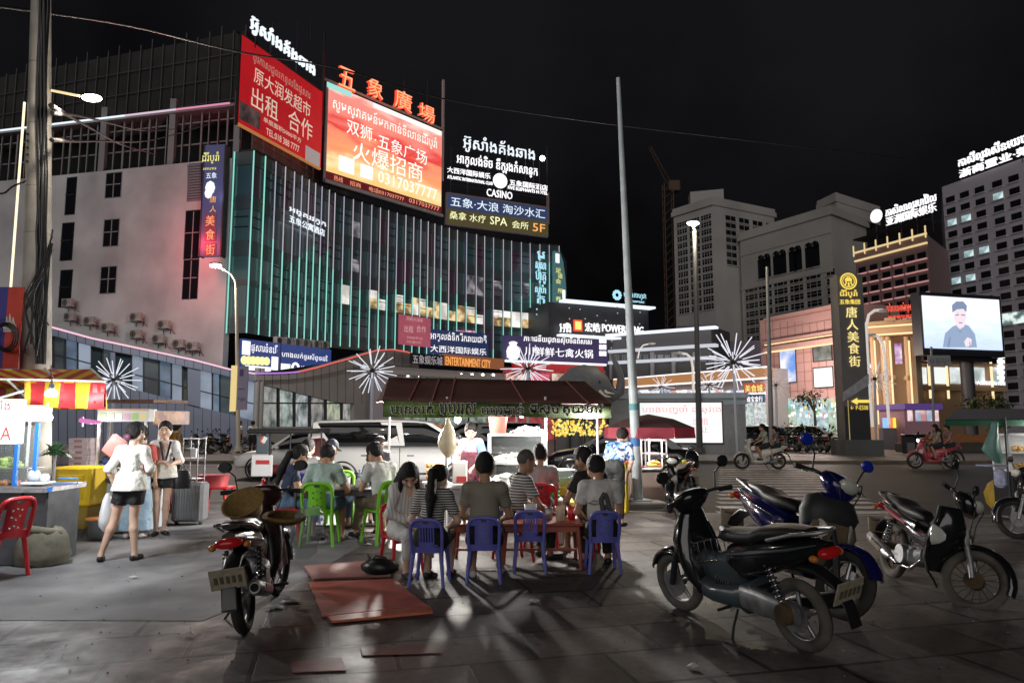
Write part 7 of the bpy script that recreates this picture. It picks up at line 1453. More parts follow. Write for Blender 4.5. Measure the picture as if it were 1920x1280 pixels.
for T_,x,y,lb in((T1,-.5,-.22,'white bowl nearest the sage shirt on the dark table'),(T1,.5,.2,'white bowl at the far right of the dark table'),(T1,-.3,.2,'white bowl on the far side of the dark table'),(T2,-.6,-.15,'white bowl in front of the checked shirt man'),(T2,-.2,.1,'white bowl in front of the bald man')):cup(T_+V((x,y,.71 if T_ is T1 else .50)),lb,.075,M_white,MATS['broth'],'bowl')
LIT=[(356,1192,'white paper twist on the near left paving'),(520,1140,'crushed clear bottle beside the motorcycle wheel'),(545,1128,'torn pale wrapper beside the crushed bottle'),(1000,1130,'pale scrap on the paving behind the empty blue chair'),(1300,1252,'tiny pale scrap near the bottom edge below the big scooter'),(1868,1118,'paper scrap right of the muddy front wheel'),(1170,985,'bright scrap on the paving near the pole block'),(655,1010,'white paper cup lying under the dark table'),(690,1022,'crumpled tissue near the white polo man'),(250,1085,'flat scrap near the standing woman'),(930,1060,'scrap under the blue dotted chair')]
for x,y,lb in LIT:
 b=MB();p=gnd(x,y)+V((0,0,.008));n=7;s=.05 if 'bottle' not in lb else .09;ring=[p+V((s*math.cos(k*.9)*rr.uniform(.5,1.3),s*.7*math.sin(k*.9)*rr.uniform(.5,1.3),rr.uniform(0,.02)))for k in range(n)];b.add(ring+[p+V((0,0,.03))],[(k,(k+1)%n,n)for k in range(n)],0);b.add(ring,[tuple(range(n))[::-1]]);single(b,'litter_scrap',mat('scrap_paper',(.5,.5,.5),.6),lb,'litter','litter on the paving')
# ================================================================ people
def surfnet(prims,h,k=.03,cuts=()):
 """one continuous surface round tapered limbs: smooth union of rounded cones, meshed on a grid"""
 lo=np.min([np.minimum(np.array(p['a'])-p['ra']*p.get('w',1.3),np.array(p['b'])-p['rb']*p.get('w',1.3))for p in prims],axis=0)-2.5*h
 hi=np.max([np.maximum(np.array(p['a'])+p['ra']*p.get('w',1.3),np.array(p['b'])+p['rb']*p.get('w',1.3))for p in prims],axis=0)+2.5*h
 n=np.ceil((hi-lo)/h).astype(int)+1
 G=np.stack(np.meshgrid(*[lo[i]+h*np.arange(n[i])for i in range(3)],indexing='ij'),-1).astype(np.float32)
 D=np.full(n,9.,np.float32)
 for p in prims:
  a,b=np.array(p['a'],np.float32),np.array(p['b'],np.float32);ab=b-a;l2=max(float(ab@ab),1e-9);q=G-a;kk=p.get('k',k)
  if 'f' in p:
   f=np.array(p['f'],np.float32);m=p['fm'];q=q+(q@f)[...,None]*f*(m-1)
  t=np.clip(q@ab/l2,0,1);d=np.sqrt(((q-t[...,None]*ab)**2).sum(-1))-(p['ra']+(p['rb']-p['ra'])*t)
  if p.get('flat'):
   l=math.sqrt(l2);d=np.maximum(d,q@(ab/l)-l)
  if p.get('neg'):D=np.maximum(D,-d);continue
  hh=np.clip(.5+.5*(D-d)/kk,0,1);D=D+(d-D)*hh-kk*hh*(1-hh)
 for c,nn in cuts:D=np.maximum(D,(G-np.array(c,np.float32))@np.array(nn,np.float32))
 s=D<0;cr=np.zeros(np.array(n)-1,np.int8);acc=np.zeros((*cr.shape,3),np.float32);cnt=np.zeros(cr.shape,np.float32)
 C=lambda dx,dy,dz:(slice(dx,n[0]-1+dx),slice(dy,n[1]-1+dy),slice(dz,n[2]-1+dz))
 off=[(i,j,l)for i in(0,1)for j in(0,1)for l in(0,1)]
 for o in off:
  for ax in range(3):
   if o[ax]:continue
   o2=list(o);o2[ax]=1;d0,d1=D[C(*o)],D[C(*o2)];x=(d0<0)!=(d1<0);t=np.where(x,d0/np.where(x,d0-d1,1),0)
   pt=np.zeros((*cr.shape,3),np.float32);pt[...]=o;pt[...,ax]=t;acc+=np.where(x[...,None],pt,0);cnt+=x
 act=cnt>0;idx=np.full(cr.shape,-1,np.int64);idx[act]=np.arange(act.sum());ii=np.argwhere(act)
 V_=lo+h*(ii+acc[act]/cnt[act][:,None]);F_=[]
 for ax in range(3):
  u,v=[(1,2),(2,0),(0,1)][ax];sl0=[slice(None)]*3;sl1=[slice(None)]*3;sl0[ax]=slice(0,-1);sl1[ax]=slice(1,None)
  A,B=s[tuple(sl0)],s[tuple(sl1)];e=np.argwhere(A!=B)
  if not len(e):continue
  e=e[(e[:,u]>0)&(e[:,v]>0)&(e[:,u]<n[u]-1)&(e[:,v]<n[v]-1)]
  du=np.zeros(3,int);du[u]=1;dv=np.zeros(3,int);dv[v]=1
  q=np.stack([idx[tuple((e-du-dv).T)],idx[tuple((e-dv).T)],idx[tuple(e.T)],idx[tuple((e-du).T)]],1)
  ins=A[tuple(e.T)];q[~ins]=q[~ins][:,::-1];F_.append(q)
 return V_,np.concatenate(F_)if F_ else np.zeros((0,4),int)
SKIN=[mat('skin_tan',(.42,.24,.15),.55),mat('skin_light',(.58,.38,.28),.5),mat('skin_brown',(.30,.16,.10),.55)]
M_hair=mat('black_hair',(.012,.010,.010),.6,spec=.3,noise=.4,scale=60,bump=1.,detail=6);M_hairg=mat('cropped_hair',(.06,.055,.05),.7,noise=.3,scale=40)
M_eyes=mat('eye_dark',(.01,.008,.008),.2);M_lips=mat('lip',(.36,.13,.11),.5);M_shoe=mat('dark_shoe',(.015,.015,.016),.5);M_shoew=mat('white_shoe',(.6,.6,.6),.5)
def person(label,loc,hd,pose='stand',ht=1.66,skin=0,top=None,sleeve=.55,bottom=None,blen=1.0,hair='short',lean=0.,turn=0.,nod=0.,tilt=0.,arms=None,legs=None,shoe=None,collar=None,seat_z=.44,extra=None,fem=False,h=.0145,topn='shirt',botn='trousers',cap=None,group=None,neckdeep=0.,hem=-.06,flare=0.,twist=0.,strap=None,toff=0.):
 s=ht/1.68;t=thing('person',label,'person',loc,hd,group)
 T=lambda x,y,z:np.array([x,y,z],float)
 if pose=='stand':pz=.92*s
 else:pz=seat_z+.09
 pel=T(0,0,pz);la=R(lean);cw,sw_=math.cos(R(twist)),math.sin(R(twist))
 def up(x,y,z):
  x,y=x*cw-y*sw_,x*sw_+y*cw
  x,y,z=x*s,y*s,z*s;return pel+T(x*math.cos(la)+z*math.sin(la),y,-x*math.sin(la)+z*math.cos(la))
 fwd=up(1,0,0)-up(0,0,0);fwd/=np.linalg.norm(fwd);spine=up(0,0,1)-up(0,0,0);spine/=np.linalg.norm(spine)
 sh=(.142 if fem else .160);SL,SR=up(0,sh,.47),up(0,-sh,.47);nk=up(.0,0,.51);nk2=up(.015+.02*math.sin(R(nod)),0,.58)
 na=la*.55+R(nod);ta=R(turn);hf=T(math.cos(ta)*math.cos(na),math.sin(ta)*math.cos(na),-math.sin(na));hl=T(-math.sin(ta),math.cos(ta),0);hu=np.cross(hf,hl);ti=R(tilt);hl,hu=hl*math.cos(ti)+hu*math.sin(ti),hu*math.cos(ti)-hl*math.sin(ti)
 hc=nk2+hu*.118*s+hf*.02*s;s0=s;s=s*1.1;H=lambda x,y,z:hc+(hf*x+hl*y+hu*z)*s0*1.1
 body=[dict(a=H(-.012,0,.022),b=H(-.004,0,.03),ra=.094*s,rb=.09*s,f=hl,fm=1.18),dict(a=H(.035,0,-.055),b=H(.048,0,-.075),ra=.052*s,rb=.042*s),dict(a=H(.02,.03,-.03),b=H(.02,-.03,-.03),ra=.058*s,rb=.058*s),dict(a=H(.09,0,.0),b=H(.105,0,-.025),ra=.010*s,rb=.017*s,k=.015),dict(a=H(-.005,.08,-.01),b=H(-.01,.082,.02),ra=.014*s,rb=.017*s,k=.01),dict(a=H(-.005,-.08,-.01),b=H(-.01,-.082,.02),ra=.014*s,rb=.017*s,k=.01),dict(a=nk,b=nk2+hu*.03*s,ra=.054*s,rb=.047*s)]
 s=s0;body+=[dict(a=up(0,0,.02),b=up(0,0,.25),ra=.105*s0,rb=.115*s,f=fwd,fm=1.3),dict(a=up(0,0,.25),b=up(0,0,.42),ra=.12*s,rb=.125*s,f=fwd,fm=1.35),dict(a=SL,b=SR,ra=.062*s,rb=.062*s)]
 hips=[pel+T(0,.088*s,-.02),pel+T(0,-.088*s,-.02)]
 if legs is None:
  legs=([(.02,.10,.50),(-.02,.11,.085)],[(.02,-.10,.50),(-.02,-.11,.085)])if pose=='stand' else([(.42,.12,seat_z+.07),(.40,.13,.085)],[(.42,-.12,seat_z+.07),(.40,-.13,.085)])
 KN=[T(*l[0])for l in legs];AN=[T(*l[1])for l in legs];FT_=[]
 for i in range(2):
  d=KN[i]-hips[i];d[2]=0;d=d/np.linalg.norm(d)if np.linalg.norm(d)>.12 else T(1,.25*(1-2*i),0);d/=np.linalg.norm(d);FT_.append(d)
  body+=[dict(a=hips[i],b=KN[i],ra=.088*s,rb=.054*s),dict(a=KN[i],b=KN[i]*.68+AN[i]*.32+T(-.012,0,0),ra=.052*s,rb=.054*s),dict(a=KN[i]*.68+AN[i]*.32+T(-.012,0,0),b=AN[i],ra=.053*s,rb=.033*s),dict(a=AN[i]+T(0,0,-.045),b=AN[i]+d*.135*s+T(0,0,-.06),ra=.036*s,rb=.028*s),dict(a=AN[i],b=AN[i]-d*.035+T(0,0,-.05),ra=.033*s,rb=.033*s)]
 if arms is None:arms=([(.0,.23,.22),(.03,.25,-.02)],[(.0,-.23,.22),(.03,-.25,-.02)])if pose=='stand' else([(.16,.23,.24),(.36,.14,.20)],[(.16,-.23,.24),(.36,-.14,.20)])
 EL=[up(*a_[0])for a_ in arms];WR=[up(*a_[1])for a_ in arms];SS=[SL,SR];fing=MB()
 for i in range(2):
  d=WR[i]-EL[i];d/=np.linalg.norm(d);sd=1-2*i;side=np.cross(d,T(0,0,1))if abs(d[2])<.8 else np.cross(d,fwd);side/=np.linalg.norm(side);nrm=np.cross(side,d);nrm/=np.linalg.norm(nrm)
  if nrm[2]>0 and abs(d[2])<.8:nrm=-nrm
  body+=[dict(a=SS[i],b=EL[i],ra=.05*s,rb=.038*s),dict(a=EL[i],b=EL[i]*.7+WR[i]*.3,ra=.038*s,rb=.038*s),dict(a=EL[i]*.7+WR[i]*.3,b=WR[i],ra=.037*s,rb=.024*s),dict(a=WR[i]+d*.02,b=WR[i]+d*.075*s,ra=.027*s,rb=.034*s,f=nrm,fm=1.9,k=.02)]
  for q,(o,L_)in enumerate(((-.027,.068),(-.009,.078),(.009,.074),(.026,.058))):
   p=WR[i]+d*.085*s+side*o*s;P_=[p-d*.02,p+d*L_*.42*s+nrm*.006,p+d*L_*.72*s+nrm*.022,p+d*L_*.86*s+nrm*(.042+.004*q)];fing.tube([V(x)for x in P_],[.0098*s,.0092*s,.0082*s,.0065*s],6)
  ts=1 if float(side@(hl))*sd<0 else-1;p=WR[i]+d*.03*s;fing.tube([V(x)for x in(p+side*.02*ts,p+d*.022+side*.042*ts+nrm*.008,p+d*.055+side*.046*ts+nrm*.022)],[.0125*s,.0105*s,.0075*s],6)
 def mesh(name,prims,m,hh=None,k=.03,cuts=(),par=t,fa=None):
  v,f=surfnet(prims,hh or h,k,cuts);b=MB();b.v=[V(x)for x in v];b.f=[list(map(int,q))for q in f];b.m=[0]*len(f);b.s=[True]*len(f)
  if fa:b.add(fa.v,fa.f,0,True)
  return b.build(name,m,par)
 sk=SKIN[skin]if isinstance(skin,int)else skin
 bo=mesh('body',body,sk,h*.9,.022,fa=fing)
 s=s0*1.1
 b=MB()
 for sd in(-1,1):b.ell(V(H(.077,.033*sd,.012)),(.009*s,.0125*s,.0055*s),0,8,Matrix([hf,hl,hu]).transposed());b.tube([V(H(.082,.018*sd,.033)),V(H(.083,.035*sd,.038)),V(H(.072,.052*sd,.033))],.0045*s,5,0)
 b.ell(V(H(.088,0,-.062)),(.008*s,.024*s,.0075*s),1,8,Matrix([hf,hl,hu]).transposed());b.build('face',[M_eyes,M_lips],bo)
 s=s0
 if top is not None:
  g=.014;w_=0
  pr=[dict(a=up(0,0,.40),b=up(0,0,.20),ra=(.118 if fem else .13)*s+g,rb=(.108 if fem else .13)*s+g,f=fwd,fm=1.34),dict(a=up(0,0,.20),b=up(0,0,hem+.02),ra=(.108 if fem else .13)*s+g,rb=(.142+flare)*s+g,f=fwd,fm=1.3,flat=True),dict(a=SL,b=SR,ra=.066*s+g*.7,rb=.066*s+g*.7),dict(a=up(0,.06,.475),b=up(0,-.06,.475),ra=.062*s+g,rb=.062*s+g)]
  for i in range(2):
   if sleeve<=1:e=SS[i]*(1-sleeve)+EL[i]*sleeve;pr.append(dict(a=SS[i],b=e,ra=(.05 if fem else .056)*s+g,rb=(.047 if fem else .054)*s+g,flat=True))
   else:e=EL[i]*(2-sleeve)+WR[i]*(sleeve-1);pr+=[dict(a=SS[i],b=EL[i],ra=.051*s+g,rb=.038*s+g),dict(a=EL[i],b=e,ra=.044*s+g,rb=.034*s+g,flat=True)]
  nkc=[dict(a=nk+spine*.03,b=nk+spine*.12,ra=.062*s,rb=.075*s,neg=True)]
  if neckdeep:nkc.append(dict(a=up(.10,0,.47),b=up(.17,0,.47-neckdeep),ra=.05,rb=.02,neg=True))
  mesh(topn,pr+nkc,top,None,.035)
 if collar is not None:b=MB();c0=nk+spine*.028;b.torus(V(c0),V(spine),.067*s,.016,0,18,6,1.3);b.build('collar',collar,t)
 if bottom is not None:
  g=.012;pr=[dict(a=pel+T(0,.05,.03),b=pel+T(0,-.05,.03),ra=.118*s+g,rb=.118*s+g)]
  for i in range(2):
   if blen<=1:e=hips[i]*(1-blen)+KN[i]*blen;pr.append(dict(a=hips[i],b=e,ra=.094*s+g,rb=(.094-.036*blen)*s+g+(.012 if blen<.95 else 0),flat=True))
   else:e=KN[i]*(2-blen)+AN[i]*(blen-1);pr+=[dict(a=hips[i],b=KN[i],ra=.092*s+g,rb=.062*s+g+flare),dict(a=KN[i],b=e,ra=.060*s+g+flare,rb=.046*s+g+flare*1.6,flat=True)]
  mesh(botn,pr,bottom,None,.03)
 if shoe is not False:
  for i in range(2):
   d=FT_[i];mesh('shoe',[dict(a=AN[i]+T(0,0,-.048)-d*.03,b=AN[i]+d*.135*s+T(0,0,-.06),ra=.041*s,rb=.036*s)],shoe or M_shoe,.011,.02,[((0,0,AN[i][2]-.085),(0,0,-1)),(AN[i]+T(0,0,-.012),(0,0,1))])
 s=s0*1.1
 hm=M_hair
 if hair in('short','crop','long','pony','bun','bob'):
  gr=.004 if hair=='crop' else .016;pr=[dict(a=H(-.018,0,.035),b=H(-.012,0,.042),ra=(.096*s+gr),rb=(.092*s+gr),f=hl,fm=1.14)]
  if hair!='crop':pr.append(dict(a=H(-.045,0,-.01),b=H(-.05,0,-.03),ra=.07*s,rb=.06*s))
  cut=[(H(.068,0,.055),(hf*.86-hu*.5)),(H(0,0,-.075 if hair!='crop' else-.03),-hu)]
  extra_h=[]
  if hair in('long','bob'):
   L_=.42 if hair=='long' else .14;cut=cut[:1];bk=up(-.135,0,.55-L_*0-.05)
   pr+=[dict(a=H(-.05,.05,.0),b=up(-.105,.05,.48),ra=.06,rb=.06),dict(a=H(-.05,-.05,.0),b=up(-.105,-.05,.48),ra=.06,rb=.06),dict(a=up(-.11,.04,.48),b=up(-.125,.02,.48-L_),ra=.062,rb=.03),dict(a=up(-.11,-.04,.48),b=up(-.125,-.02,.48-L_),ra=.062,rb=.03),dict(a=H(.0,.078,.03),b=up(.05,.10,.42),ra=.028,rb=.03),dict(a=H(.0,-.078,.03),b=up(.05,-.10,.42),ra=.028,rb=.03)]
   if hair=='long':pr+=[dict(a=up(.05,.10,.42),b=up(.09,.10,.24),ra=.03,rb=.018)];cut=[(H(.062,0,.0),hf)]if False else[(H(.068,0,.055),(hf*.86-hu*.5))];cut=[]
   if not cut:pr.append(dict(a=H(.085,0,-.075),b=H(.098,0,.015),ra=.068*s,rb=.066*s,neg=True))
  if hair=='pony':pr2=[dict(a=H(-.09,0,.02),b=H(-.14,0,-.03),ra=.035,rb=.045),dict(a=H(-.14,0,-.03),b=up(-.15,.0,.38),ra=.048,rb=.055),dict(a=up(-.15,0,.38),b=up(-.145,.0,.14),ra=.055,rb=.02)];extra_h=pr2
  if hair=='bun':extra_h=[dict(a=H(-.085,0,-.02),b=H(-.10,0,-.04),ra=.042,rb=.04)]
  hm=M_hairg if hair=='crop' else M_hair
  ho=mesh('hair',pr,hm,.0125,.025,cut)
  if extra_h:mesh('hair_tail',extra_h,hm,.0125,.03,par=ho)
  if hair=='bun':b=MB();b.ell(V(H(-.12,0,-.055)),(.03,.06,.035),0,10,Matrix([hf,hl,hu]).transposed());b.build('bow',glow('pink_bow',(.75,.15,.35),.35),ho)
 if cap:
  mesh('cap',[dict(a=H(-.012,0,.045),b=H(-.008,0,.052),ra=.104*s,rb=.10*s,f=hl,fm=1.12)],cap,.0125,.02,[(H(0,0,.035),-hu)]);
  b=MB();ring=[]
  for k in range(9):a=math.pi*(k/8-.5);ring.append((V(H(.075*math.cos(a),.085*math.sin(a),.045)),V(H(.085+.085*math.cos(a),.082*math.sin(a),.03))))
  for k in range(8):b.slab([ring[k][0],ring[k+1][0],ring[k+1][1],ring[k][1]],tuple(-hu*.006))
  b.build('brim',cap,t)
 if extra:extra(t,up,H,EL,WR,SS,mesh,hf,hl,hu,KN,AN,hips)
 return t
C_=lambda n,c,r=.8,**k:mat(n,c,r,noise=k.pop('noise',.14),scale=k.pop('scale',7),bump=k.pop('bump',.9),bd=.06,**k)
def sp(key,dx=0.,dy=0.):p,a=SEAT[key];return p+V((dx*math.cos(a)-dy*math.sin(a),dx*math.sin(a)+dy*math.cos(a),0)),a
W_j=C_('cream_jacket',(.68,.66,.60));B_s=C_('black_shorts',(.012,.012,.013));C_den=C_('blue_denim',(.10,.17,.26));C_pale=C_('pale_denim',(.34,.48,.60))
p=gnd(236,1050)
def jkx(t,up,H,EL,WR,SS,mesh,hf,hl,hu,*a):
 mesh('jacket_skirt',[dict(a=up(0,.05,.10),b=up(0,.05,-.035),ra=.125,rb=.165,f=(1,0,0),fm=1.05,flat=True),dict(a=up(0,-.05,.10),b=up(0,-.05,-.035),ra=.125,rb=.165,f=(1,0,0),fm=1.05,flat=True)],W_j,.0135,.03)
person('woman from behind in a fitted cream jacket and black shorts, pink bow in her hair',p,R(97),'stand',1.55,1,W_j,1.05,B_s,.50,'bun',lean=2,turn=-35,nod=8,tilt=-6,fem=True,h=.012,topn='jacket',botn='shorts',hem=.02,legs=([(.03,.16,.49),(-.06,.26,.085)],[(.03,-.05,.49),(-.02,-.10,.085)]),arms=([(-.06,.25,.24),(.06,.22,.02)],[(-.02,-.24,.24),(.20,-.16,.20)]),extra=jkx)
b=MB();q=p+V((-.27,.02,0));rings=[]
for k in range(7):z=.78-k*.075;r=[.03,.07,.085,.10,.11,.105,.04][k];rings.append([V((q.x+r*math.cos(w*.628)*.7,q.y+r*math.sin(w*.628),z))for w in range(10)])
b.loft(rings);single(b,'plastic_bag',mat('thin_white_bag',(.72,.74,.75),.35,alpha=.75),'thin white plastic bag hanging by the woman seen from behind','bag')
p=gnd(300,1002)
def lap(t,up,H,EL,WR,SS,mesh,*a):
 b=MB();f=lambda x,y,z:V(up(x,y,z));
 for sd in(-1,1):b.slab([f(.125,.055*sd,.49),f(.125,.085*sd,.48),f(.155,.03*sd,.22),f(.155,.004*sd,.22)],V((.012,0,0)))
 b.build('lapel',M_black,t);jkx(t,up,H,EL,WR,SS,mesh,None,None,None)
 b=MB();c=V(up(.02,.25,.02));b.loft([ringz(c.z-.22,c.x,.05,.11,3),ringz(c.z-.05,c.x,.06,.13,3),ringz(c.z+.05,c.x,.03,.08,3)]);b.v=[v+V((0,c.y,0))if i>=0 else v for i,v in enumerate(b.v)];b.tube([c+V((0,.05,.04)),V(up(.05,.19,.3)),V(up(0,.17,.54))],.008,6);b.build('shoulder_bag',mat('black_leather',(.014,.015,.017),.35),t)
person('smiling woman facing the street in a white jacket with black lapels and shoulder bag',p,R(-62),'stand',1.56,1,C_('white_jacket',(.70,.68,.66)),1.1,B_s,.50,'short',turn=-14,nod=2,fem=True,h=.012,topn='jacket',botn='shorts',hem=.02,neckdeep=.2,arms=([(.02,.23,.22),(.20,.10,.18)],[(.02,-.23,.23),(.22,-.05,.22)]),legs=([(.03,.06,.5),(-.0,.05,.085)],[(.05,-.07,.5),(.02,-.06,.085)]),extra=lap)
person('person in wide pale blue jeans half hidden behind the woman with the pink bow',gnd(252,1008),R(100),'stand',1.50,0,C_('brick_top',(.40,.06,.05)),.8,C_pale,1.97,'short',turn=20,flare=.03,shoe=M_shoew,lean=4)
person('person in an ochre jacket standing behind the drinks stall posts',gnd(325,908),R(60),'stand',1.54,0,C_('ochre_jacket',(.30,.15,.03)),1.9,C_('dark_trousers',(.02,.02,.022)),1.95,'short',h=.016)
for x,y,lb,hd in((447,849,'distant walker in a white shirt, left of two by the ramp wall',60),(472,850,'distant walker in a white shirt, right of two by the ramp wall',110)):
 person(lb,gnd(x,y),R(hd),'stand',1.64,0,C_('plain_white_shirt',(.62,.62,.60)),.55,C_('black_trousers',(.014,.014,.015)),1.95,'short',h=.02,group='distant walkers',legs=([(.10,.09,.5),(.06,.1,.085)],[(-.02,-.09,.5),(-.2,-.1,.1)]))
TA=lambda e=.24,w=.2,x=.40:([(.15,.23,e),(x,.13,w)],[(.15,-.23,e),(x,-.13,w)])
q,a=sp('g1',.02);person('man in a sage green shirt and denim shorts, back to camera on a green chair',q,a,'sit',1.70,0,C_('sage_shirt',(.36,.46,.42)),.62,C_den,.9,'short',lean=16,nod=30,arms=([(.12,.30,.20),(.34,.26,.14)],[(.14,-.31,.20),(.38,-.22,.17)]),h=.013,botn='shorts',legs=([(.40,.2,.51),(.36,.22,.085)],[(.40,-.2,.51),(.30,-.22,.085)]))
q,a=sp('g2',.0);person('man in a white polo shirt and khaki trousers on the sideways green chair',q,a,'sit',1.72,0,C_('white_polo',(.55,.55,.53)),.62,C_('khaki_cloth',(.19,.155,.10)),1.9,'short',lean=14,turn=20,nod=24,arms=TA(.22,.16),h=.013,collar=C_('white_polo',(.5,.5,.5)),legs=([(.42,.14,.52),(.62,.10,.09)],[(.42,-.16,.52),(.40,-.2,.085)]))
def bcap(t,up,H,EL,WR,SS,mesh,*a):pass
q,a=sp('r1',.0);person('woman in a navy shirt, grey cap and ponytail seated sideways on the red chair',q,a,'sit',1.60,0,C_('navy_top',(.02,.035,.075)),.6,C_den,1.6,'pony',lean=14,turn=8,nod=10,arms=TA(.22,.2),h=.013,fem=True,cap=C_('grey_cap',(.20,.19,.17)))
q,a=sp('b5',.0);person('man in a plain white shirt with cropped nape, behind the woman with the grey cap',q,a,'sit',1.70,1,C_('plain_white_shirt',(.6,.6,.6)),.6,C_('dark_trousers',(.02,.02,.02)),1.9,'short',lean=10,nod=18)
person('man in a dark cap seen from behind, beyond the sage green shirt',V((-2.95,11.2,0)),R(30),'sit',1.68,0,C_('plain_white_shirt',(.6,.6,.6)),.6,C_den,1.8,None,lean=8,turn=25,nod=15,cap=C_('navy_cap',(.02,.025,.05)))
person('girl with dark hair facing the camera behind the water bottles',V((-2.12,11.3,0)),R(-95),'sit',1.42,1,C_('dark_tee',(.03,.03,.035)),.6,C_den,1.8,'bob',lean=10,nod=12,arms=TA(.25,.24,.3),fem=True)
person('boy in a dark cap with a lit face standing by the van',V((-2.22,12.0,0)),R(-60),'stand',1.33,0,C_('dark_tee',(.03,.03,.035)),.6,C_den,1.8,'short',turn=20,nod=10,cap=C_('black_cap',(.02,.02,.02)))
q,a=sp('r2',.03)
def card(t,up,H,EL,WR,SS,mesh,*a_):
 b=MB();c=V((WR[0]+WR[1])/2)+V((0.06,0,.05));b.box(c,(.012,.075,.15),0,Matrix.Rotation(.6,3,'Y'),.004);b.build('phone',M_black,t)
person('woman with long dark hair in a striped white cardigan looking down at her hands',q,a,'sit',1.62,1,stripes('cardigan_stripe',(.62,.61,.58),(.42,.42,.42),28,1,.6),1.75,C_('white_cotton',(.55,.55,.53)),1.7,'long',lean=12,turn=-16,nod=44,tilt=6,fem=True,h=.012,neckdeep=.16,arms=([(.10,.24,.22),(.30,.04,.20)],[(.12,-.23,.23),(.32,-.02,.18)]),topn='cardigan',hem=-.1,seat_z=.36)
q,a=sp('b1',.02);M_st=stripes('blouse_stripe',(.03,.03,.034),(.55,.54,.50),40,2,.55)
person('woman in a black and white striped blouse with a long ponytail, back to camera',q,a,'sit',1.60,1,M_st,.75,C_('black_trousers',(.014,.014,.015)),1.0,'pony',lean=18,turn=-20,nod=28,tilt=-4,fem=True,h=.012,topn='blouse',arms=([(.10,.26,.22),(.30,.18,.16)],[(.10,-.26,.22),(.34,-.10,.18)]),hem=-.14,seat_z=.345,legs=([(.38,.1,.44),(.24,.09,.085)],[(.40,-.12,.44),(.34,-.14,.085)]))
q,a=sp('b2',.02)
def chk():
 m=stripes('check_shirt',(.21,.19,.145),(.26,.24,.19),42,2,.5);return m
person('broad man in an olive checked shirt, back to camera on the blue dotted chair',q,a,'sit',1.76,0,chk(),.62,B_s,.95,'short',lean=8,nod=14,turn=6,h=.012,arms=([(.14,.245,.22),(.36,.16,.18)],[(.14,-.245,.22),(.36,-.18,.18)]),botn='shorts',seat_z=.345,legs=([(.42,.14,.45),(.16,.13,.085)],[(.42,-.14,.45),(.30,-.16,.085)]),shoe=M_shoew)
q,a=sp('r4',.02);person('bald man in profile wearing a black and white striped polo',q,a,'sit',1.70,2,stripes('polo_stripe',(.04,.04,.042),(.50,.49,.46),30,2,.45),.65,C_('dark_trousers',(.02,.02,.02)),1.9,'crop',lean=10,turn=-8,nod=4,h=.012,collar=M_black,arms=([(.14,.27,.22),(.38,.12,.18)],[(.16,-.27,.22),(.42,-.10,.16)]),topn='polo_shirt',seat_z=.37)
q,a=sp('r3',.02);person('man in a grey shirt behind the bald man, back to camera',q,a,'sit',1.62,0,C_('grey_shirt',(.34,.34,.33)),.62,C_('dark_trousers',(.02,.02,.02)),1.9,'short',lean=6,nod=10)
q,a=sp('b4',.02)
def prnt(t,up,H,EL,WR,SS,mesh,*a_):
 b=MB();g=lambda y,z:V(up(-.112-.012*(1-abs(y)/.2),y,z))
 b.tube([g(-.10,.12),g(-.07,.2),g(-.05,.3),g(-.03,.34)],.026,5);b.tube([g(-.03,.34),g(.01,.28),g(.0,.18),g(-.05,.12)],.028,5);b.tube([g(-.08,.2),g(-.02,.21)],.022,5);b.tube([g(.03,.24),g(.09,.23),g(.14,.25)],.004,4);b.tube([g(.04,.26),g(.08,.27),g(.13,.24)],.004,4);b.build('shirt_print',mat('print_ink',(.07,.07,.065),.8),t)
person('man in a white T-shirt with a dark back print on the right blue chair',q,a,'sit',1.72,0,C_('white_tee',(.58,.57,.54)),.62,C_('black_trousers',(.014,.014,.015)),1.9,'short',lean=16,nod=22,turn=12,h=.012,arms=([(.14,.24,.22),(.38,.12,.18)],[(.14,-.24,.22),(.36,-.14,.2)]),extra=prnt,seat_z=.345)
q,a=sp('r6',.05);person('man in a black T-shirt with one bare arm hanging, beyond the printed T-shirt',q,a,'sit',1.74,2,C_('black_tee',(.012,.012,.013)),.6,C_('black_trousers',(.014,.014,.015)),1.0,'short',lean=8,nod=16,turn=30,h=.013,arms=([(.14,.27,.22),(.36,.12,.18)],[(-.02,-.27,.20),(.12,-.30,-.02)]),seat_z=.37,legs=([(.40,.14,.46),(.36,.14,.085)],[(.36,-.2,.46),(.24,-.24,.085)]),shoe=False)
def apron(t,up,H,EL,WR,SS,mesh,*a_):
 b=MB();f=lambda y,z:V(up(.125+.02*(1-abs(y)/.2),y,z));b.slab([f(-.13,.30),f(.13,.30),f(.18,.02),f(.16,-.28),f(-.16,-.28),f(-.18,.02)],V((.012,0,0)));b.build('apron',C_('plum_apron',(.12,.03,.05)),t)
 b=MB();e=(SS[0]+EL[0])/2;b.cyl(V(SS[0]+(EL[0]-SS[0])*.15),V(SS[0]+(EL[0]-SS[0])*.8),.076,.07,14);b.build('sleeve',C_('sky_sleeve',(.16,.32,.62)),t)
person('vendor in a pink and blue top looking down behind the noodle stall counter',V((-.66,SY+.75,0)),R(-100),'stand',1.57,1,C_('pale_pink_top',(.62,.44,.50)),.8,C_('dark_trousers',(.02,.02,.02)),1.9,'bun',lean=8,nod=26,turn=10,fem=True,h=.013,arms=([(.12,.25,.24),(.34,.12,.12)],[(.12,-.25,.24),(.34,-.10,.10)]),extra=apron)
M_cam=em_noise('blue_pattern_shirt',(0,0,0),(0,0,0),0,1);
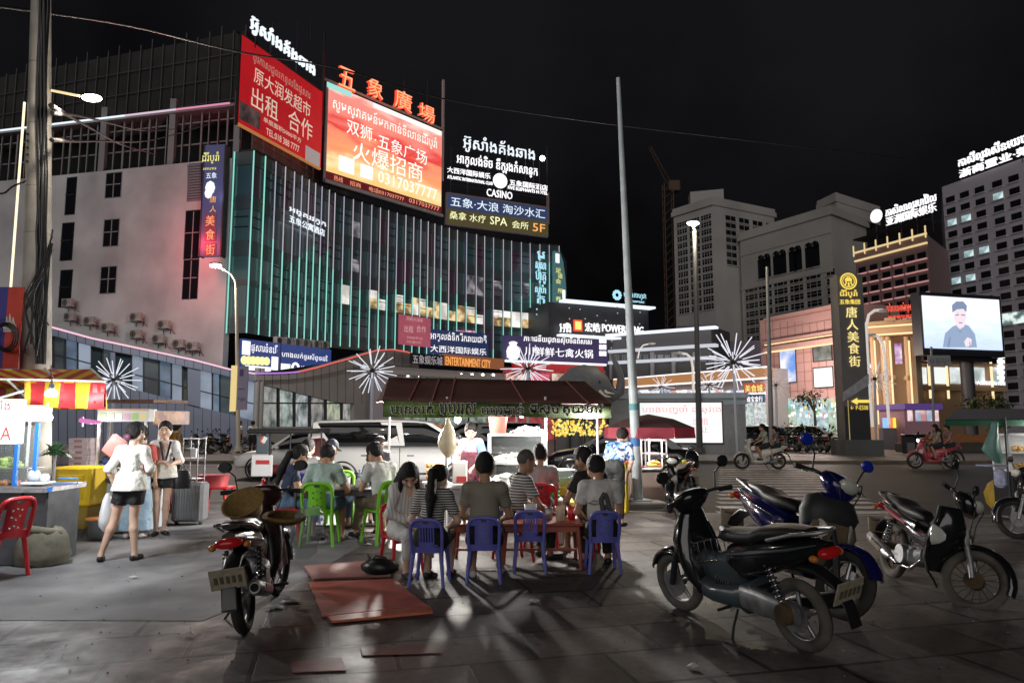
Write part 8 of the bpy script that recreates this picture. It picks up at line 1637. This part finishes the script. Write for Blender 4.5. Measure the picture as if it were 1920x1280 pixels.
def pat():
 m=mat('blue_white_pattern',(.3,.4,.6),.8);N=m.node_tree.nodes;L=m.node_tree.links;tc=N.new('ShaderNodeTexCoord');vz=N.new('ShaderNodeTexVoronoi');vz.inputs['Scale'].default_value=22;rp=N.new('ShaderNodeValToRGB');rp.color_ramp.interpolation='CONSTANT';e=rp.color_ramp.elements;e[0].color=(.03,.06,.18,1);e[1].position=.62;e[1].color=(.70,.75,.80,1);q=e.new(.3);q.color=(.12,.26,.55,1);sp_=N.new('ShaderNodeSeparateXYZ');L.new(tc.outputs['Object'],vz.inputs[0]);L.new(vz.outputs['Color'],sp_.inputs[0]);L.new(sp_.outputs[0],rp.inputs[0]);L.new(rp.outputs[0],N['Principled BSDF'].inputs[0]);return m
M_pat=pat()
person('customer in a blue and white patterned shirt and pale hat bending by the pole',V((1.62,11.55,0)),R(62),'stand',1.62,1,M_pat,.9,C_('black_trousers',(.014,.014,.015)),1.9,'short',lean=40,nod=10,h=.013,cap=C_('pale_hat',(.55,.58,.62)),arms=([(.10,.22,.24),(.30,.14,.10)],[(.12,-.22,.24),(.32,-.12,.10)]))
RD=([(.42,.12,.80),(.28,.16,.40)],[(.42,-.12,.80),(.28,-.16,.40)])
def rider(lb,root,x,top,ht,arms=None,**k):
 c,s_=math.cos(root.rotation_euler[2]),math.sin(root.rotation_euler[2]);sc=root.scale[0];p=V(root.location)+V((c*x*sc,s_*x*sc,0));return person(lb,p,root.rotation_euler[2],'sit',ht,0,top,.6,k.pop('bot',C_('dark_trousers',(.02,.02,.02))),k.pop('bl',1.0),k.pop('hair','short'),lean=10,seat_z=.80,legs=([(.36,.12,.80),(.26,.15,.42)],[(.36,-.12,.80),(.26,-.15,.42)]),arms=arms or([(.20,.26,.26),(.44,.28,.20)],[(.20,-.26,.26),(.44,-.28,.20)]),h=.018,**k)
rider('rider in a pale green shirt on the cream scooter',m7,-.22,C_('pale_green_tee',(.36,.40,.30)),1.62)
rider('passenger behind the rider in the pale green shirt',m7,-.62,C_('grey_brown_tee',(.16,.14,.13)),1.45,arms=([(.16,.22,.26),(.30,.14,.16)],[(.16,-.22,.26),(.30,-.14,.16)]))
rider('rider in a beige top on the pinkish red scooter',m8,-.22,C_('beige_top',(.34,.28,.22)),1.60,fem=True,hair='long')
rider('passenger in a dusky pink shirt on the pinkish red scooter',m8,-.62,C_('dusky_pink_tee',(.30,.16,.15)),1.58,arms=([(.16,.22,.26),(.30,.14,.16)],[(.16,-.22,.26),(.30,-.14,.16)]))
